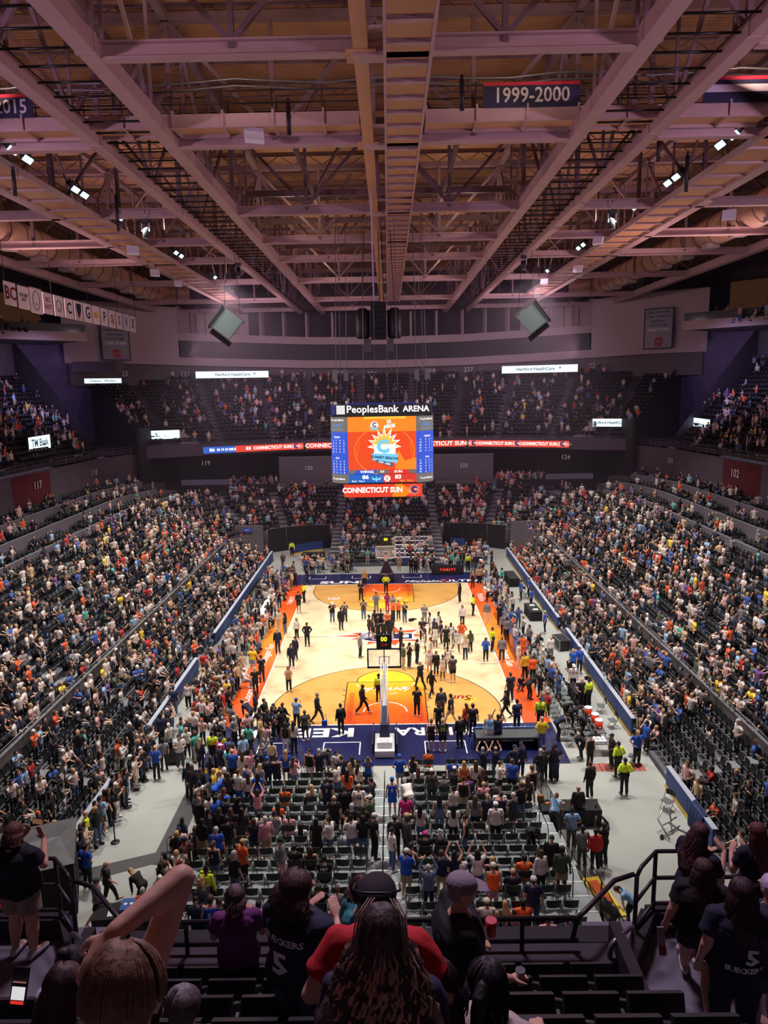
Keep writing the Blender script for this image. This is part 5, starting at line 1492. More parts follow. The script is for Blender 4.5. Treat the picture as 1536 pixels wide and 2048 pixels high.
def bottom_parts(J, kind, fat=1.0):
    """kind: p trousers, s shorts"""
    P = [torso(J, .012, -.125, .04, fat)]
    for k in 'LR':
        h, n, a = J['hip'+k], J['kn'+k], J['an'+k]
        if kind == 'p':
            P.append(capsule(h, n, .098*fat, .071*fat, 12)); P.append(capsule(n, n.lerp(a, .93), .070*fat, .058, 12, False)); P.append(ball(n, (.069*fat,)*3))
        else: P.append(capsule(h, h.lerp(n, .72), .102*fat, .096*fat, 12, False)); P.append(ball(h, (.100*fat,)*3))
    return P
def shoe_parts(J, k):
    a, t = J['an'+k], J['to'+k]; d = (t-a); d.z = 0
    if d.length < .01: d = V((0, .1, 0))
    d.normalize(); x = V((d.y, -d.x, 0)); z = a.z - .06; n = V((0, 0, 1))
    sl = (t.z - a.z + .055)/.17
    def c(f, dz): return a + d*f + n*(-.06 + dz + sl*max(f, 0)*.9)
    secs = [(c(-.075, .03), x*.022, n*.022), (c(-.055, .035), x*.038, n*.040), (c(0, .045), x*.043, n*.055), (c(.06, .028), x*.045, n*.036), (c(.13, .018), x*.047, n*.026), (c(.185, .010), x*.036, n*.018), (c(.205, .008), x*.016, n*.010)]
    return [loft(secs, 12)]
def hair_parts(kind, big=1.0):
    """in head space (face looks to +Y)"""
    P = [ball((0,-.022,.032), (.087,.099,.100), n=16, m=12)]
    if kind == 's': P.append(ball((0,-.055,-.02), (.076,.055,.07)))
    if kind == 'l':
        P.append(ball((0,-.05,-.03), (.088,.062,.10)))
        P.append(loft([(V((0,-.055,.02)), V((.088,0,0)), V((0,.052,0))), (V((0,-.075,-.12)), V((.10,0,0)), V((0,.046,0))), (V((0,-.11,-.26)), V((.098,0,0)), V((0,.036,0))), (V((.01,-.125,-.40)), V((.060,0,0)), V((0,.022,0)))], 14))
    if kind == 'w':
        P.append(ball((0,-.05,-.03), (.090,.066,.10)))
        P.append(loft([(V((0,-.055,.02)), V((.092,0,0)), V((0,.055,0))), (V((0,-.095,-.12)), V((.175,0,0)), V((0,.075,0))), (V((0,-.14,-.22)), V((.24,0,0)), V((0,.085,0))), (V((.0,-.18,-.42)), V((.275,0,0)), V((0,.07,0))), (V((.0,-.18,-.62)), V((.22,0,0)), V((0,.04,0)))], 16))
    if kind == 'p':
        P.append(ball((0,-.05,-.01), (.074,.055,.065))); P.append(capsule((0,-.105,.06), (0,-.145,.02), .03, .034)); P.append(capsule((0,-.145,.02), (0,-.155,-.24), .036, .014))
    if kind == 'b': P.append(ball((0,-.05,-.01), (.076,.055,.065))); P.append(ball((0,-.085,.125), (.045,.045,.042)))
    if kind == 'c':
        for i in range(16):
            t = i*2.4; z = -.09 + .018*i; r = .085 if z < .07 else .06
            P.append(ball((r*math.cos(t), -.035+r*math.sin(t)*(.9 if math.sin(t) < 0 else .45), z), (.045,.045,.045), n=8, m=6))
    if kind == 'h': P = [ball((0,-.040,-.012), (.079,.062,.070))]
    if kind == 'x': P = [ball((0,-.060,-.030), (.070,.036,.045))]
    return P
def cap_parts(back=False):
    P = [ball((0,-.014,.050), (.092,.106,.078), n=16, m=10)]
    s = -1 if back else 1
    P.append(loft([(V((0,s*.06,.052)), V((.076,0,0)), V((0,0,.008))), (V((0,s*.13,.044)), V((.070,0,0)), V((0,0,.007))), (V((0,s*.175,.034)), V((.048,0,0)), V((0,0,.006)))], 12))
    return P
CACHE = {}
def cached(key, fn):
    if key not in CACHE: CACHE[key] = fn()
    return CACHE[key]
HAIRM = {}
def mk_hair(kind): return cached(('hair', kind), lambda: fuse('hair', hair_parts(kind), .011, .22, m_hair, 3, .006 if kind in 'lc' else .003))
def mk_cap(): return cached('cap', lambda: fuse('cap', cap_parts(), .009, .25, m_cloth, 2))
def eye_mesh():
    g = MB(); g.ell((0, 0, 0), (.0085, .006, .006), 6, 4)
    me = bpy.data.meshes.new('eye'); me.from_pydata(g.v, [], g.f); me.materials.append(m_eye); return me
COLS = dict(K=(24,24,28), N=(30,36,62), W=(226,220,214), G=(128,128,130), D=(66,66,70), B=(36,84,188), L=(140,180,218), O=(238,98,36), R=(196,36,40), P=(226,160,170), M=(196,34,120), V=(120,66,150), Y=(240,206,46), F=(214,240,48), T=(176,150,112), C=(226,214,190), E=(84,100,74), J=(92,112,142), Q=(70,176,160))
CNAME = dict(K='black', N='navy', W='white', G='grey', D='dark grey', B='blue', L='light blue', O='orange', R='red', P='pink', M='magenta', V='purple', Y='yellow', F='neon yellow', T='tan', C='cream', E='olive', J='denim blue', Q='teal')
HCOL = dict(k=(26,20,20), n=(84,56,38), y=(190,152,104), g=(176,172,168), r=(132,58,34))
HNAME = dict(k='black', n='brown', y='blonde', g='grey', r='reddish')
SKIN = dict(l=(216,166,138), m=(164,112,82), d=(98,62,44))
def colr(t, j=0.0, r_=None):
    c = srgb(*t)
    if r_: f = 1 + r_.uniform(-j, j); c = tuple(min(1, k*f) for k in c)
    return (*c, 1)
BUILT = {}
def person(loc, rz, pose, top, bot, hair, skin, sc=1.0, wide=1.0, label=None, group=None, yaw=0.0, seed=0, eyes=True):
    """a figure: continuous body with clothes, hair and shoes as parts; repeats share mesh data"""
    r_ = random.Random(seed); tk = top[0]; J = BUILT.setdefault(pose, skel(pose))
    p = empty('person', loc, rz, label, 'person', group); p.scale = (sc*wide, sc*wide, sc)
    def part(name, me, col, loc=None, M=None):
        o = bpy.data.objects.new(name, me); COL.objects.link(o); o.parent = p; o.color = col
        if M is not None: o.matrix_local = M
        elif loc is not None: o.location = loc
        return o
    kt = 'l' if tk == 'v' else tk
    part('body', cached(('b', pose), lambda: fuse('body', body_parts(J), .0125, .16, m_skin, 3)), colr(SKIN[skin], .12, r_))
    part('top', cached(('t', pose, kt), lambda: fuse('top', top_parts(J, kt), .015, .20, m_cloth, 3, .008, 3)), colr(COLS[top[1]], .18, r_))
    if tk == 'v':         # dark waistband half of a guard's two tone shirt
        part('lower_top', cached(('v', pose), lambda: fuse('lower_top', [torso(J, .030, -.08, .16, 1.0, .05)], .015, .25, m_cloth, 2, .005, 5)), colr(COLS['K']))
    if tk != 'd' or True:
        kb = bot[0]
        part('trousers' if kb == 'p' else 'shorts', cached(('p', pose, kb), lambda: fuse('trousers', bottom_parts(J, kb), .016, .22, m_cloth, 3, .008, 7)), colr(COLS[bot[1]], .15, r_))
    HM = headM(J)
    hk = hair[0]; hc = hair[1]
    if hk == 'h':
        part('hair', mk_hair('h'), colr(HCOL['n' if seed % 2 else 'k']), M=HM); part('cap', mk_cap(), colr(COLS[hc], .1, r_), M=HM)
    else: part('hair', mk_hair(hk), colr(HCOL[hc], .25, r_), M=HM)
    shoe = COLS['K'] if (bot in ('pK', 'pN') and seed % 3) or tk == 'v' else COLS['W']
    for k in 'LR': part('shoe', cached(('s', pose, k), lambda: fuse('shoe', shoe_parts(J, k), .012, .35, m_shoe, 2)), colr(shoe, .1, r_))
    if eyes:
        em = cached('eye', eye_mesh)
        for s in (-1, 1): part('eye', em, (0, 0, 0, 1), M=HM @ Matrix.Translation((s*.031, .083, .012)))
    return p
# ================================================================ seats
def fold_chair():
    t = empty('folding_chair', (0, 0, 0), 0, None, 'chair')
    g = MB(); g.box(-.22, .22, -.05, .34, .43, .455); me = g.build('seat', mat('chair_pad', srgb(96, 104, 106), .38), t)
    b = bpy.data.meshes
    g = MB()
    n = 8
    for i in range(n):
        x0 = -.22 + .44*i/n; x1 = -.22 + .44*(i+1)/n; y0 = -.10 - .05*math.cos(PI*(i/n-.5)); y1 = -.10 - .05*math.cos(PI*((i+1)/n-.5))
        zt0 = .83 + .03*math.cos(PI*(i/n-.5)); zt1 = .83 + .03*math.cos(PI*((i+1)/n-.5))
        for (ya, yb, fl) in ((y0, y1, 0), (y0-.02, y1-.02, 1)):
            q = [(x0, ya, .60), (x1, yb, .60), (x1, yb, zt1), (x0, ya, zt0)]; g.poly(q if fl else q[::-1])
        g.poly([(x0, y0, zt0), (x1, y1, zt1), (x1, y1-.02, zt1), (x0, y0-.02, zt0)])
    g.build('backrest', m_black, t)
    for s in (-1, 1):
        g = MB(); g.tube([(s*.235, .30, 0), (s*.235, .02, .46), (s*.235, -.12, .84)], .012, 5); g.build('leg', m_blackm, t)
        g = MB(); g.tube([(s*.225, -.22, 0), (s*.225, .22, .44)], .012, 5); g.build('leg', m_blackm, t)
    return t
fc = fold_chair(); cnt = 0
occupied = set()
for r, (Y, z) in enumerate(ROWS_T := [(-19.55, 0.02)] + [(-20.6-.9*i, .15*i+.02) for i in range(15)]):
    for side, xs in (('left', [-6.55 + .575*i for i in range(11)]), ('right', [1.02 + .545*i for i in range(10)])):
        for i, x in enumerate(xs):
            if r in (0, 1) and side == 'left' and x < -4.6: continue
            if r == 0 and side == 'right' and i in (3,): continue
            # (chairs with people standing stay open; a few gaps as in the photograph)
            if (r*31 + i*17 + (side == 'left')*5) % 29 == 0: continue
            o = fc if cnt == 0 else copy_tree(fc)
            o.location = (x, Y, z); o.rotation_euler = (0, 0, random.Random(cnt).uniform(-.06, .06)); cnt += 1
            k = (len(xs)-i) if side == 'left' else i+1
            o['label'] = 'black folding chair, %s row of the portable stand, %s seat %s of the aisle' % (ORD[r+1], ORD[k], side); o['group'] = 'folding chairs of the portable stand'
# portable stand under the chairs
g = MB()
for i in range(0, 15):
    y1 = -20.15 - .9*i; y0 = y1 - .9; z = .15*i
    if i == 0: continue
    g.box(-6.95, 6.95, y0, y1, 0, z, 0); g.box(-.45, .72, y1-.05, y1, z-.0, z+.012, 1); g.box(5.95+.35, 6.95, y1-.05, y1, z, z+.012, 1)
    g.box(-6.95, 6.95, y1, y1+.004, z-.15, z, 2)
g.build('portable_tier', [mat('stand_deck', srgb(150, 158, 158), .45, noise=.10, nscale=1.2), m_white, m_tread], kind='structure')
def rail_fence(x, y0, y1, zf, label, h=1.05, alongx=False):
    f = empty('guard_fence', (x, y0, 0), label=label, cat='fence')
    n = int(abs(y1-y0)/.11); g = MB()
    def P(t, z): return (t, 0, z) if alongx else (0, t, z)
    for i in range(n+1):
        t = (y1-y0)*i/n; zb = zf(t)
        g.tube([P(t, zb+.08), P(t, zb+h)], .008, 4)
    o = g.build('bar', m_blackm, f); o['kind'] = 'stuff'
    g = MB()
    for i in range(int(abs(y1-y0)/1.8)+1):
        t = (y1-y0)*min(1, i*1.8/abs(y1-y0)); g.tube([P(t, 0), P(t, zf(t)+h)], .022, 6)
    for a, b in ((.08, .08), (h, h)):
        pts = [(y1-y0)*i/12 for i in range(13)]; g.tube([P(t, zf(t)+a) for t in pts], .018, 6)
    g.build('frame', m_blackm, f)
    return f
zf = lambda t: max(0, .15*int(max(0, (-t-1.2))/.9))
rail_fence(7.1, -19.9, -33, lambda t: max(0, (-t-1.0)/.9*.15), 'black barred guard fence down the right edge of the portable stand')
rail_fence(-7.08, -22.4, -33, lambda t: max(0, (-t+1.4)/.9*.15), 'black barred guard fence down the left edge of the portable stand')
# handrails beside the right aisle and a camera pole by the centre aisle
for k, (x, y) in enumerate(((6.25, -26.2), (6.35, -29.4))):
    z = .15*int((-20.15-y)/.9+1); h = empty('handrail', (x, y, z), label='black looped handrail in the right aisle of the portable stand, %s one' % ('farther', 'nearer')[k], cat='handrail')
    g = MB(); g.tube([(0, .9, -.3), (0, .9, .55), (0, .75, .78), (0, -.5, .98), (0, -.7, .8), (0, -.7, 0)], .02, 6); g.build('loop', m_blackm, h)
h = empty('pole_line', (.02, -21, 0), label='dark pole and cable line running along the centre aisle', cat='pole')
g = MB()
for k in range(9):
    y = -k*1.3; g.tube([(0, y, 0), (0, y, .15*int((1.3*k-.85)/.9+1)+1.05)], .018, 5)
g.tube([(0, -k*1.3, .15*int((1.3*k-.85)/.9+1)+1.05) for k in range(9)], .015, 5); g.build('post', m_blackm, h)
# ---- stadium seats
def stadium_seat(hero=False):
    t = empty('stadium_seat', (0, 0, 0), 0, None, 'seat'); n = 8 if hero else 4
    g = MB()
    vs = []
    for j, (z, y, w) in enumerate(((.36, -.12, .21), (.55, -.16, .225), (.76, -.20, .215), (.84, -.20, .17))):
        for i in range(n+1):
            u = -1+2*i/n; vs.append((w*u, y - .03*(1-u*u), z))
    fs = [(j*(n+1)+i, j*(n+1)+i+1, (j+1)*(n+1)+i+1, (j+1)*(n+1)+i) for j in range(3) for i in range(n)]
    b2 = [(x, y-.035, z) for x, y, z in vs]; m_ = len(vs)
    g.add(vs + b2, [f[::-1] for f in fs] + [tuple(i+m_ for i in f) for f in fs] + [(3*(n+1)+i, 3*(n+1)+i+1, 3*(n+1)+i+1+m_, 3*(n+1)+i+m_) for i in range(n)] + [(j*(n+1), (j+1)*(n+1), (j+1)*(n+1)+m_, j*(n+1)+m_) for j in range(3)] + [(j*(n+1)+n, (j+1)*(n+1)+n, (j+1)*(n+1)+n+m_, j*(n+1)+n+m_) for j in range(3)], 0, True)
    g.build('backrest', m_seat, t)
    g = MB()       # tipped-up seat pan
    g.add([(-.20,-.06,.40),(.20,-.06,.40),(.21,.10,.74),(-.21,.10,.74),(-.20,.0,.37),(.20,.0,.37),(.21,.17,.70),(-.21,.17,.70)], [(0,3,2,1),(4,5,6,7),(0,1,5,4),(1,2,6,5),(2,3,7,6),(3,0,4,7)])
    g.build('seat_pan', m_seat, t)
    g = MB(); g.box(-.26, -.235, -.16, .12, .55, .59); g.beam((-.248, -.15, .57), (-.248, -.15, 0), .03, .12); g.build('armrest', m_black, t)
    return t
ss = stadium_seat(); cnt2 = 0
near = sorted([s for s in NEAR_SEATS if -31 < s[1] < 5], key=lambda s: math.dist((s[0], s[1], s[2]), (.5, -51.4, 18.5)))
vis = [s for s in near if abs(s[0]-.5) / max(1, (s[1]+51.4)*.985 + (18.5-s[2])*.173) < .56][:230]
keep = set(id(s) for s in vis)
for s in vis:
    o = ss if cnt2 == 0 else copy_tree(ss); cnt2 += 1
    o.location = (s[0], s[1], s[2]); o.rotation_euler = (0, 0, s[3])
    side = 'right' if s[4] > 0 else 'left'; yk = int(round((s[1]+32.6)/.55))
    o['label'] = 'black tip-up seat, %s side, %s row from the barrier, %s seat from near end' % (side, ORD[s[5]+1], ORD[yk]); o['group'] = 'tip-up seats of the %s retractable rows' % side
# the rest of the seats in one mesh
far = SEATS + [(s[0], s[1], s[2], s[3]) for s in NEAR_SEATS if id(s) not in keep and s[1] > -32]
bv = np.array([(-.24,-.20,.40),(.24,-.20,.40),(.24,-.26,.86),(-.24,-.26,.86),(-.24,-.14,.40),(.24,-.14,.40),(.24,-.19,.86),(-.24,-.19,.86),
               (-.23,-.10,.42),(.23,-.10,.42),(.23,.08,.72),(-.23,.08,.72),(-.23,-.03,.38),(.23,-.03,.38),(.23,.15,.68),(-.23,.15,.68)], float)
bf = np.array([(0,3,2,1),(4,5,6,7),(0,1,5,4),(1,2,6,5),(2,3,7,6),(3,0,4,7)]); bf = np.concatenate([bf, bf+8])
N_ = len(far); A = np.array(far); c_, s_ = np.cos(A[:, 3]), np.sin(A[:, 3])
VV = np.empty((N_, 16, 3)); VV[..., 0] = bv[None, :, 0]*c_[:, None] - bv[None, :, 1]*s_[:, None] + A[:, 0:1]; VV[..., 1] = bv[None, :, 0]*s_[:, None] + bv[None, :, 1]*c_[:, None] + A[:, 1:2]; VV[..., 2] = bv[None, :, 2] + A[:, 2:3]
FF = (bf[None] + (np.arange(N_)*16)[:, None, None]).reshape(-1, 4)
me = bpy.data.meshes.new('distant_seats'); me.vertices.add(N_*16); me.vertices.foreach_set('co', VV.ravel().astype(np.float32))
me.loops.add(FF.size); me.loops.foreach_set('vertex_index', FF.ravel().astype(np.int32)); me.polygons.add(len(FF))
me.polygons.foreach_set('loop_start', (np.arange(len(FF))*4).astype(np.int32)); me.polygons.foreach_set('loop_total', np.full(len(FF), 4, np.int32)); me.update(calc_edges=True)
me.materials.append(m_seat); o = link('distant_seats', me); tag(o, 'rows of black tip-up seats filling the rest of the bowl', 'seats', None, 'stuff')
print('chairs', cnt, 'seats', cnt2, 'far seats', N_)
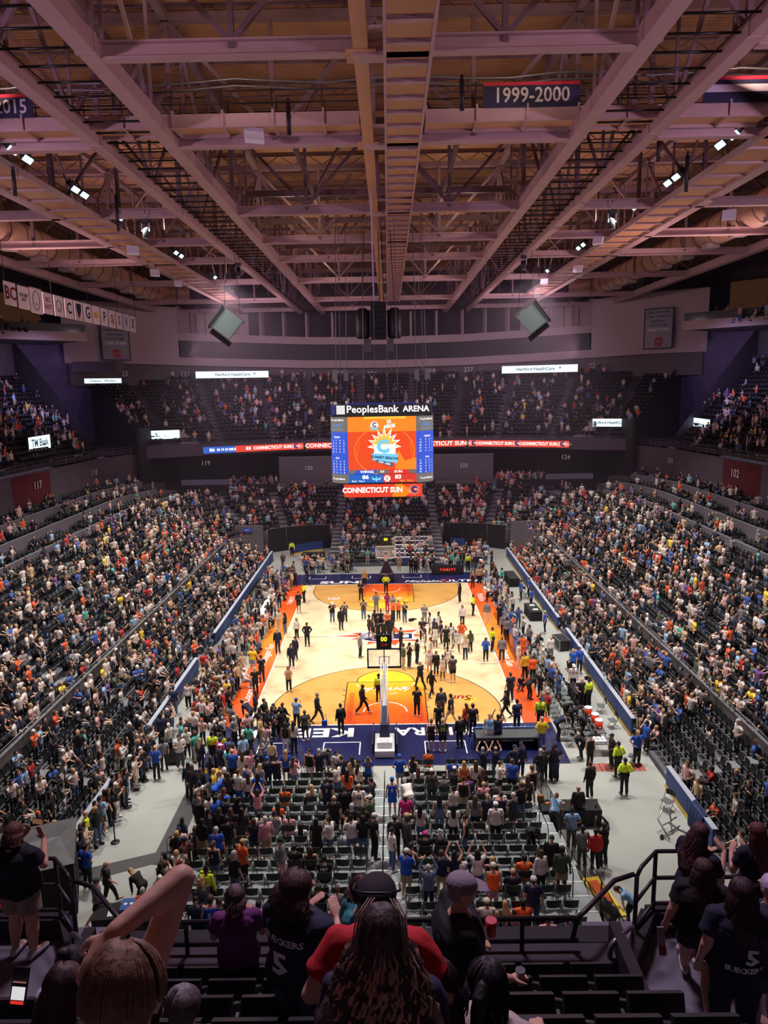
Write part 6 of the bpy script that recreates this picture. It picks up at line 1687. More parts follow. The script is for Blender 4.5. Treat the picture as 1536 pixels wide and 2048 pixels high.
# people near the camera and on the floor: zone x y z facing top bottom hair pose skin row
PEOPLE = '''
A -10.57 26.28 0.02 180 vF pK hK u l -1
A -7.2 8.81 0.02 80 vF pK sk h l -1
A -7.29 5.9 0.02 200 lK sD sk c m -1
A -2.21 8.94 0.02 180 tK pK sg c l -1
A -0.03 11.23 0.02 180 vF pK hK h m -1
A -4.27 3.09 0.02 200 tK pJ hW f l -1
A -3.27 3.11 0.02 180 tD pK sk f l -1
A -3.47 1.48 0.02 210 lK pK sk u d -1
A -1.8 3.69 0.02 180 tD pJ hK f l -1
A -8.3 1.58 0.02 150 lC pC ln u l -1
A -7.7 0.72 0.02 60 kK pJ lk u m -1
A -7.64 -3.28 0.02 10 lN pN sg u l -1
A -6.65 -0.47 0.02 150 tW pK ly u l -1
A -5.71 -1.92 0.02 180 lK pK sk h d -1
A -6.22 -4.61 0.02 160 lN pN lk u l -1
A -6.29 -6.04 0.02 200 lN pN lk u l -1
A -5.96 -9.79 0.02 190 kT pN ln f l -1
A -1.76 -4.35 0.02 250 lG pK sn u l -1
A -8.77 -6.62 0.02 350 tY sL xk h l -1
A -7.9 -8.26 0.02 20 tK pK hK f l -1
A -7.94 -10.22 0.02 10 tK pK sg h l -1
A -7.33 -13.44 0.02 90 lN pN lk h l -1
A -7.53 -14.35 0.02 60 lN pN sk b l -1
A -6.01 -15.23 0.02 240 lK pK sk w l -1
A -5.54 -15.16 0.02 330 lK pK xk w d -1
A -6.64 -14.56 0.02 240 lK pK sk h l -1
A -4.87 -14.58 0.02 340 tL pK hB f l -1
A -4.22 -16.07 0.02 20 tD sD xk u d -1
A -3.77 -14.02 0.02 270 lK pK sg w l -1
A -2.37 -15.43 0.02 20 lK pK sk u l -1
A -1.29 -12.97 0.02 270 lK pK xk w d -1
A -0.38 -11.45 0.02 0 vF pK hK u d -1
A -4.66 -17.3 0.02 350 lC pK lk u l -1
A -4.94 -17.35 0.02 0 kK pW lk u m -1
A -7.86 -16.6 0.02 250 lG pK sg h l -1
A -8.52 -18.51 0.02 350 vF pK sk u l -1
A -6.47 -16.73 0.02 280 lT pT sk h l -1
A -10.76 20.79 0.02 200 lD pD ln c l -1
A -7.53 14.46 0.02 90 lN pN sk u l -1
A -8.95 13.38 0.02 180 lC pT ln u l -1
A -8.63 13.94 0.02 200 kK pK lk u m -1
A -0.82 5.41 0.02 180 lG pG sk f m -1
A 0.1 5.57 0.02 180 tM pM lk f d -1
A 0.55 4.8 0.02 180 lG pC ln f l -1
A 0.99 3.65 0.02 180 tO pK ln f l -1
A -2.05 13.57 0.02 170 lT pK ly u l -1
A -1.26 -0.27 0.02 270 kK sK bk u d -1
A -0.95 -0.84 0.02 300 kK sK ln u l -1
A -0.56 -1.41 0.02 0 tK pK bk u d -1
A -0.22 -1.5 0.02 10 tK pK sk u l -1
A 0.11 -1.44 0.02 30 tK pK lk u d -1
A 0.45 -0.9 0.02 60 lK pW bk u d -1
A 0.5 0.37 0.02 120 tK pK lk u d -1
A 0.11 1.03 0.02 170 kO sK ln u l -1
A -0.39 1.29 0.02 180 kK sK bk u d -1
A -0.84 1.07 0.02 200 kK sK lk u d -1
A -9.59 6.61 0.02 200 lW pC ln u l -1
A -10.52 15.65 0.02 240 lW pT ln s l -1
A -10.75 12.74 0.02 260 tK pG sn s l -1
A -10.75 8.88 0.02 260 lB pN sk s l -1
A -9.36 2.6 0.02 250 lL pK sk s l -1
A -11.71 7.07 0.02 240 lO pK ln s l -1
A -11.43 3.97 0.02 300 lC pG ly u l -1
A -10.45 -3.96 0.02 300 tN pN bk u d -1
A -10.14 -3.48 0.02 300 lC pD ln u l -1
A -11.48 -6.69 0.02 270 tK pT xk u l -1
A -10.48 -6.51 0.02 270 lW pW sk s l -1
A -8.85 -9.07 0.02 260 lW pG hW s l -1
A -10.71 -9.01 0.02 270 lW pJ sk s l -1
A -11.74 -7.54 0.02 200 tR sN sk u l -1
A -9.15 -13.51 0.02 280 tR pT sn u l -1
A -8.7 -15.81 0.02 300 tN sT sn u l -1
A -8.92 -12.87 0.02 290 tK pK sk u l -1
B 0.96 3.65 0.02 180 tO pK ln f l -1
B 1.47 2.67 0.02 160 tN pJ sn f l -1
B 6.32 8.01 0.02 60 lK pK lk u m -1
B 7.07 4.49 0.02 270 vF pK sk h l -1
B 5.92 1.85 0.02 170 lW pK ln u l -1
B 3.01 2.29 0.02 180 tG pG hG a l -1
B 2.67 -1.27 0.02 180 tK pK sk c l -1
B 5.44 -4.94 0.02 10 tW pN ly u l -1
B 5.9 -3.77 0.02 20 lE pK ln u l -1
B 5.48 -2.11 0.02 0 lO pW hO h l -1
B 6.79 -5.27 0.02 180 lB pK lk f m -1
B 7.49 -3.48 0.02 240 vF pK sk u l -1
B 7.86 -5.38 0.02 0 lG pD xk u m -1
B 2.12 -5.58 0.02 290 tK pK sk f l -1
B 1.57 -6.33 0.02 300 tN pD sk f m -1
B 1.17 -6.54 0.02 290 tE pT sn f l -1
B 1.06 -3.18 0.02 300 tK pK sk f l -1
B 2.78 -3.74 0.02 90 kW sW bk u d -1
B 3.06 -5.2 0.02 100 kW sW ln u l -1
B 3.27 -7.65 0.02 180 lK pK ln u l -1
B 3.64 -8.33 0.02 170 kW sW bk u d -1
B 2.85 -7.43 0.02 190 kW sW ly u l -1
B 4.25 -8.76 0.02 20 tD sK sk f l -1
B 4.01 -1.95 0.02 90 tN pN sk u l -1
B 4.29 -2.85 0.02 180 dK pK ln u l -1
B 4.7 -2.16 0.02 180 kW sW ln u d -1
B 4.91 -3.63 0.02 200 kW sW hW w d -1
B 3.29 0.1 0.02 250 kW sW bk u d -1
B 4.0 0.45 0.02 120 kW sW bk u d -1
B 3.54 -2.63 0.02 180 kW sW ln u d -1
B 3.57 -1.44 0.02 130 tN sN hB u d -1
B 4.06 -7.04 0.02 20 kW sW bk u d -1
B 2.77 -2.6 0.02 90 tN pK hK f l -1
B 2.16 -9.68 0.02 40 lK pK sg w l -1
B 2.78 -10.83 0.02 320 lK pK lk w l -1
B 1.81 -13.39 0.02 350 tK pK hK f m -1
B 3.15 -13.75 0.02 10 lD pD sn u l -1
B 3.63 -14.55 0.02 60 tK sT sn w l -1
B 2.89 -15.43 0.02 0 tK pK cn u l -1
B 6.76 -13.86 0.02 90 lK pK lk w l -1
B 7.13 -15.26 0.02 10 tN pN sk u l -1
B 7.37 -11.7 0.02 20 tN pN sn u l -1
B 8.24 -10.07 0.02 200 tN pN bn q l -1
B 8.59 -11.38 0.02 300 lK pK sk b d -1
B 8.45 -14.99 0.02 180 vF pK hN u l -1
B 8.05 -17.26 0.02 0 lY pJ sg h l -1
B 2.39 -17.37 0.02 0 kK sK sn u l -1
B 2.97 -17.39 0.02 0 tK sK sy u l -1
B 5.42 -16.92 0.02 180 kL sW sy u l -1
B 5.86 -16.93 0.02 0 kN sN sk r d -1
B 4.37 -15.47 0.02 30 lO pK ln u l -1
B 3.87 -17.01 0.02 20 lK pK hT u l -1
B 4.69 -15.77 0.02 0 tK pK sk u l -1
B 7.92 2.54 0.02 170 lG pC sn u l -1
B 8.71 8.38 0.02 90 lW pK hT b l -1
B 7.96 12.49 0.02 10 kK pK ly u l -1
B 8.7 13.55 0.02 0 lT pK xk u d -1
B 10.71 23.7 0.02 0 lL pL sk u l -1
B 8.97 18.57 0.02 0 lN pJ sn u l -1
B 8.16 18.36 0.02 0 vF pK sk u l -1
B 1.27 18.88 0.02 0 lT pT hT u m -1
B 2.45 17.79 0.02 0 tK pK sk u l -1
B 2.9 17.77 0.02 0 tK pK sn u l -1
B 8.74 -0.33 0.02 200 tG pK sk u l -1
B 8.82 -1.45 0.02 20 tG pK sk u l -1
B 8.79 1.72 0.02 0 tK pK sk u l -1
B 8.76 -6.6 0.02 250 lC pC sk u l -1
B 9.34 -5.25 0.02 160 lO pO sk h l -1
B 8.83 -8.51 0.02 20 lY pK sk u l -1
B 9.25 -7.97 0.02 350 tG pD sk u d -1
B 9.24 -8.93 0.02 0 tO pK sn u l -1
B 11.94 0.1 0.02 80 tB pK sg u l -1
B 11.16 -5.39 0.02 200 tW pG xg u l -1
B 11.7 8.61 0.02 90 tB pK sk u l -1
B 12.46 9.15 0.02 80 tB pK sk u l -1
B 12.11 6.18 0.02 60 tB pK sk u l -1
B 12.44 -6.91 0.02 100 vF pK xk s l -1
B 12.05 -7.76 0.02 150 tB pN sg u l -1
B 12.52 -7.56 0.02 180 tB pN sk u l -1
B 11.36 -10.52 0.02 180 tW pD hW u l -1
B 2.86 30.8 0.02 180 tW pG sk u l -1
B 10.14 14.46 0.02 10 lK pT sk u d -1
B 10.66 12.64 0.02 60 lQ pK sk u l -1
C 7.29 -20.53 0.02 0 lK pK sg h l -1
C 8.05 -20.2 0.02 0 tN pN hK h l -1
C 6.48 -19.93 0.02 200 lN pN hN u m -1
C 10.9 -21.49 0.02 0 vF pK sk h m -1
C 11.07 -20.01 0.02 20 vF pK sk h l -1
C 11.06 -19.08 0.02 100 tK pK hN h m -1
C 9.25 -21.77 0.02 20 lK pK sn u m -1
C 10.01 -19.1 0.02 200 kK pK sk u l -1
C 12.36 -18.89 0.02 190 tB pK sy h l -1
C 13.2 -17.8 0.02 280 tB pK bk u d -1
C 9.78 -18.32 0.02 90 lK pK sk b l -1
C 10.43 -16.07 0.02 100 lK pK lk b l -1
C 10.2 -15.06 0.02 250 lK pK lk b l -1
C 10.01 -14.48 0.02 200 lK pK lk b l -1
C 9.15 -16.3 0.02 270 tN pK sk b l -1
C 8.11 -26.65 0.02 10 lR pK sk u d -1
C 8.52 -26.32 0.02 30 lK pK sk r d -1
C 7.65 -26.5 0.02 10 tG pK sk u d -1
C 7.54 -25.31 0.02 0 tL pK sk h m -1
C 7.16 -24.11 0.02 340 tL pK sn b l -1
C 8.22 -23.68 0.02 0 lK pK xk u l -1
C 8.47 -29.4 0.02 80 tL pK pn b l -1
C 7.64 -30.04 0.02 60 lK pK xk b l -1
C 11.32 -12.49 0.02 190 tK pK xk h l -1
C 11.43 -12.49 0.02 20 vF pK sk u l -1
D -10.99 -19.67 0.02 0 tB pK xk h l -1
D -10.11 -18.72 0.02 200 tW pD sk c l -1
D -11.94 -23.93 0.02 0 tL sD hN h l -1
D -11.16 -27.26 0.02 340 tB pK hK h l -1
D -10.0 -28.24 0.02 300 tK pK xk w l -1
D -10.01 -29.11 0.02 290 tG sK hD w l -1
D -8.77 -28.35 0.02 60 lK pK ly b l -1
D -7.53 -26.89 0.02 90 kR sK hN h d -1
D -6.3 -28.45 0.02 350 vF pK sk u l -1
D -9.01 -18.97 0.02 340 lN pN ly u l -1
D -8.71 -21.5 0.02 10 lN pN ln u l -1
D -8.38 -21.64 0.02 350 lN pN ln u l -1
D -8.98 -21.18 0.02 20 lN pN lk u l -1
D -7.55 -19.12 0.02 0 tB pK sk u l -1
D -8.38 -18.57 0.02 350 vF pK sk u l -1
D -7.89 -19.59 0.02 330 tN sN hW u l -1
D -12.04 -22.32 0.02 280 tN pC sk f l -1
D -12.37 -17.79 0.02 180 kW pJ lk f m -1
D -12.07 -25.08 0.02 300 vF pK xk u l -1
D -12.79 -19.29 0.02 280 lW pN sk f l -1
D -13.37 -20.15 0.02 280 kW pJ ln u l -1
D -11.73 -16.43 0.02 20 tN pK sk u d -1
D -12.15 -12.82 0.02 0 tN pJ hN u l -1
D -11.58 -11.99 0.02 170 kW pK bk u l -1
E -7.28 -25.58 0.9 340 lK pK by u l 7
E -6.68 -26.48 1.05 300 lD pN lk u l 8
E -6.43 -26.48 1.05 340 lK pN ln u l 8
E -6.13 -26.48 1.05 350 tN pN ln u l 8
E -5.73 -26.48 1.05 0 lD sD lk u l 8
E -5.67 -25.58 0.9 0 tK sN sk u l 7
E -6.62 -25.58 0.9 60 tB pN sk u d 7
E -6.33 -25.58 0.9 330 tN pN hB u l 7
E -6.49 -24.68 0.75 340 tG pD lr u l 6
E -5.87 -25.58 0.9 350 tD pD lk u l 7
E -7.22 -22.88 0.45 300 tB pN xk b l 4
E -6.08 -28.28 1.35 0 tB pK sg u l 10
E -6.67 -27.38 1.2 340 lK pT lk u l 9
E -5.79 -29.18 1.5 350 kN sJ pn u l 11
E -5.73 -27.38 1.2 20 tK sD sk u l 9
E -4.75 -27.38 1.2 10 tN sD ln h l 9
E -4.33 -27.38 1.2 30 lP sT sg u l 9
E -5.13 -24.68 0.75 10 lP pJ ln r l 6
E -4.79 -29.18 1.5 320 tO pK hT u l 11
E -4.88 -30.08 1.65 330 tK pJ sg u l 12
E -3.49 -29.18 1.5 250 lG pP hK u l 11
E -3.11 -28.62 1.35 350 tK pK sk s l 10
E -2.61 -28.62 1.35 0 kK pK ln s l 10
E -2.02 -29.52 1.5 0 tK pK hK s l 11
E -4.19 -23.22 0.45 0 tO pK pk s l 4
E -4.08 -25.02 0.75 0 lO pW lk s l 6
E -4.1 -25.92 0.9 340 tG pK sk t l 7
E -3.51 -25.92 0.9 0 lP pK pk s l 7
E -3.26 -26.82 1.05 0 tW pK lk s l 8
E -2.44 -27.38 1.2 350 dK pK lk u l 9
E -1.94 -27.38 1.2 60 tW sJ bn f l 9
E -1.15 -27.38 1.2 20 tW sJ bk f l 9
E -0.75 -27.38 1.2 0 tK pJ lk u l 9
E -0.3 -27.38 1.2 300 tK pK hW u l 9
E -0.99 -24.68 0.75 0 tW sJ hT u l 6
E -0.48 -25.58 0.9 60 tE pK hW f l 7
E -1.17 -26.48 1.05 340 tK sK sg h l 8
E -1.92 -25.58 0.9 0 tK pK xk u l 7
E -2.37 -23.78 0.6 0 tN pN sn u l 5
E -1.57 -22.88 0.45 350 tO pN lk u l 4
E -2.1 -21.98 0.3 60 tW pJ sk u l 3
E -1.14 -21.98 0.3 320 tW pK lk u l 3
E -0.73 -21.08 0.15 0 tB pN ln f l 2
E -1.95 -21.08 0.15 0 tN pN sn u l 2
E -1.48 -21.08 0.15 40 lT pN lk u l 2
E -2.86 -19.13 0.0 200 lG pK sk b l 0
E -2.23 -20.18 0.0 200 tW pK lk u l 1
E -3.07 -20.18 0.0 0 tN sD sg u l 1
E -3.54 -20.18 0.0 160 kK sW sk u l 1
E -4.65 -20.18 0.0 0 tB sK ly u l 1
E -4.16 -21.08 0.15 330 lP sJ ln f l 2
E -5.36 -21.08 0.15 0 lN pN hB u l 2
E -5.06 -21.08 0.15 0 kN sN sn u l 2
E -7.17 -20.18 0.0 0 tB pK xk u l 1
E -7.95 -19.13 0.0 320 tM sN hN u l 0
E -6.69 -20.18 0.0 0 lC pT ln u l 1
E -6.29 -20.18 0.0 200 lP pW ln u l 1
E -6.08 -20.18 0.0 190 tN pN sn u l 1
E -5.63 -21.08 0.15 350 lG pD lk u l 2
E -6.1 -21.98 0.3 330 kB pN sn u l 3
E -6.31 -22.88 0.45 320 tW pB sn u l 4
E -6.51 -22.88 0.45 0 tD pN ln u l 4
E -6.21 -22.88 0.45 10 lW pN ln u l 4
E -5.86 -22.88 0.45 0 tB pN lk u l 4
E -5.53 -21.98 0.3 330 tG pN ly u l 3
E -2.83 -23.22 0.45 30 tW pK ly s l 4
E -1.57 -24.68 0.75 10 lK pK hK u l 6
E -0.51 -23.78 0.6 70 tK pD sk h l 5
E -1.24 -31.32 1.8 0 tG pK sn s l 13
E -0.83 -31.32 1.8 0 lP pK ly s l 13
E -1.69 -31.32 1.8 0 tK pD hD s l 13
E -1.39 -32.22 1.95 0 lP pD ly s l 14
E -3.97 -32.22 1.95 0 kN pN sn s l 14
E -3.62 -32.22 1.95 0 lP pK sk s l 14
E -4.72 -32.78 2.1 270 tN pN bn u l 15
E -5.57 -30.98 1.8 0 vF pK bk u m 13
E -5.48 -31.88 1.95 220 tD pK cy u l 14
E -5.39 -32.78 2.1 200 tN pK sk u l 15
E -5.12 -32.78 2.1 0 kB pB sn u l 15
E -5.37 -32.78 2.1 0 lK pK lk u l 15
E -0.75 -26.48 1.05 0 tK pK ln u l 8
E -4.48 -25.92 0.9 340 lW pG sk s m 7
E -4.86 -25.92 0.9 350 lR pN ln s l 7
F 0.72 -21.08 0.15 0 tB sG hB h l 2
F 1.35 -21.08 0.15 330 kK sW lk u l 2
F 1.99 -19.47 0.0 0 lO pJ bk s l 0
F 2.08 -22.88 0.45 0 kD pN hC u d 4
F 1.83 -21.42 0.15 350 lW pN ln s d 2
F 3.18 -20.52 0.0 0 tB pN sk s l 1
F 3.07 -21.42 0.15 0 kD pK hW s d 2
F 3.58 -21.98 0.3 0 kO pN ly u l 3
F 4.1 -21.98 0.3 0 lC pK ln u l 3
F 4.65 -20.18 0.0 0 tN pN sg r l 1
F 5.26 -20.18 0.0 0 tN pJ xk r l 1
F 5.14 -21.98 0.3 280 tW sK sn f l 3
F 5.71 -21.98 0.3 330 tB sK sn u l 3
F 6.27 -20.18 0.0 200 lN pN hN h l 1
F 7.46 -20.18 0.0 0 lK pK sn h l 1
F 8.01 -20.18 0.0 340 tN pN hN h l 1
F 0.37 -23.78 0.6 0 kB sB hB u l 5
F 3.51 -22.32 0.3 0 tV pK bk s l 3
F 4.3 -22.88 0.45 340 tK pG ln u l 4
F 2.82 -22.32 0.3 0 tG pN sn s l 3
F 3.36 -23.78 0.6 0 kK sT bn u l 5
F 2.87 -24.68 0.75 30 tW pK bk u l 6
F 4.17 -23.22 0.45 0 lP pN sy s l 4
F 4.67 -23.22 0.45 0 tD pK sk s l 4
F 5.03 -24.12 0.6 0 tW pD sk s l 5
F 5.62 -24.68 0.75 30 tK pJ sn u l 6
F 6.05 -23.78 0.6 0 kN sK ln u l 5
F 6.42 -22.88 0.45 20 kK sK sn u l 4
F 0.9 -25.58 0.9 0 tM pD hC u d 7
F 1.05 -23.78 0.6 20 lW pW sg b l 5
F 1.45 -26.48 1.05 340 tW sJ lk u d 8
F 2.23 -25.58 0.9 0 kJ pJ lk u l 7
F 2.7 -26.48 1.05 0 tW pK lk u d 8
F 3.64 -25.58 0.9 350 tG sK ln u l 7
F 4.12 -25.58 0.9 0 tN sN py u l 7
F 4.66 -25.58 0.9 0 kN pN sn u l 7
F 4.32 -26.48 1.05 0 tW pK hW u l 8
F 5.15 -25.58 0.9 40 tD sD sg a l 7
F 0.46 -27.38 1.2 0 tK pK hD u m 9
F 0.75 -27.38 1.2 300 tD pD hT u d 9
F 0.35 -28.28 1.35 300 tW pJ pk u m 10
F 3.06 -27.38 1.2 70 kK pJ bn u l 9
F 1.44 -27.72 1.2 0 tK pK hM s l 9
F 2.01 -27.72 1.2 340 tK pK cg s l 9
F 1.01 -28.62 1.35 320 kN pK sk s l 10
F 1.98 -30.08 1.65 340 tN sT sn u l 12
F 2.35 -30.08 1.65 0 kN sM lk r l 12
F 3.18 -30.08 1.65 0 tW pJ lk r l 12
F 2.79 -29.52 1.5 0 lW pK sk s d 11
F 3.15 -29.52 1.5 0 tN pK hN s l 11
F 3.8 -29.52 1.5 0 kK pN ly s l 11
F 3.57 -30.98 1.8 0 kO pP hW u l 13
F 4.2 -30.42 1.65 0 lN pN xn s l 12
F 4.73 -29.52 1.5 0 tO pK sk s l 11
F 5.51 -27.38 1.2 190 tK pK bk b d 9
F 5.28 -30.08 1.65 200 lW pK ln u d 12
F 5.83 -29.18 1.5 170 lK sK sk u l 11
F 5.97 -30.08 1.65 350 tE sT sk u d 12
F 0.82 -30.08 1.65 340 tB sT hW f l 12
F 1.51 -30.98 1.8 0 lJ pN sg r l 13
F 4.66 -31.88 1.95 350 tN pJ hW u l 14
F 3.88 -32.78 2.1 0 lP pP bk u d 15
F 4.18 -32.22 1.95 0 tO pO sk s d 14
F 3.35 -32.22 1.95 0 lC pT hC s l 14
F 3.28 -32.22 1.95 0 tG pK ly s l 14
F 3.42 -32.78 2.1 0 kN sN ly u l 15
F 3.75 -32.78 2.1 0 kN sN ly u l 15
F 4.97 -33.12 2.1 0 lP pK xr s l 15
F 5.57 -33.12 2.1 0 tN pN hD s l 15
F 1.9 -32.22 1.95 330 tW pW sn s l 14
F 2.73 -32.22 1.95 0 kB pB sn s l 14
'''
# ================================================================ place the people listed above
TOPN = dict(t='T-shirt', l='long-sleeved top', k='sleeveless top', d='dress', v='and black guard shirt')
BOTN = dict(p='trousers', s='shorts')
HAIRN = dict(s='short {} hair', l='long {} hair', p='{} ponytail', b='{} bun', c='curly {} hair', x='bald head')
POSEN = dict(u='standing', h='hands on hips', c='clapping', f='holding a phone', r='arms raised', a='arms crossed', w='walking', b='bending', q='squatting', s='seated', t='seated')
def rown(i): return ORD[i+1]
def describe(top, bot, hair, pose):
    t = (CNAME[top[1]] + ' ' + TOPN[top[0]]) if top[0] != 'v' else 'neon guard shirt'
    b = CNAME[bot[1]] + ' ' + BOTN[bot[0]]
    h = (CNAME[hair[1]] + ' cap') if hair[0] == 'h' else HAIRN[hair[0]].format(HNAME[hair[1]])
    return t, b, h, POSEN[pose]
CHAIR_X = {}
lx = [-6.55 + .575*i for i in range(11)]; rx_ = [1.02 + .545*i for i in range(10)]
ROWS = [(-19.55, 0.0)] + [(-20.6-.9*i, .15*i) for i in range(15)]
ents = []
placed = []
for ln in PEOPLE.strip().split('\n'):
    z, x, y, h, rot, top, bot, hair, pose, skin, row = ln.split(); x, y, h, rot, row = float(x), float(y), float(h), int(rot), int(row)
    if pose in 'st' and row >= 0:
        x = min(lx + rx_, key=lambda c: abs(c-x) + (9 if any(abs(c-a) < .2 and abs(y-b) < .3 for a, b in placed) else 0))
        y = ROWS[row][0] + .06
    for _ in range(6):
        for a, b in placed:
            dx, dy = x-a, y-b; dd = math.hypot(dx, dy)
            if dd < .42 and pose not in 'st': x += (dx/dd if dd > 1e-3 else 1)*(.43-dd)
    placed.append((x, y)); ents.append([z, x, y, h, rot, top, bot, hair, pose, skin, row])
def zone_words(e):
    z, x, y, h, rot, top, bot, hair, pose, skin, row = e[:11]
    if row >= 0: return '%s stand row, %s' % (ORD[row+1], 'left' if x < .3 else 'right')
    if abs(x) < 7.7 and abs(y) < 14.4:
        return '%s %s court' % ('near' if y < -7 else ('far' if y > 6 else 'middle'), 'left' if x < -2.2 else ('right' if x > 2.2 else 'centre'))
    if y < -14.4 and abs(x) < 9.3 and y > -19.3: return 'near navy apron'
    if y < -19: return 'bare floor, near %s' % ('left' if x < 0 else 'right')
    if y > 14.3: return 'behind far baseline'
    return '%s sideline' % ('left' if x < 0 else 'right')
nw = lambda s_: len(s_.replace('-', ' ').split())
def lab_of(e, mode):
    t, b, h, p = describe(e[5], e[6], e[7], e[8]); z = zone_words(e)
    if mode == 0: return 'person in %s, %s, %s, %s' % (t, h, p, z)
    return 'person in %s and %s, %s, %s, %s' % (t, b, h, p, z)
from collections import Counter
base = Counter(lab_of(e, 0) for e in ents); full = Counter(lab_of(e, 1) for e in ents)
for e in ents:
    L0 = lab_of(e, 0); L1 = lab_of(e, 1)
    if base[L0] > 1 and full[L1] == 1 and nw(L1) <= 16: e.append(L1)
    else: e.append(L0)
cl_ = {}
for e in ents: cl_.setdefault(e[-1], []).append(e)
for L0, es in cl_.items():
    if len(es) > 1:
        es = sorted(es, key=lambda q: (round(q[1], 1), q[2])); n = len(es)
        for k, e in enumerate(es):
            pre = ('left-hand' if k == 0 else 'right-hand') if n == 2 else ('leftmost' if k == 0 else ('rightmost' if k == n-1 else ORD[k+1] + '-from-left'))
            w = (pre + ' ' + L0).split()
            if nw(' '.join(w)) > 16:
                t, b, h, p = describe(e[5], e[6], e[7], e[8]); w = ('%s person in %s, %s, %s' % (pre, t, h, zone_words(e))).split()
                if nw(' '.join(w)) > 16: w = ('%s person in %s, %s' % (pre, t, zone_words(e))).split()
            e[-1] = ' '.join(w[:16])
GRP = {'A': 'people on and around the court', 'B': 'people on and around the court', 'C': 'people on the floor at the near right', 'D': 'people on the floor at the near left', 'E': 'people on the portable stand', 'F': 'people on the portable stand'}
for i, e in enumerate(ents):
    z, x, y, h, rot, top, bot, hair, pose, skin, row, lab = e
    r_ = random.Random(i*7+1)
    fem = hair[0] in 'lpb'
    sc = (1.0 if fem else 1.05) * r_.uniform(.96, 1.03); kid = lab and z == 'F' and row >= 12 and top[1] in 'PN' and hair[0] in 'lb' and pose == 'u'
    if kid: sc *= .72
    if i in (5,) : pass
    person((x, y, h), R(rot), pose, top, bot, hair, skin, sc, r_.uniform(.97, 1.12) if not fem else r_.uniform(.92, 1.06), lab, GRP[z], seed=i, eyes=(90 < rot % 360 < 270))
# lettering on a few shirts
def on_back(i_match, body, size, col, zz=1.22, front=False):
    x, y = i_match
    best = min(ents, key=lambda e: (e[1]-x)**2 + (e[2]-y)**2)
    k = ents.index(best); o = [q for q in bpy.data.objects if q.name.startswith('person') and not q.parent][k]
    s = 1 if front else -1
    text(body, size, col, o, (0, s*.152, zz if best[8] not in 'st' else zz-.44), (PI/2, 0, PI if front else 0), name='shirt_print', off=.004)
FIGS = [q for q in bpy.data.objects if q.name.startswith('person') and not q.parent]
def back_text(zone, u, body, size, m_, zz=1.2):
    """the figure of that zone and outfit nearest to the given place"""
    x, y = u; c = [(k, e) for k, e in enumerate(ents) if e[0] in zone]
    k, e = min(c, key=lambda q: (q[1][1]-x)**2 + (q[1][2]-y)**2)
    text(body, size, m_, FIGS[k], (0, -.150, zz - (.44 if e[8] in 'st' else 0)), (PI/2, 0, 0), name='shirt_print', off=.004)
m_neon = mat('print_neon', srgb(205, 235, 60), .6)
PR = [e for e in ents]
for e, k in zip(ents, range(len(ents))):
    key = (e[0], e[5], e[6], e[7])
    tx = {('B','tK','sK','sy'): ('35', .26, m_neon), ('B','kL','sW','sy'): ('5', .26, m_navy), ('E','kN','sJ','pn'): ('5', .18, m_white), ('E','tN','pN','sn'): ('5', .2, m_white), ('E','tW','sJ','hT'): ('74', .2, m_navy),
          ('F','kB','sB','hB'): ('5', .2, m_white), ('F','kN','sK','ln'): ('5', .2, m_white), ('E','kB','pB','sn'): ('5', .22, m_white), ('E','tK','pK','hK'): ('HEY\nHO\nLETS', .13, m_white), ('F','tW','pD','sk'): ('7', .2, m_navy),
          ('F','tN','pN','hD'): ('UCONN', .11, m_white), ('F','kN','sN','ly'): ('5', .2, m_white), ('E','kN','pN','sn'): ('5', .2, m_white), ('F','kN','pK','sk'): ('5', .2, m_white)}.get(key)
    if tx: text(tx[0], tx[1], tx[2], FIGS[k], (0, -.152, 1.22 - (.44 if e[8] in 'st' else 0)), (PI/2, 0, 0), name='shirt_print', off=.006)
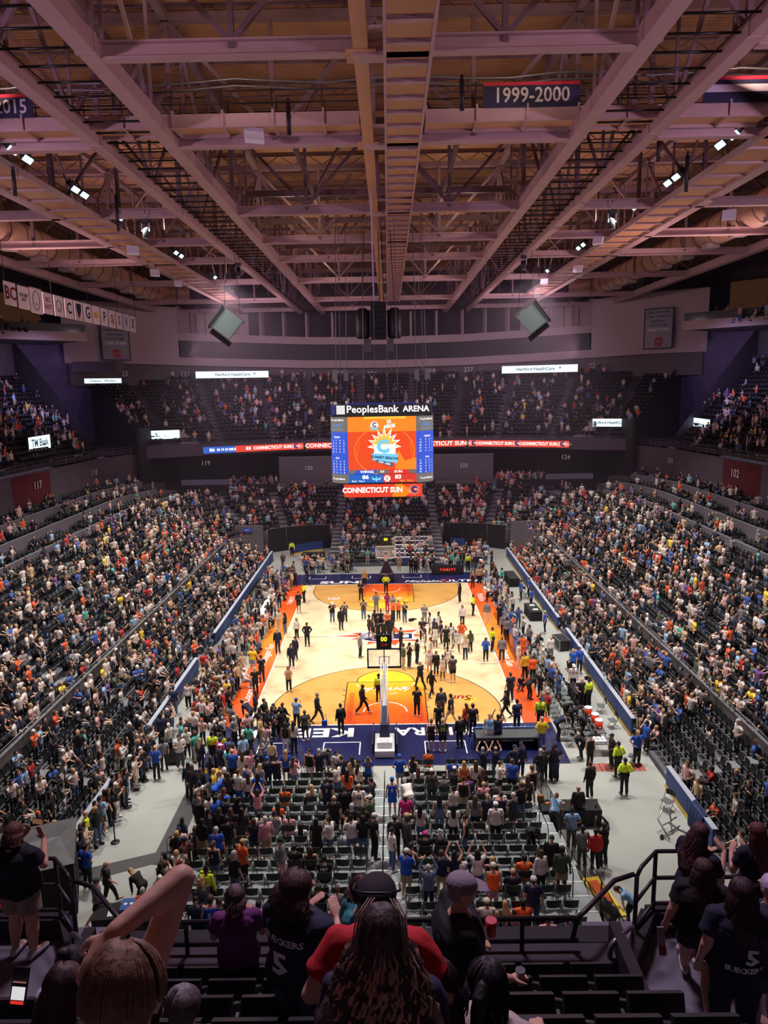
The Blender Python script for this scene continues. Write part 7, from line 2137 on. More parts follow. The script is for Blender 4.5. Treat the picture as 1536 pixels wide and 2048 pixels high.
# ================================================================ the distant crowd: simple low figures, one object
def lowfig(pose):
    """about 150 triangles: verts, faces, zone per face (0 skin 1 top 2 bottom 3 hair 4 shoe)"""
    vs = []; fs = []; zs = []
    def limb(a, b, ra, rb, z, n=5):
        d = (V(b)-V(a)).normalized(); u = V((0,1,0)) if abs(d.y) < .9 else V((0,0,1)); x = d.cross(u).normalized(); y = d.cross(x); m = len(vs)
        for c, r in ((V(a), ra), (V(b), rb)):
            for k in range(n):
                t = 2*PI*k/n; vs.append(c + (x*math.cos(t)+y*math.sin(t))*r)
        for k in range(n): fs.append((m+k, m+(k+1)%n, m+n+(k+1)%n, m+n+k)); zs.append(z)
        fs.append(tuple(m+n+k for k in range(n))); zs.append(z); fs.append(tuple(m+k for k in range(n))[::-1]); zs.append(z)
    def trunk(secs, z, n=7):
        m = len(vs)
        for (c, ax, ay) in secs:
            for k in range(n):
                t = 2*PI*k/n; vs.append(V((c[0]+ax*math.cos(t), c[1]+ay*math.sin(t), c[2])))
        for i in range(len(secs)-1):
            for k in range(n): fs.append((m+i*n+k, m+i*n+(k+1)%n, m+(i+1)*n+(k+1)%n, m+(i+1)*n+k)); zs.append(z)
        fs.append(tuple(m+(len(secs)-1)*n+k for k in range(n))); zs.append(z)
    J = skel(pose); up = J['P']
    dz = J['P'].z - .94; dy = J['P'].y
    for k in 'LR':
        kn = J['kn'+k].lerp(J['an'+k], 0)
        limb(J['hip'+k], kn, .10, .075, 2); limb(kn, J['an'+k], .07, .05, 2); limb(J['an'+k]+V((0,-.04,-.05)), J['to'+k]+V((0,0,0)), .05, .045, 4, 4)
        el = J['el'+k]; limb(J['sh'+k], el, .062, .055, 1); limb(el, J['wr'+k], .044, .032, 0); limb(J['wr'+k], J['wr'+k].lerp(J['ha'+k], .8), .038, .026, 0, 4)
    trunk([((0,dy,.86+dz), .16, .12), ((0,dy,1.05+dz), .165, .115), ((0,dy,1.28+dz), .19, .125), ((0,dy,1.41+dz), .19, .095), ((0,dy,1.46+dz), .07, .06)], 1)
    h = J['H']
    trunk([((h.x,h.y-.01,h.z-.17), .045, .045), ((h.x,h.y,h.z-.11), .055, .06), ((h.x,h.y+.01,h.z-.03), .078, .085), ((h.x,h.y,h.z+.05), .075, .085), ((h.x,h.y,h.z+.10), .03, .04)], 0, 7)
    trunk([((h.x,h.y-.05,h.z-.12), .075, .05), ((h.x,h.y-.035,h.z-.02), .09, .08), ((h.x,h.y-.02,h.z+.05), .092, .10), ((h.x,h.y-.015,h.z+.12), .055, .065)], 3, 7)
    return np.array([tuple(v) for v in vs]), fs, np.array(zs)
LF = {p: lowfig(p) for p in 'ucfhs'}
rng = random.Random(11)
TOPS = [((214,204,196), 24), ((34,38,56), 17), ((32,31,35), 26), ((128,124,126), 9), ((224,98,56), 7), ((214,170,164), 8), ((64,96,168), 4.5), ((150,186,216), 4), ((186,56,54), 3.5), ((206,178,140), 4), ((84,100,84), 2), ((240,206,70), 1.5), ((120,80,150), 1.5), ((90,180,165), 1.5)]
BOTS = [((36,38,48), 34), ((84,104,136), 24), ((26,26,30), 22), ((190,170,140), 10), ((220,214,206), 6)]
HAIRS = [((34,26,24), 34), ((92,64,44), 30), ((176,140,98), 16), ((170,166,162), 8), ((30,34,60), 5), ((225,222,218), 4), ((226,90,40), 2)]
SK = [((222,174,148), 60), ((198,146,118), 22), ((124,84,62), 18)]
def pick(L_):
    t = rng.uniform(0, sum(w for _, w in L_))
    for c, w in L_:
        t -= w
        if t <= 0: return srgb(*c)
    return srgb(*L_[0][0])
def noise2(x, y): return .5 + .5*math.sin(x*.55+1.3*math.sin(y*.31))*math.sin(y*.47+1.7*math.sin(x*.23)+1)
sel = []
for (x, y, z, fa, zone) in CROWD:
    n = noise2(x, y); p = 0
    if zone == 'low':
        p = .70 + .35*(n-.5); 
        if y > 27: p = .30 + .6*(n-.5) + (.18 if abs(x) > 9 else 0)
        if abs(x) > 17 and z > 4.2 and y < 20: p *= .62
        if x < -17 and y < 2 and z > 2: p *= .9
    elif zone == 'ret': p = .74 + .2*(n-.5); p *= (.45 if (y < -17 and x > 0) else 1) * (.6 if (y < -14 and x < 0) else 1)
    elif zone == 'box': p = .34*(n+.4)
    elif zone == 'suite': p = .65 if x > 0 else .12
    elif zone == 'conc': p = .8
    elif zone == 'end': p = .68
    elif zone == 'upside': p = (.55 if z < 16 else .10)*(n+.3)
    elif zone == 'upend': p = (.36 if z < 16.5 else .24)*(n+.2)
    if y < -30: continue
    if any(math.hypot(x-a, y-b) < c for a, b, c in ((-34.8, 22.5, 3.0), (34.8, 30.2, 3.0), (-28.6, 39.6, 2.4), (28.6, 39.6, 2.4))): continue
    if rng.random() < p: sel.append((x, y, z, fa, zone))
# extra bodies: photographers and press along both sidelines, queues on the floor and behind the far baseline
for sgn in (-1, 1):
    y = -13.5
    while y < 17:
        for x0 in (9.6, 10.5, 11.4):
            if rng.random() < (.78 if sgn < 0 or y > 6 else .30) and not (sgn > 0 and x0 > 10.6): sel.append((sgn*(x0+rng.uniform(-.25, .25)), y+rng.uniform(-.2, .2), .02, (R(90) if sgn > 0 else R(-90)) + rng.uniform(-.5, .5), 'edge'))
        y += .62
for k in range(75): sel.append((rng.uniform(-8.8, -3.5) if k % 2 else rng.uniform(2.8, 9.5), rng.uniform(18.5, 21.0) if k % 3 else rng.uniform(21, 26.5) if (k % 2) == 0 and False else rng.uniform(18.4, 20.8), .02, rng.uniform(0, 6.3), 'floor'))
for k in range(34): sel.append((rng.uniform(6.6, 10.8), rng.uniform(21, 27), .02, rng.uniform(2, 4.2), 'floor'))
for k in range(95):
    y = rng.uniform(-19.4, -9); sel.append((rng.uniform(-10.6, -9.4) if y > -15 else rng.uniform(-11, -5.2), y if y > -15 else rng.uniform(-19.2, -15.2), .02, rng.uniform(-.8, .8), 'floor'))
for k in range(46): sel.append((rng.uniform(-8.2, -7.2), rng.uniform(-31.5, -18.8), .02, rng.uniform(-.6, .6), 'floor'))
for k in range(58): y = rng.uniform(-27, -14.5); sel.append((-12.5+.45+rng.uniform(-.25, .1), y, .02, rng.uniform(-1.9, -1.0), 'floor'))
for k in range(26): sel.append((rng.uniform(-10.5, -8), rng.uniform(-24, -19.5), -50, 0, 'skip'))
sel = [s for s in sel if s[4] != 'skip' and not any(abs(s[0]-a) < .35 and abs(s[1]-b) < .35 and s[2] < .6 for a, b in placed)]
Vv = []; Ff = []; Cc = []; base = 0; loops = []; ltot = []
for (x, y, z, fa, zone) in sel:
    sit = rng.random() < (.22 if zone in ('low', 'ret', 'upend', 'upside') else (.5 if zone == 'end' else .12)) and zone != 'floor'
    pz = 's' if sit else rng.choice('ucfhuu')
    v, f, zz = LF[pz]; a = fa + (rng.uniform(-.5, .5) if rng.random() < .8 else rng.uniform(-2.5, 2.5)); s = rng.uniform(.88, 1.04)
    c_, s_ = math.cos(a), math.sin(a)
    off_ = 0 if sit else .28
    dx, dy = -math.sin(fa)*off_, math.cos(fa)*off_
    w = rng.uniform(.95, 1.2)
    P = np.empty_like(v); P[:, 0] = (v[:, 0]*c_ - v[:, 1]*s_)*s*w + x + dx; P[:, 1] = (v[:, 0]*s_ + v[:, 1]*c_)*s*w + y + dy; P[:, 2] = v[:, 2]*s + z
    pal = np.array([pick(SK), pick(TOPS), pick(BOTS), pick(HAIRS), srgb(220,220,220) if rng.random() < .5 else srgb(30,30,32)])
    Vv.append(P)
    for k, t in enumerate(f):
        loops.extend([i+base for i in t]); ltot.append(len(t))
    Cc.append(pal[zz]); base += len(v)
Vv = np.concatenate(Vv); Cc = np.concatenate(Cc)
me = bpy.data.meshes.new('distant_crowd'); me.vertices.add(len(Vv)); me.vertices.foreach_set('co', Vv.ravel().astype(np.float32))
me.loops.add(len(loops)); me.loops.foreach_set('vertex_index', np.array(loops, dtype=np.int32))
lt = np.array(ltot, dtype=np.int32); ls = np.concatenate([[0], np.cumsum(lt)[:-1]]).astype(np.int32)
me.polygons.add(len(lt)); me.polygons.foreach_set('loop_start', ls); me.polygons.foreach_set('loop_total', lt)
me.update(calc_edges=True)
at = me.attributes.new('Col', 'FLOAT_COLOR', 'CORNER')
cc = np.repeat(Cc, lt, axis=0); cc = np.concatenate([cc, np.ones((len(cc), 1))], axis=1).astype(np.float32)
at.data.foreach_set('color', cc.ravel())
me.materials.append(mat('crowd_cloth', (.5,.5,.5), .85, src='attr'))
me.polygons.foreach_set('use_smooth', [True]*len(lt))
o = link('distant_crowd', me)
tag(o, 'dense crowd of distant spectators filling the seating bowl', 'crowd', None, 'stuff')
print('crowd', len(sel))
# ================================================================ tables, carts and other things on the floor
m_clothk = mat('table_cloth_black', srgb(26, 24, 28), .85, noise=.15, nscale=4)
def table(x, y, w, d, rz, h, label, skirt=True, cat='table'):
    t = empty('covered_table', (x, y, 0), rz, label, cat)
    g = MB(); g.box(-w/2, w/2, -d/2, d/2, h-.03, h); g.build('table_top', m_clothk, t)
    g = MB(); n = 40
    P = [(-w/2, -d/2), (w/2, -d/2), (w/2, d/2), (-w/2, d/2), (-w/2, -d/2)]; W_ = walk(P, .07, 0)
    for i in range(len(W_)):
        a, b = W_[i], W_[(i+1) % len(W_)]
        f = lambda q, s, k: (q[0] + q[3]*.02*math.sin(k*1.7)*s, q[1] - q[2]*.02*math.sin(k*1.7)*s)
        p0, p1 = f(a, 1, i), f(b, 1, i+1); q0, q1 = f(a, .1, i), f(b, .1, i+1)
        g.poly([(*p0, .01), (*p1, .01), (*q1, h-.005), (*q0, h-.005)])
    g.build('cloth_skirt', m_clothk, t)
    return t
def thing_box(name, loc, s, m_, label, cat, rz=0, extra=None):
    t = empty(name, loc, rz, label, cat); g = MB(); g.box(-s[0]/2, s[0]/2, -s[1]/2, s[1]/2, 0, s[2]); g.build('body', m_, t)
    if extra: extra(t)
    return t
# DJ table
table(-8.0, -26.75, 1.05, .75, R(12), .92, 'black-clothed DJ table on the bare floor left of the portable stand')
t = empty('dj_mixer', (-8.05, -26.78, .92), R(12), 'DJ mixer with two turntable platters on the black-clothed table', 'mixer')
g = MB(); g.box(-.45, .45, -.22, .22, 0, .06); g.build('case', m_black, t)
for sx in (-.28, .28):
    g = MB(); g.tube([(sx, 0, .06), (sx, 0, .08)], .13, 18); pl = g.build('platter', m_metal, t); g = MB(); g.tube([(sx, 0, .08), (sx, 0, .085)], .04, 10); g.build('label_disc', mat('disc_blue', srgb(40, 90, 190), .5), pl)
t = empty('laptop', (-7.75, -26.42, .92), R(-20), 'open laptop standing at the back of the DJ table', 'laptop')
g = MB(); g.box(-.17, .17, -.12, .12, .18, .2); g.build('keyboard', m_metal, t); g = MB(); g.beam((0, .12, .2), (0, .17, .42), .34, .012); g.build('lid', m_metal, t); g = MB(); g.tube([(0, 0, 0), (0, 0, .18)], .015, 6); g.build('stand', m_blackm, t)
t = empty('microphone_stand', (-8.35, -26.45, .92), 0, 'desk microphone stand on the DJ table', 'microphone')
g = MB(); g.tube([(0, 0, 0), (0, 0, .5), (.12, 0, .62)], .012, 6); g.build('stand_arm', m_blackm, t); g = MB(); g.tube([(.12, 0, .6), (.22, 0, .66)], .028, 8); g.build('microphone', m_black, t)
# near left table with cases
table(-8.95, -29.55, 1.9, .8, R(6), .9, 'black-clothed table at the near left, carrying papers and a case')
t = empty('equipment_case', (-8.55, -29.5, .9), R(6), 'open equipment case with blue lid print on the near left table', 'case')
g = MB(); g.box(-.45, .1, -.28, .28, 0, .22); g.build('blue_lid', mat('case_blue', srgb(44, 84, 150), .5), t); g = MB(); g.box(.14, .5, -.3, .3, 0, .3); g.build('black_case', m_black, t)
g = MB()
for x in (-.3, -.1): g.poly([(x+.06*math.cos(2*PI*i/6), .06*math.sin(2*PI*i/6), .224) for i in range(6)])
g.build('lid_print', m_white, t)
t = empty('paper_sheet', (-9.3, -29.7, .905), R(10), 'white printed sheet lying on the near left table', 'paper'); g = MB(); g.box(-.11, .11, -.15, .15, 0, .003); g.build('sheet', m_white, t); g = MB()
for k in range(5): g.box(-.08, .08, .1-.05*k, .11-.05*k, .003, .0035)
g.build('print_lines', m_line, t)
# right table
table(7.95, -23.4, 2.5, .85, R(0), .75, 'long black-clothed table on the bare floor right of the portable stand')
t = empty('orange_tshirt', (7.35, -23.45, .755), 0, 'orange T-shirt with white print spread on the long table', 'clothing')
g = MB(); g.poly([(-.2, -.3, .02), (.2, -.3, .02), (.2, .15, .02), (.38, .1, .02), (.42, .22, .02), (.15, .34, .02), (-.15, .34, .02), (-.42, .22, .02), (-.38, .1, .02), (-.2, .15, .02)]); g.build('cloth', mat('tee_orange', srgb(240, 120, 30), .8), t); g = MB(); g.box(-.1, .12, .0, .15, .022, .026); g.build('print', m_white, t)
thing_box('name_card', (8.55, -23.15, .75), (.5, .06, .14), m_white, 'white name card standing on the long table', 'card')
t = empty('drink_bottle', (9.0, -23.6, .75), 0, 'small bottle with red label on the right end of the long table', 'bottle'); g = MB(); g.tube([(0, 0, 0), (0, 0, .16), (0, 0, .2), (0, 0, .24)], [.035, .035, .014, .014], 10); g.build('bottle_body', m_rail, t); g = MB(); g.tube([(0, 0, .05), (0, 0, .11)], .037, 10); g.build('red_label', m_inkr, t)
t = empty('paper_bag', (6.75, -23.1, .75), 0, 'small brown paper bag on the left end of the long table', 'bag'); g = MB(); g.box(-.12, .12, -.08, .08, 0, .3); g.build('bag', mat('kraft', srgb(150, 100, 70), .8), t)
# tables behind the right sideline
table(11.85, 14.2, .9, 2.9, R(2), .78, 'black-clothed table by the right barrier, the farther of two'); table(11.85, 4.1, .9, 2.4, R(2), .78, 'black-clothed table by the right barrier, the nearer of two'); table(-8.0, 24.7, 2.4, .9, 0, .78, 'black-clothed table before the far left curtain'); table(11.4, -11.6, .8, 1.6, R(2), .78, 'black-clothed table with a laptop beside the right barrier')
for i, (x, y, lab) in enumerate(((11.85, 4.5, 'white plate stack on the nearer black table by the right barrier'), (11.9, 3.4, 'white box lunch on the nearer black table by the right barrier'))): thing_box('food_box', (x, y, .78), (.4, .3, .06), m_white, lab, 'box')
t = empty('laptop', (11.4, -11.5, .78), R(80), 'open laptop on the black table beside the right barrier', 'laptop'); g = MB(); g.box(-.17, .17, -.12, .12, 0, .02); g.build('keyboard', m_metal, t); g = MB(); g.beam((0, .12, .02), (0, .17, .22), .34, .012); g.build('lid', m_metal, t)
# scorer's table with lit front, and its screens
t = empty('scorers_table', (9.35, .1, 0), 0, "long blue scorer's table along the right sideline", 'table')
g = MB(); g.box(-.35, .35, -5.2, 5.1, .72, .78); g.build('table_top', mat('scorer_top', srgb(60, 70, 110), .5), t); g = MB(); g.box(-.38, -.33, -5.2, 5.1, .04, .92); g.build('front_screen', mat('scorer_front', srgb(70, 84, 150), .4), t)
for k in range(6):
    g = MB(); g.box(-.395, -.38, -5.1+k*1.7, -3.5+k*1.7, .1, .86); g.build('front_panel', mat('scorer_panel%d' % (k % 2), srgb(226, 120, 40) if k % 2 else srgb(60, 74, 140), .4), t)
r_ = random.Random(4)
for k in range(13):
    y = -4.8 + k*.77; q = empty('laptop' if k % 3 else 'monitor', (9.45, y, .78), R(-90), "%s on the scorer's table, %s from the near end" % ('open laptop' if k % 3 else 'small red-lit monitor', ORD[k+1]), 'laptop' if k % 3 else 'monitor')
    g = MB(); g.box(-.16, .16, -.1, .12, 0, .02); g.build('base', m_black if k % 3 == 0 else m_metal, q); g = MB(); g.beam((0, .1, .02), (0, .15, .24), .33, .02); s_ = g.build('screen', m_black, q)
    g = MB(); g.beam((0, .125, .05), (0, .135, .2), .28, .012); g.build('screen_glow', m_dim if k % 3 == 0 else glow('scr_pale', srgb(150, 160, 180), .5), s_)
# press desk on the left sideline
t = empty('press_desk', (-10.0, 6.0, 0), 0, 'long white-topped press desk along the left sideline', 'table')
g = MB(); g.box(-.3, .3, -3.2, 3.4, .72, .76); g.build('table_top', m_white, t); g = MB(); g.box(.26, .3, -3.2, 3.4, .05, .76); g.build('front_board', mat('desk_front', srgb(60, 66, 110), .5), t)
g = MB(); g.box(-12.45, -9.6, -3.6, 1.6, 0, .18); tag(g.build('camera_platform', mat('platform_grey', srgb(110, 108, 112), .7, noise=.1, nscale=2)), 'low grey camera platform beside the left sideline', 'platform')
# courtside chair rows, right and left
def chair_row(pts, rz, label, kind='stuff'):
    pass
fr = bpy.data.objects['folding_chair']
bmj = MB()
for (x, y0, n, step, rz) in ((9.75, -16.9, 18, .62, R(90)), (10.75, -17.1, 20, .62, R(90)), (-10.3, -11.5, 12, .62, R(-90)), (-11.4, -11.2, 24, .62, R(-90)), (-11.95, 4.6, 16, .62, R(-90))):
    for i in range(n):
        y = y0 + i*step
        if any(abs(x-a) < .3 and abs(y-b) < .3 for a, b in placed): continue
        M_ = Matrix.Translation((x, y, .0)) @ Matrix.Rotation(rz, 4, 'Z')
        for ch in fr.children:
            bmj.add([M_ @ v.co for v in ch.data.vertices], [tuple(p.vertices) for p in ch.data.polygons], 1 if ch.name.startswith('seat') else 0)
o = bmj.build('courtside_chairs', [m_black, MATS['chair_pad']]); tag(o, 'rows of black folding chairs lining both sidelines of the court', 'chairs', None, 'stuff')
for (x, y, rz, lab) in ((10.9, -3.2, 2.0, 'turned folding chair near the end of the scorer table, nearest'), (11.0, -2.2, 1.2, 'turned folding chair near the end of the scorer table, middle one'), (10.4, -1.3, 1.8, 'turned folding chair near the end of the scorer table, farthest'), (12.3, -10.2, 2.4, 'folding chair leaning at the blue barrier, nearest the cooler'), (12.4, -13.2, 1.4, 'folding chair at the blue barrier beside the yellow foot, farther'), (12.5, -15.0, 1.7, 'folding chair at the blue barrier, nearer of two'), (12.3, -18.9, 1.0, 'lone folding chair on the red mat by the right barrier'), (12.5, -22.6, 2.2, 'folding chair by the draped end of the right barrier'), (-8.9, -21.2, 0, 'folding chair left of the portable stand, beside the runner'), (-7.6, -20.9, .1, 'folding chair at the left front corner of the portable stand'), (-12.0, -24.3, 1.2, 'folding chair behind the rope post on the left'), (12.1, 9.8, 2, 'folding chair between the two black tables, farther'), (12.3, 9.0, 1.1, 'folding chair between the two black tables, nearer')):
    o = copy_tree(fr); o.location = (x, y, 0); o.rotation_euler = (0, 0, rz); o['label'] = lab; o['group'] = 'loose folding chairs'
# tv bench screen at the right of the near apron
t = empty('bench_table', (6.4, -16.9, .02), 0, 'long low dark table with blue edge on the near navy apron, right side', 'table')
g = MB(); g.box(-1.7, 1.55, -.45, .5, .62, .70); g.build('table_top', mat('bench_grey', srgb(70, 72, 76), .4), t); g = MB(); g.box(-1.75, 1.6, .5, .58, .05, .78); g.build('back_board', mat('bench_blue', srgb(70, 104, 160), .5), t)
for sx in (-1.6, 1.45):
    g = MB(); g.box(sx-.04, sx+.04, -.4, .45, 0, .62); g.build('leg', m_black, t)
# LED board by the far basket
t = empty('led_board', (6.05, 17.4, .02), 0, 'dark courtside screen lettered THIRSTY beside the far basket', 'screen'); g = MB(); g.box(-1.6, 1.6, 0, .25, 0, .95); g.build('cabinet', m_black, t); g = MB(); g.box(-1.55, 1.55, -.012, 0, .06, .9); g.build('lit_face', mat('led_dark', srgb(52, 46, 48), .4), t); text('THIRSTY', .34, glow('led_red', srgb(240, 60, 40), 1.3), t, (0, -.02, .5), (PI/2, 0, 0), off=.012, space=1.25)
# flight case, coolers, cart
t = empty('flight_case', (12.45, -2.9, 0), R(8), 'black flight case with metal edges beside the right barrier', 'case')
g = MB(); g.box(-.38, .38, -.75, .75, .12, .75); g.build('case_body', m_black, t); g = MB()
for x in (-.39, .39):
    for y in (-.76, .76): g.box(x-.02, x+.02, y-.02, y+.02, .1, .77)
for z in (.12, .75):
    for x in (-.39, .39): g.box(x-.02, x+.02, -.76, .76, z-.02, z+.02)
g.build('metal_edging', m_metal, t)
for sx in (-.3, .3):
    g = MB(); g.tube([(sx-.03, -.6, .06), (sx+.03, -.6, .06)], .06, 10); g.build('caster', m_black, t)
m_cool = mat('cooler_orange', srgb(236, 72, 36), .45)
def cooler(x, y, z, label):
    t = empty('drink_cooler', (x, y, z), 0, label, 'cooler'); g = MB(); g.tube([(0, 0, 0), (0, 0, .06), (0, 0, .42)], [.17, .19, .21], 16); g.build('tank', m_cool, t); g = MB(); g.tube([(0, 0, .42), (0, 0, .47), (0, 0, .50)], [.22, .21, .1], 16); g.build('lid', m_white, t); g = MB(); g.box(-.03, .03, -.25, -.19, .08, .14); g.build('tap', m_white, t)
cooler(11.15, -14.6, .55, 'orange drink cooler with white lid on the cart, farther one'); cooler(11.3, -15.4, .55, 'orange drink cooler with white lid on the cart, middle one'); cooler(11.3, -16.1, .55, 'orange drink cooler with white lid on the cart, nearest one'); cooler(9.6, 19.6, .5, 'orange drink cooler at the far right corner of the court, farther'); cooler(9.7, 18.9, .5, 'orange drink cooler at the far right corner of the court, nearer')
t = empty('drinks_cart', (11.15, -15.5, 0), 0, 'grey drinks cart carrying the orange coolers', 'cart'); g = MB(); g.box(-.35, .4, -1.2, 1.3, .5, .55); g.build('shelf', m_rail, t)
for sx in (-.3, .35):
    for y in (-1.1, 1.2): g = MB(); g.tube([(sx, y, 0), (sx, y, .5)], .025, 6); g.build('leg', m_rail, t)
t = empty('towel_cart', (10.95, -17.7, 0), 0, 'cart stacked with white towels and cups in front of the coolers', 'cart'); g = MB(); g.box(-.55, .55, -.35, .35, .62, .68); g.build('shelf', m_metal, t)
for sx in (-.5, .5):
    for y in (-.3, .3): g = MB(); g.tube([(sx, y, 0), (sx, y, .62)], .02, 6); g.build('leg', m_metal, t)
for k in range(6):
    q = empty('folded_towel', (10.65+.22*(k % 3), -17.85+.3*(k//3), .68), 0, 'folded white towel on the towel cart, %s in the %s line' % (ORD[k % 3+1], 'front' if k < 3 else 'back'), 'towel'); g = MB(); g.box(-.09, .09, -.12, .12, 0, .05); g.box(-.085, .085, -.115, .1, .05, .09); g.build('cloth', m_white, q)
g = MB(); 
t = empty('red_mat', (11.4, -19.1, 0), 0, 'red openwork mat on the floor behind the towel cart', 'mat')
for k in range(7): g.box(-1.15, 1.2, -.36+k*.11, -.31+k*.11, 0, .012)
for k in range(10): g.box(-1.15+.26*k, -1.09+.26*k, -.36, .35, 0, .012)
g.build('mat_grid', mat('mat_red', srgb(190, 62, 46), .7), t)
# waste bin and rope posts on the left
t = empty('waste_bin', (-10.65, -18.0, 0), R(5), 'square black waste bin on the floor by the left chairs', 'bin'); g = MB(); g.add([(-.28,-.28,0),(.28,-.28,0),(.28,.28,0),(-.28,.28,0),(-.36,-.34,.85),(.36,-.34,.85),(.36,.34,.85),(-.36,.34,.85)], [(0,3,2,1),(0,1,5,4),(1,2,6,5),(2,3,7,6),(3,0,4,7)]); g.build('bin_body', m_black, t); g = MB(); g.tube([(-.36,-.34,.85),(.36,-.34,.85),(.36,.34,.85),(-.36,.34,.85)], .02, 6, closed=True); g.build('rim', m_black, t)
for k, (x, y) in enumerate(((-11.55, -19.8), (-11.6, -21.95), (-11.2, -24.5))):
    t = empty('rope_post', (x, y, 0), 0, 'black rope post standing on the left floor, %s from the court' % ORD[k+1], 'post'); g = MB(); g.tube([(0, 0, 0), (0, 0, .03), (0, 0, .05)], [.19, .18, .04], 16); g.build('foot', m_black, t); g = MB(); g.tube([(0, 0, .04), (0, 0, 1.0)], .03, 8); g.build('pole', m_black, t)
    if k < 2 and False: pass
t = empty('belt_rope', (-11.2, -24.5, .92), 0, 'black belt stretched from the nearest rope post toward the left stand', 'belt'); g = MB(); g.beam((0, 0, 0), (-1.2, .35, 0), .006, .05); g.build('belt', m_black, t)
# black draped barrier box at the near left
t = empty('draped_box', (-12.9, -27.6, 0), R(22), 'large black draped enclosure with grey tarpaulin top at the near left', 'enclosure'); g = MB(); g.box(-1.6, 1.4, -1.6, 1.3, 0, 2.0); g.build('drape', m_drape, t); g = MB(); g.add([(-1.65,-1.65,2.02),(1.45,-1.65,2.02),(1.45,1.35,2.02),(-1.65,1.35,2.02),(-1.2,-.2,2.3),(.9,-.1,2.25)], [(0,1,5,4),(1,2,5),(2,3,4,5),(3,0,4)]); g.build('tarpaulin', mat('tarp_grey', srgb(96, 96, 98), .4, noise=.3, nscale=2, bump=.6), t)
# stretcher with yellow sheets behind the right fence
t = empty('stretcher', (7.75, -29.0, 0), R(12), 'ambulance stretcher with yellow sheet just outside the right fence', 'stretcher')
g = MB(); g.box(-.3, .3, -1.0, 1.0, .72, .80); g.build('mattress', mat('sheet_yellow', srgb(236, 206, 60), .7), t); g = MB(); g.box(-.25, .1, -.4, .7, .8, .9); g.build('orange_bag', mat('bag_orange', srgb(226, 96, 40), .7), t)
g = MB()
for sx in (-.3, .3): g.tube([(sx, -1.05, .7), (sx, 1.05, .7)], .02, 6)
for y in (-.8, .8):
    for sx in (-.3, .3): g.tube([(sx, y, .7), (sx, -y*.3, .12)], .018, 6)
g.build('frame', m_metal, t)
for sx in (-.28, .28):
    for y in (-.3, .3): g = MB(); g.tube([(sx-.02, y, .08), (sx+.02, y, .08)], .08, 10); g.build('wheel', m_black, t)
thing_box('medical_bag', (8.1, -30.1, 0), (.6, .4, .35), mat('bag_red', srgb(200, 60, 40), .7), 'red medical bag on the floor at the foot of the stretcher', 'bag', R(20))
# drape over the near end of the right barrier, and exercise frame beside it
t = empty('blue_drape', (13.05, -24.2, 0), 0, 'bunched navy drape hanging over the near end of the right barrier', 'drape')
g = MB()
for k in range(9):
    y = .5 - k*.13; g.tube([(-.10-.03*(k % 2), y, .02), (-.09, y+.03, .5), (-.05-.02*(k % 2), y, .95), (.1, y, 1.06), (.2, y+.03, .7)], .075, 7)
g.build('cloth_folds', mat('drape_navy', srgb(36, 52, 92), .85), t)
t = empty('folded_hoist', (11.95, -24.4, 0), R(30), 'grey metal equipment frame lying on the floor near the right barrier', 'equipment')
for pts in ([(-.7, 0, .1), (.6, .1, .1)], [(-.5, -.3, .08), (-.3, .5, .5), (.2, .6, .9)], [(0, 0, .1), (.1, .3, 1.1)], [(-.2, .3, .3), (.5, .2, .5)], [(.5, -.4, .06), (.5, .6, .06)]):
    g = MB(); g.tube(pts, .035, 6); g.build('frame_bar', m_metal, t)
g = MB(); g.tube([(-.62, -.03, .1), (-.62, .03, .1)], .1, 12); g.build('wheel', m_black, t)
# fence of the near right stand
rail_fence(13.0, -25.2, -25.2 + .001, lambda t_: 0, 'x') if False else None
f = empty('guard_fence', (13.3, -24.9, .28), 0, 'black barred fence closing the near end of the right retractable rows', 'fence')
g = MB()
for i in range(36): g.tube([(i*.115, 0, .05), (i*.115, 0, 1.05)], .01, 4)
g.build('bar', m_blackm, f)['kind'] = 'stuff'
g = MB(); g.tube([(0, 0, 1.05), (4.1, 0, 1.05)], .022, 6); g.tube([(0, 0, .05), (4.1, 0, .05)], .022, 6); g.build('frame', m_blackm, f)
f = empty('guard_fence', (-15.6, -12.9, .7), 0, 'black barred fence across the left retractable rows beside the steps', 'fence')
g = MB()
for i in range(22): g.tube([(-i*.115+.9, 0, .05), (-i*.115+.9, 0, 1.0)], .01, 4)
g.build('bar', m_blackm, f)['kind'] = 'stuff'
g = MB(); g.tube([(.9, 0, 1.0), (-1.6, 0, 1.0)], .02, 6); g.build('frame', m_blackm, f)
# small mat and box by the left corner of the apron
t = empty('corner_mat', (-8.5, -19.3, 0), 0, 'small navy and yellow mat at the near left corner of the court', 'mat'); g = MB(); g.box(-.45, .45, -.75, .6, 0, .02); g.build('navy_part', m_navy, t); g = MB(); g.box(-.4, .4, .1, .55, .02, .024); g.build('yellow_part', m_yellow, t)
for k, (x, y, c, lab) in enumerate(((-7.55, -26.2, 'P', 'pink shoulder bag of the person in black T-shirt and jeans'), (-3.2, -15.9, 'B', 'blue bag carried on the near apron left of the basket'))):
    t = empty('hand_bag', (x, y, .8), 0, lab, 'bag'); g = MB(); g.box(-.14, .14, -.06, .06, 0, .28); g.build('bag_body', mat('bag_%s' % c, srgb(*COLS[c]), .6), t); g = MB(); g.tube([(-.12, 0, .28), (-.08, 0, .62), (.06, 0, .65), (.12, 0, .28)], .012, 5); g.build('strap', mat('bag_%s' % c, srgb(*COLS[c]), .6), t)
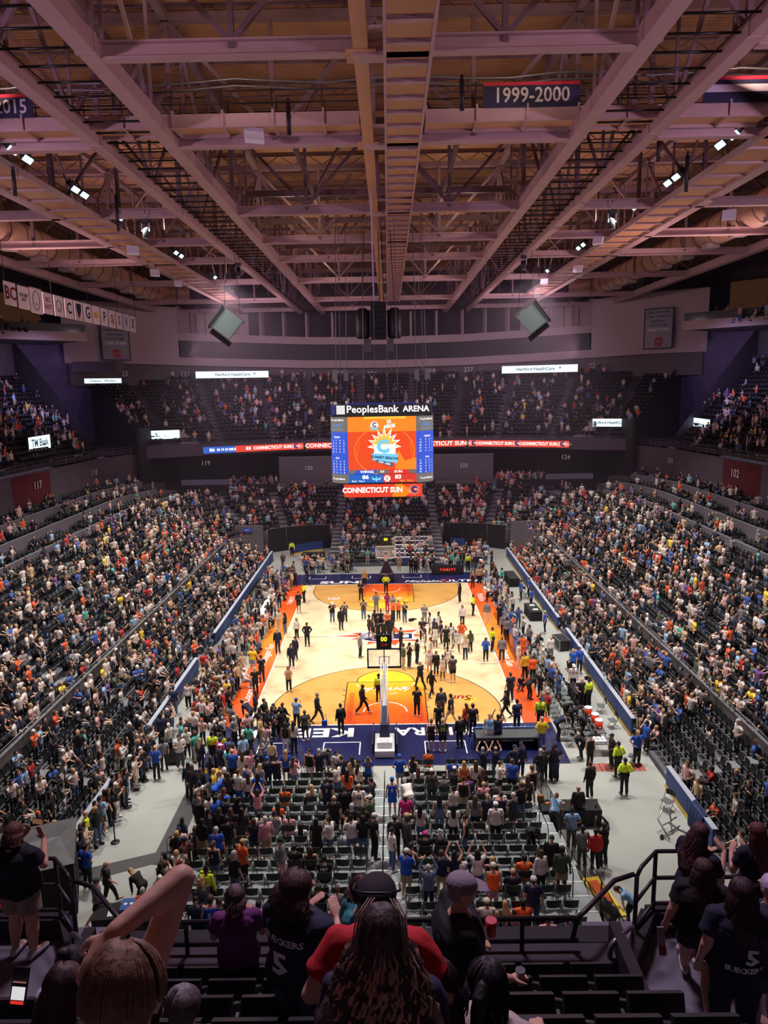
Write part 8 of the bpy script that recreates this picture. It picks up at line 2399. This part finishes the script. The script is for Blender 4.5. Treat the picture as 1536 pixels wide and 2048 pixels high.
# video cameras on tripods beside the centre huddle
for k, (x, y, lab) in enumerate(((1.9, -.6, 'shoulder video camera pointing at the team, left one'), (2.7, -1.6, 'shoulder video camera pointing at the team, right one'))):
    t = empty('video_camera', (x, y, 1.35), R(-60), lab, 'camera'); g = MB(); g.box(-.08, .08, -.2, .2, 0, .2); g.build('camera_body', m_black, t); g = MB(); g.tube([(0, .2, .1), (0, .42, .1)], [.05, .07], 10); g.build('lens', m_black, t); g = MB(); g.tube([(0, 0, 0), (0, 0, -.12)], .02, 6); g.build('grip', m_black, t)
# ================================================================ the upper level in the foreground
g = MB()
ZF = 12.0
for k in range(0, 10):
    y1 = -44.62 - .8*(k-1) if k else -44.45; y0 = -45.42 - .8*k
    if k: y1 = -45.42 - .8*(k-1)
    g.box(-2.75, 2.75, y0, y1, 10.5, ZF+.6*k, 0)
g.box(-9.0, -2.75, -46.6, -43.6, 10.6, ZF, 0); g.box(2.75, 9.0, -46.6, -43.6, 10.6, ZF, 0)
for k in range(1, 9):
    for a, b in ((-9, -4.6), (4.6, 9)): g.box(a, b, -46.6-.8*k, -46.6-.8*(k-1), 10.6, ZF+.6*k-.3, 0)
    for a, b in ((-4.6, -2.75), (2.75, 4.6)):
        g.box(a, b, -46.2-.8*k, -46.2-.8*(k-1), 10.6, ZF+.6*k-.3, 0); g.box(a, b, -46.2-.8*k+.4, -46.2-.8*(k-1)-.0, ZF, ZF+.6*(k-1)+.0, 0)
        g.box(a+.05, b-.05, -46.2-.8*(k-1)-.06, -46.2-.8*(k-1)+.004, ZF+.6*k-.302, ZF+.6*k-.296, 1)
g.build('upper_near_tier', [mat('near_concrete', srgb(118, 114, 122), .85, noise=.12, nscale=2.5, bump=.1), mat('step_nosing', srgb(200, 200, 205), .7)], kind='structure')
g = MB()
g.box(-2.9, 2.9, -44.80, -44.60, 11.4, 12.5, 0); g.box(-2.9, 2.9, -44.84, -44.58, 12.5, 12.56, 1)
g.box(-3.0, 3.0, -44.2, -43.95, 11.2, 12.24, 2)
for sx in (-1, 1):
    a, b = sorted((sx*2.9, sx*3.05)); g.beam((sx*2.95, -44.6, 12.02), (sx*3.5, -43.75, 12.02), .16, .5, 0); g.beam((sx*3.5, -43.72, 12.05), (sx*9, -43.72, 12.05), .16, .42, 0)
    g.beam((sx*2.85, -44.5, 12.0), (sx*2.85, -45.6, 12.0), .12, 1.5, 0)
g.build('wall_near_parapet', [mat('parapet', srgb(38, 34, 38), .8, noise=.1, nscale=2), mat('parapet_cap', srgb(58, 52, 56), .8), mat('ledge_black', srgb(28, 25, 28), .7)], kind='structure')
rl = empty('guard_rail', label='dark tubular guard rail along the front of the near upper level, stepping up both sides', cat='rail')
def seg(nm, pts, r=.027):
    g = MB(); g.tube(pts, r, 8); g.build(nm, m_raild, rl)
seg('top_bar', [(-2.2, -44.67, 12.94), (2.38, -44.67, 12.94)])
seg('lower_bar', [(-2.3, -44.66, 12.67), (2.42, -44.66, 12.67)], .022)
for x in (-1.75, .04, 1.82): seg('post', [(x, -44.67, 12.5), (x, -44.67, 12.94)], .024)
for sx in (-1, 1):
    seg('sloping_bar', [(sx*2.36, -44.67, 12.94), (sx*2.46, -44.66, 12.96), (sx*3.0, -44.3, 13.22), (sx*3.2, -44.07, 13.28)] if False else [(sx*2.36, -44.67, 12.70), (sx*2.40, -44.67, 12.94), (sx*2.50, -44.62, 12.99), (sx*2.95, -44.15, 12.98), (sx*3.2, -44.05, 12.98)])
    seg('post', [(sx*3.23, -44.07, 11.9), (sx*3.23, -44.07, 12.98)]); seg('post', [(sx*3.57, -43.72, 11.9), (sx*3.57, -43.72, 13.02)])
    for h in (13.03, 12.68, 12.34):
        seg('side_bar', [(sx*3.23, -44.07, h-.06), (sx*3.30, -44.0, h), (sx*3.57, -43.72, h), (sx*9, -43.72, h)] if h > 13 else [(sx*3.23, -44.07, h-.04), (sx*3.57, -43.72, h), (sx*9, -43.72, h)], .024)
    for x in (5.6, 7.6): seg('post', [(sx*x, -43.72, 11.9), (sx*x, -43.72, 13.02)])
    h = empty('handrail', (sx*2.9, -44.6, ZF), label='grey looped handrail at the top of the %s aisle beside the near parapet' % ('left' if sx < 0 else 'right'), cat='handrail')
    g = MB(); P = [(sx*.16, .09, 0), (sx*.16, .09, .62), (sx*.14, .07, .70), (sx*.08, .02, .73), (-sx*.12, -.14, .72), (-sx*.17, -.17, .68), (-sx*.18, -.18, .60), (-sx*.18, -.18, 0)]
    g.tube(P, .027, 8); g.build('loop', mat('handrail_steel', srgb(120, 112, 122), .35, metal=.6), h)
# seats of the near block, seen from behind
hs = stadium_seat(True)
cnt3 = 0
for k in range(0, 6):
    for i, x in enumerate([-2.45 + .49*j for j in range(11)]):
        o = hs if cnt3 == 0 else copy_tree(hs); cnt3 += 1
        o.location = (x, -45.12 - .8*k + .06 - .0, ZF + .6*k); o.location.y -= .10
        o.rotation_euler = (0, 0, 0); o.scale = (1, 1, 1)
        o['label'] = 'black foreground seat, %s row behind the near parapet, %s from the left aisle' % (ORD[k+1], ORD[i+1]); o['group'] = 'foreground seats'
# ---------------------------------------------------------------- foreground figures
def strands(n, seed, length, spread, wave, r0=.0045, cy=-.02, parts=2, back=.06, turns=7, crown=(.088, .102, .108), top_only=False):
    """separate locks laid over the skull and down the back (head space)"""
    g = MB(); r_ = random.Random(seed)
    for i in range(n):
        a = r_.uniform(PI*.98, PI*2.02) if not top_only else r_.uniform(PI*.9, PI*2.1)      # towards the back half
        a0 = a; L = length*r_.uniform(.75, 1.05); pts = []; rs = []
        ph = r_.uniform(0, 6); sw = r_.uniform(.6, 1.2)
        for j in range(6):
            t = .12 + (PI*.52)*j/5; rr = 1.0 + .03*r_.random()
            pts.append((crown[0]*rr*math.sin(t)*math.cos(a), cy + crown[1]*rr*math.sin(t)*math.sin(a), .03 + crown[2]*rr*math.cos(t)))
            rs.append(r0*(.7+.3*j/5))
        if not top_only:
            bx, by, bz = pts[-1]; m = 16
            for j in range(1, m+1):
                u = j/m; w = wave*u**.5
                pts.append((bx*(1+spread*u**.62) + w*math.sin(ph+turns*u*PI)*sw, by - back*u*(1.3-u*.6) + w*.8*math.cos(ph+turns*u*PI), bz - L*u)); rs.append(r0*(1.5 - .9*u))
        g.tube(pts, rs, 4)
    return g
def hero(name_label, loc, rz, J, top, bot, hair, skin, sc=1.0, wide=1.0, fat=1.0, cap=None, lock=None, seed=0, locks2=None, yaw=0.0, pitch=0.0, eyes=False, group=None, skirt=None, wrist=None, leghide=False):
    J = dict(J); J['yaw'] = yaw; J['hp'] = J.get('hp', .1) + pitch
    p = empty('person', loc, rz, name_label, 'person', group); p.scale = (sc*wide, sc*wide, sc)
    def part(nm, me, col, M=None):
        o = bpy.data.objects.new(nm, me); COL.objects.link(o); o.parent = p; o.color = (*srgb(*col), 1)
        if M is not None: o.matrix_local = M
        return o
    part('body', fuse('body', body_parts(J, fat), .009, .40, m_skin, 4, .0015, seed), SKIN[skin] if isinstance(skin, str) else skin)
    tp_ = part('shirt', fuse('shirt', top_parts(J, top[0], fat, .026), .012, .45, m_cloth, 4, .012, seed), top[1])
    if bot: part('trousers' if bot[0] == 'p' else 'shorts', fuse('trousers', bottom_parts(J, bot[0], fat), .014, .5, m_cloth, 4, .012, seed+5), bot[1])
    HM = headM(J, yaw)
    h = None
    if hair: h = part('hair', fuse('hair', hair_parts(hair[0]), .009, .5, m_hair, 3, .004, seed), hair[1], HM)
    if lock:
        o = lock.build('hair_locks', m_hair, p); o.color = (*srgb(*hair[1]), 1); o.matrix_local = HM
    if locks2:
        o = locks2[0].build('light_locks', m_hair, p); o.color = (*srgb(*locks2[1]), 1); o.matrix_local = HM
    if cap:
        c = part('cap', fuse('cap', cap_parts(cap[1]), .006, .5, m_cloth, 2, .002, seed), cap[0], HM)
    for k in 'LR': part('shoe', fuse('shoe', shoe_parts(J, k), .012, .7, m_shoe, 2), (205, 200, 205))
    if eyes:
        for s in (-1, 1): part('eye', cached('eye', eye_mesh), (0, 0, 0), HM @ Matrix.Translation((s*.031, .083, .012)))
    return p, J
def curved(body, size, p, z, ax, ay, step):
    n = len(body)
    for i, ch in enumerate(body):
        t = (i-(n-1)/2)*step/ay*.72; x = ax*math.sin(t); y = -ay*math.cos(t)
        text(ch, size, m_white, p, (x, y-.004, z), (PI/2, 0, math.atan2(ay*math.sin(t), ax*math.cos(t))), name='shirt_name', off=.002)
def mod(pose, **kw):
    J = dict(skel(pose)); J.update({k: (V(v) if isinstance(v, tuple) else v) for k, v in kw.items()}); return J
FG = 'spectators in the foreground'
YK = lambda k: -45.07 - .8*k
ZK = lambda k: 12.0 + .6*k
BRN = (58, 38, 32)
# woman with long curly highlighted hair, close to the camera
p, J = hero('person with very long curly hair streaked light, seen from behind in the centre foreground', (.44, YK(5)+.02, ZK(5)-.06), R(-4), mod('u'), ('t', (40, 42, 70)), ('p', (40, 44, 60)), ('w', (62, 44, 38)), 'm', .965, 1.0,
            lock=strands(280, 3, .66, 2.2, .030, .0080, turns=12, back=.21), locks2=(strands(120, 9, .68, 2.3, .034, .0062, turns=13, back=.235), (186, 146, 112)), seed=1, group=FG)
g = MB()
for s in (-1, 1):
    for q_ in range(3): g.tube([(s*(.03+.012*q_), .02, .135), (s*(.075+.01*q_), -.05, .10), (s*(.088+.008*q_), -.10, .02), (s*(.045+.012*q_), -.135, -.08), (s*(.015+.02*q_), -.17, -.16)], .0036, 5)
o = g.build('thin_braid', m_hair, p); o.color = (*srgb(120, 98, 84), 1); o.matrix_local = headM(J)
# navy jersey T-shirt woman
p, J = hero('person in navy BUECKERS 5 T-shirt and light jeans, dark hair', (-.24, YK(2)+.02, ZK(2)), R(-28), mod('c'), ('t', (34, 36, 58)), ('p', (112, 124, 150)), ('s', (66, 42, 36)), 'l', 1.02, 1.18, 1.12,
            lock=strands(150, 5, .13, .7, .010, .009, turns=3, back=.03, crown=(.10, .114, .118)), seed=2, yaw=-.35, pitch=.1, group=FG)
up, X, F = frames(J)
curved('BUECKERS', .072, p, 1.335, .222, .172, .040); text('5', .24, m_white, p, (-.01, -.190, 1.16), (PI/2, 0, 0), name='shirt_number', off=.008)
hero('person in teal top with short brown hair, half hidden right of the BUECKERS shirt', (.24, YK(2)+.12, ZK(2)), R(-50), mod('u'), ('t', (70, 150, 158)), ('p', (60, 70, 96)), ('s', (70, 46, 40)), 'l', .96, 1.0, 1.0, seed=3, lock=strands(50, 6, .05, .1, .004, .006, crown=(.094,.106,.108)), yaw=-.3, group=FG)
# red shirt man
p, J = hero('person in red T-shirt with dark backward cap, beyond the curly hair', (.40, YK(4)+.02, ZK(4)), R(-2), mod('h'), ('t', (196, 34, 40)), ('p', (44, 44, 54)), ('h', (52, 36, 32)), 'l', 1.0, 1.10, 1.12, cap=((36, 30, 34), True), seed=4, group=FG)
g = MB(); g.tube([(-.10, .03, .06), (-.105, -.04, .085), (-.06, -.095, .115), (.06, -.095, .115), (.105, -.04, .085), (.10, .03, .06)], .006, 5); o = g.build('sunglasses', m_black, p); o.matrix_local = headM(J)
# purple woman at the rail
p, J = hero('person in plum T-shirt and black shorts with clipped hair at the front rail', (-1.10, YK(0)+.0, ZK(0)), R(8), mod('c'), ('t', (104, 44, 98)), ('s', (22, 20, 24)), ('s', (104, 84, 82)), 'l', .96, 1.05, 1.08, seed=5, lock=strands(60, 8, .10, .1, .004, .006, turns=2, crown=(.093,.105,.107)), group=FG)
g = MB(); g.beam((-.02, -.118, .02), (.01, -.125, -.05), .03, .012); g.tube([(-.02, -.125, .03), (-.03, -.135, -.02), (-.02, -.13, -.08)], .006, 5); o = g.build('hair_clip', m_metal, p); o.matrix_local = headM(J)
# man in grey cap walking right in profile
Jc = mod('w', elR=(.25, .10, 1.14), wrR=(.18, .30, 1.00), haR=(.14, .42, .97), elL=(-.24, .0, 1.13), wrL=(-.22, .18, .96), haL=(-.2, .30, .92)); Jc['grip'] = True
p, J = hero('person in black T-shirt and grey baseball cap walking right in profile, holding a cup', (.95, YK(2)+.0, ZK(2)-.03), R(-78), Jc, ('t', (24, 22, 26)), ('s', (112, 108, 118)), ('h', (150, 140, 136)), 'l', 1.04, 1.10, 1.18, cap=((142, 128, 136), False), seed=6, eyes=True, pitch=.12, group=FG)
cup = empty('drink_cup', (1.40, YK(2)-.09, ZK(2)+.93), label='clear plastic cup held by the person in the grey cap', cat='cup')
g = MB(); g.tube([(0, 0, 0), (0, 0, .11)], [.028, .036], 12); g.build('cup_body', mat('cup_plastic', srgb(190, 195, 205), .2), cup); g = MB(); g.tube([(0, 0, .11), (0, 0, .118)], .038, 12); g.build('cup_lid', m_black, cup)
rc = empty('red_cup', (1.22, YK(2)+.17, ZK(2)+1.12), label='bright red cup in the far hand of the walking person in the grey cap', cat='cup')
g = MB(); g.tube([(0, 0, 0), (0, 0, .13)], [.036, .045], 12); g.build('cup_body', mat('cup_red', srgb(190, 40, 50), .4), rc)
# person holding the bun of hair with a raised, tattooed forearm
Jb = mod('u', elR=(.055, .27, 1.74), wrR=(-.055, .10, 1.715), haR=(-.125, -.03, 1.61), elL=(-.24, -.05, 1.30), wrL=(-.17, -.06, 1.46), haL=(-.12, -.08, 1.58), shR=(-.06, .10, 1.40)); Jb['grip'] = True
p, J = hero('person gathering up light brown hair with a raised tattooed forearm in the left foreground', (-.125, -49.98, 15.62), R(-4), Jb, ('k', (150, 26, 34)), ('p', (40, 44, 60)), ('s', (126, 90, 66)), 'l', .945, 1.0, 1.0, lock=strands(120, 12, .1, .1, .003, .0055, top_only=True, crown=(.094, .108, .112)), seed=7, pitch=.1, group=FG)
g = MB()
a, b = Jb['elR'], Jb['wrR']
for u in (.42, .5, .58): c = V(a).lerp(V(b), u); g.beam((c.x, c.y-.033, c.z+.012), (c.x-.008, c.y-.034, c.z-.012), .006, .004)
g.build('forearm_tattoo', m_ink, p)
# left landing man
Jm = mod('f'); p, J = hero('person in black T-shirt and khaki shorts taking a photo on the left landing', (-3.86, -44.02, 12.0), R(-12), Jm, ('t', (26, 26, 32)), ('s', (150, 132, 112)), ('s', (96, 54, 42)), 'l', .97, 1.12, 1.22, seed=8, group=FG, lock=strands(110, 14, .10, .25, .010, .008, turns=3, back=.015))
ph = empty('smartphone', (-3.76, -43.66, 13.48), R(-12), 'smartphone held up by the person on the left landing', 'phone')
g = MB(); g.box(-.075, .075, -.005, .005, -.037, .037); g.build('case', m_black, ph); g = MB(); g.box(-.07, .07, -.0065, -.005, -.033, .033); g.build('screen', glow('phone_court', srgb(150, 110, 80), .5), ph)
# seated people low in the frame
def seated(label, u_x, k, rz, top, hair, skin='l', sc=.9, pose='s', lock=None, bot=('p', (60, 62, 74)), wide=1.0, seed=0, dy=0.0, cap=None):
    return hero(label, (u_x, YK(k)-.02+dy, ZK(k)), rz, mod(pose), top, bot, hair, skin, sc, wide, 1.0, lock=lock, seed=seed, group=FG, cap=cap)
seated('seated person with short grey hair and dark top, left of centre at the bottom edge', -.58, 4, R(6), ('t', (38, 40, 58)), ('s', (128, 120, 118)), sc=.90, seed=9, lock=strands(70, 21, .04, .0, .002, .005, top_only=True, crown=(.093,.105,.106)), bot=('p', (150, 144, 156)))
seated('seated person in bright red top, tucked behind the raised arm', -.76, 4, R(0), ('t', (190, 24, 34)), ('s', (60, 40, 34)), sc=.88, seed=10)
seated('seated person with long reddish-brown hair in beige top, right of the curly hair', .70, 4, R(-10), ('t', (160, 140, 128)), ('l', (66, 34, 34)), sc=1.0, seed=11, lock=strands(80, 22, .34, .5, .012, .007, turns=4))
seated('seated person with dark ponytail in beige T-shirt, below the walking person', .94, 4, R(-24), ('t', (186, 168, 160)), ('p', (30, 24, 28)), sc=1.0, seed=12, wide=1.1, lock=strands(60, 23, .12, .2, .005, .006, turns=2))
seated('seated person with dark bun in white shirt at the left, on the aisle', -1.55, 3, R(-8), ('l', (196, 188, 204)), ('b', (34, 28, 32)), sc=1.0, seed=13)
seated('seated person with long brown hair in black T-shirt, left foreground', -1.17, 4, R(-30), ('t', (26, 26, 32)), ('l', (70, 46, 44)), sc=1.0, seed=14, lock=strands(80, 24, .30, .4, .01, .007, turns=3))
Jp = mod('s', elR=(.22, .14, .74), wrR=(.17, .30, .92), haR=(.15, .36, 1.05), elL=(-.2, .14, .74), wrL=(.0, .32, .92), haL=(.04, .37, 1.03)); Jp['grip'] = True
hero('person at the bottom left corner holding up a lit phone, dark hair', (-1.34, YK(5)+.10, ZK(5)-.28), R(-4), Jp, ('t', (30, 26, 34)), ('p', (40, 40, 50)), ('s', (36, 28, 30)), 'l', .93, 1.0, 1.0, seed=15, group=FG)
ph = empty('smartphone', (-1.135, -48.70, 15.98), R(-10), 'lit smartphone showing a ticket page at the left edge', 'phone'); ph.rotation_euler = (R(-25), 0, R(-6))
g = MB(); g.box(-.036, .036, -.004, .004, -.075, .075); g.build('case', m_black, ph)
for nm, z0, z1, mm in (('status_area', .02, .07, m_black), ('ticket_photo', .015, .045, glow('scr_rose', srgb(170, 110, 110), .7)), ('code_box', -.05, .0, glow('scr_white', srgb(225, 222, 225), .9)), ('red_button', -.066, -.054, glow('scr_red', srgb(225, 50, 40), .9))):
    g = MB(); g.box(-.03, .03, -.0055, -.0042, z0, z1); g.build(nm, mm, ph)
# group on the right landing
p, J = hero('person with long brown hair in navy T-shirt and jeans eating at the right rail', (3.86, -44.17, 12.0), R(-62), mod('c', haR=(.0, .26, 1.46), wrR=(.10, .28, 1.36)), ('t', (34, 36, 58)), ('p', (66, 74, 104)), ('l', (80, 48, 44)), 'l', .965, 1.1, 1.1, lock=strands(110, 31, .36, .5, .012, .0075, turns=3, back=.02), seed=16, eyes=True, pitch=.15, group=FG)
p, J = hero('person with straight reddish hair in numbered navy T-shirt, right end of the rail', (4.50, -44.17, 12.0), R(10), mod('c'), ('t', (30, 34, 54)), ('s', (40, 42, 56)), ('l', (104, 54, 46)), 'l', .965, 1.0, 1.0, lock=strands(110, 32, .36, .25, .003, .0075, turns=1, back=.03), seed=17, group=FG)
text('2', .12, m_white, p, (0, -.178, 1.20), (PI/2, 0, 0), name='shirt_number', off=.004); text('EDWARDS', .06, m_white, p, (0, -.178, 1.10), (PI/2, 0, 0), name='shirt_name')
Jr = mod('w', elL=(-.25, -.06, 1.13), wrL=(-.30, .0, .90), haL=(-.31, .05, .76)); Jr['grip'] = True
p, J = hero('person in black T-shirt and shorts walking on the right landing with a clapper strip', (3.66, -44.74, 12.0), R(-20), Jr, ('t', (24, 22, 26)), ('s', (22, 20, 26)), ('l', (72, 44, 40)), 'l', .95, 1.15, 1.2, lock=strands(90, 33, .16, .3, .008, .007, turns=2, back=.01), seed=18, group=FG)
cl = empty('clapper_strip', (3.30, -44.62, 12.50), R(-10), 'pale cardboard clapper strip held by the walking person on the right landing', 'clapper')
g = MB(); g.beam((0, 0, .28), (.04, 0, -.06), .075, .012, up=(0, 1, 0)); g.build('card', mat('card_pale', srgb(170, 150, 160), .7), cl); g = MB(); g.beam((.03, -.008, .06), (.042, -.008, -.04), .07, .006, up=(0, 1, 0)); g.build('red_print', m_inkr, cl)
p, J = hero('person with long dark hair in navy T-shirt numbered 5, dark trousers, lower right', (3.74, -45.36, 12.0), R(-8), mod('u'), ('t', (32, 34, 56)), ('p', (30, 34, 54)), ('l', (52, 30, 30)), 'l', 1.09, 1.15, 1.15, lock=strands(110, 34, .30, .4, .008, .0075, turns=2, back=.02), seed=19, group=FG)
text('5', .2, m_white, p, (.04, -.192, 1.16), (PI/2, 0, 0), name='shirt_number', off=.006); curved('BUECKERS', .07, p, 1.02, .215, .172, .040)
p, J = hero('person in pale lilac hood behind the dark-haired person at the right edge', (4.12, -45.2, 12.0), R(20), mod('u'), ('l', (40, 40, 58)), ('s', (60, 60, 80)), ('s', (196, 176, 204)), 'l', 1.04, 1.1, 1.1, seed=20, group=FG)

bpy.data.scenes.remove(SC2)
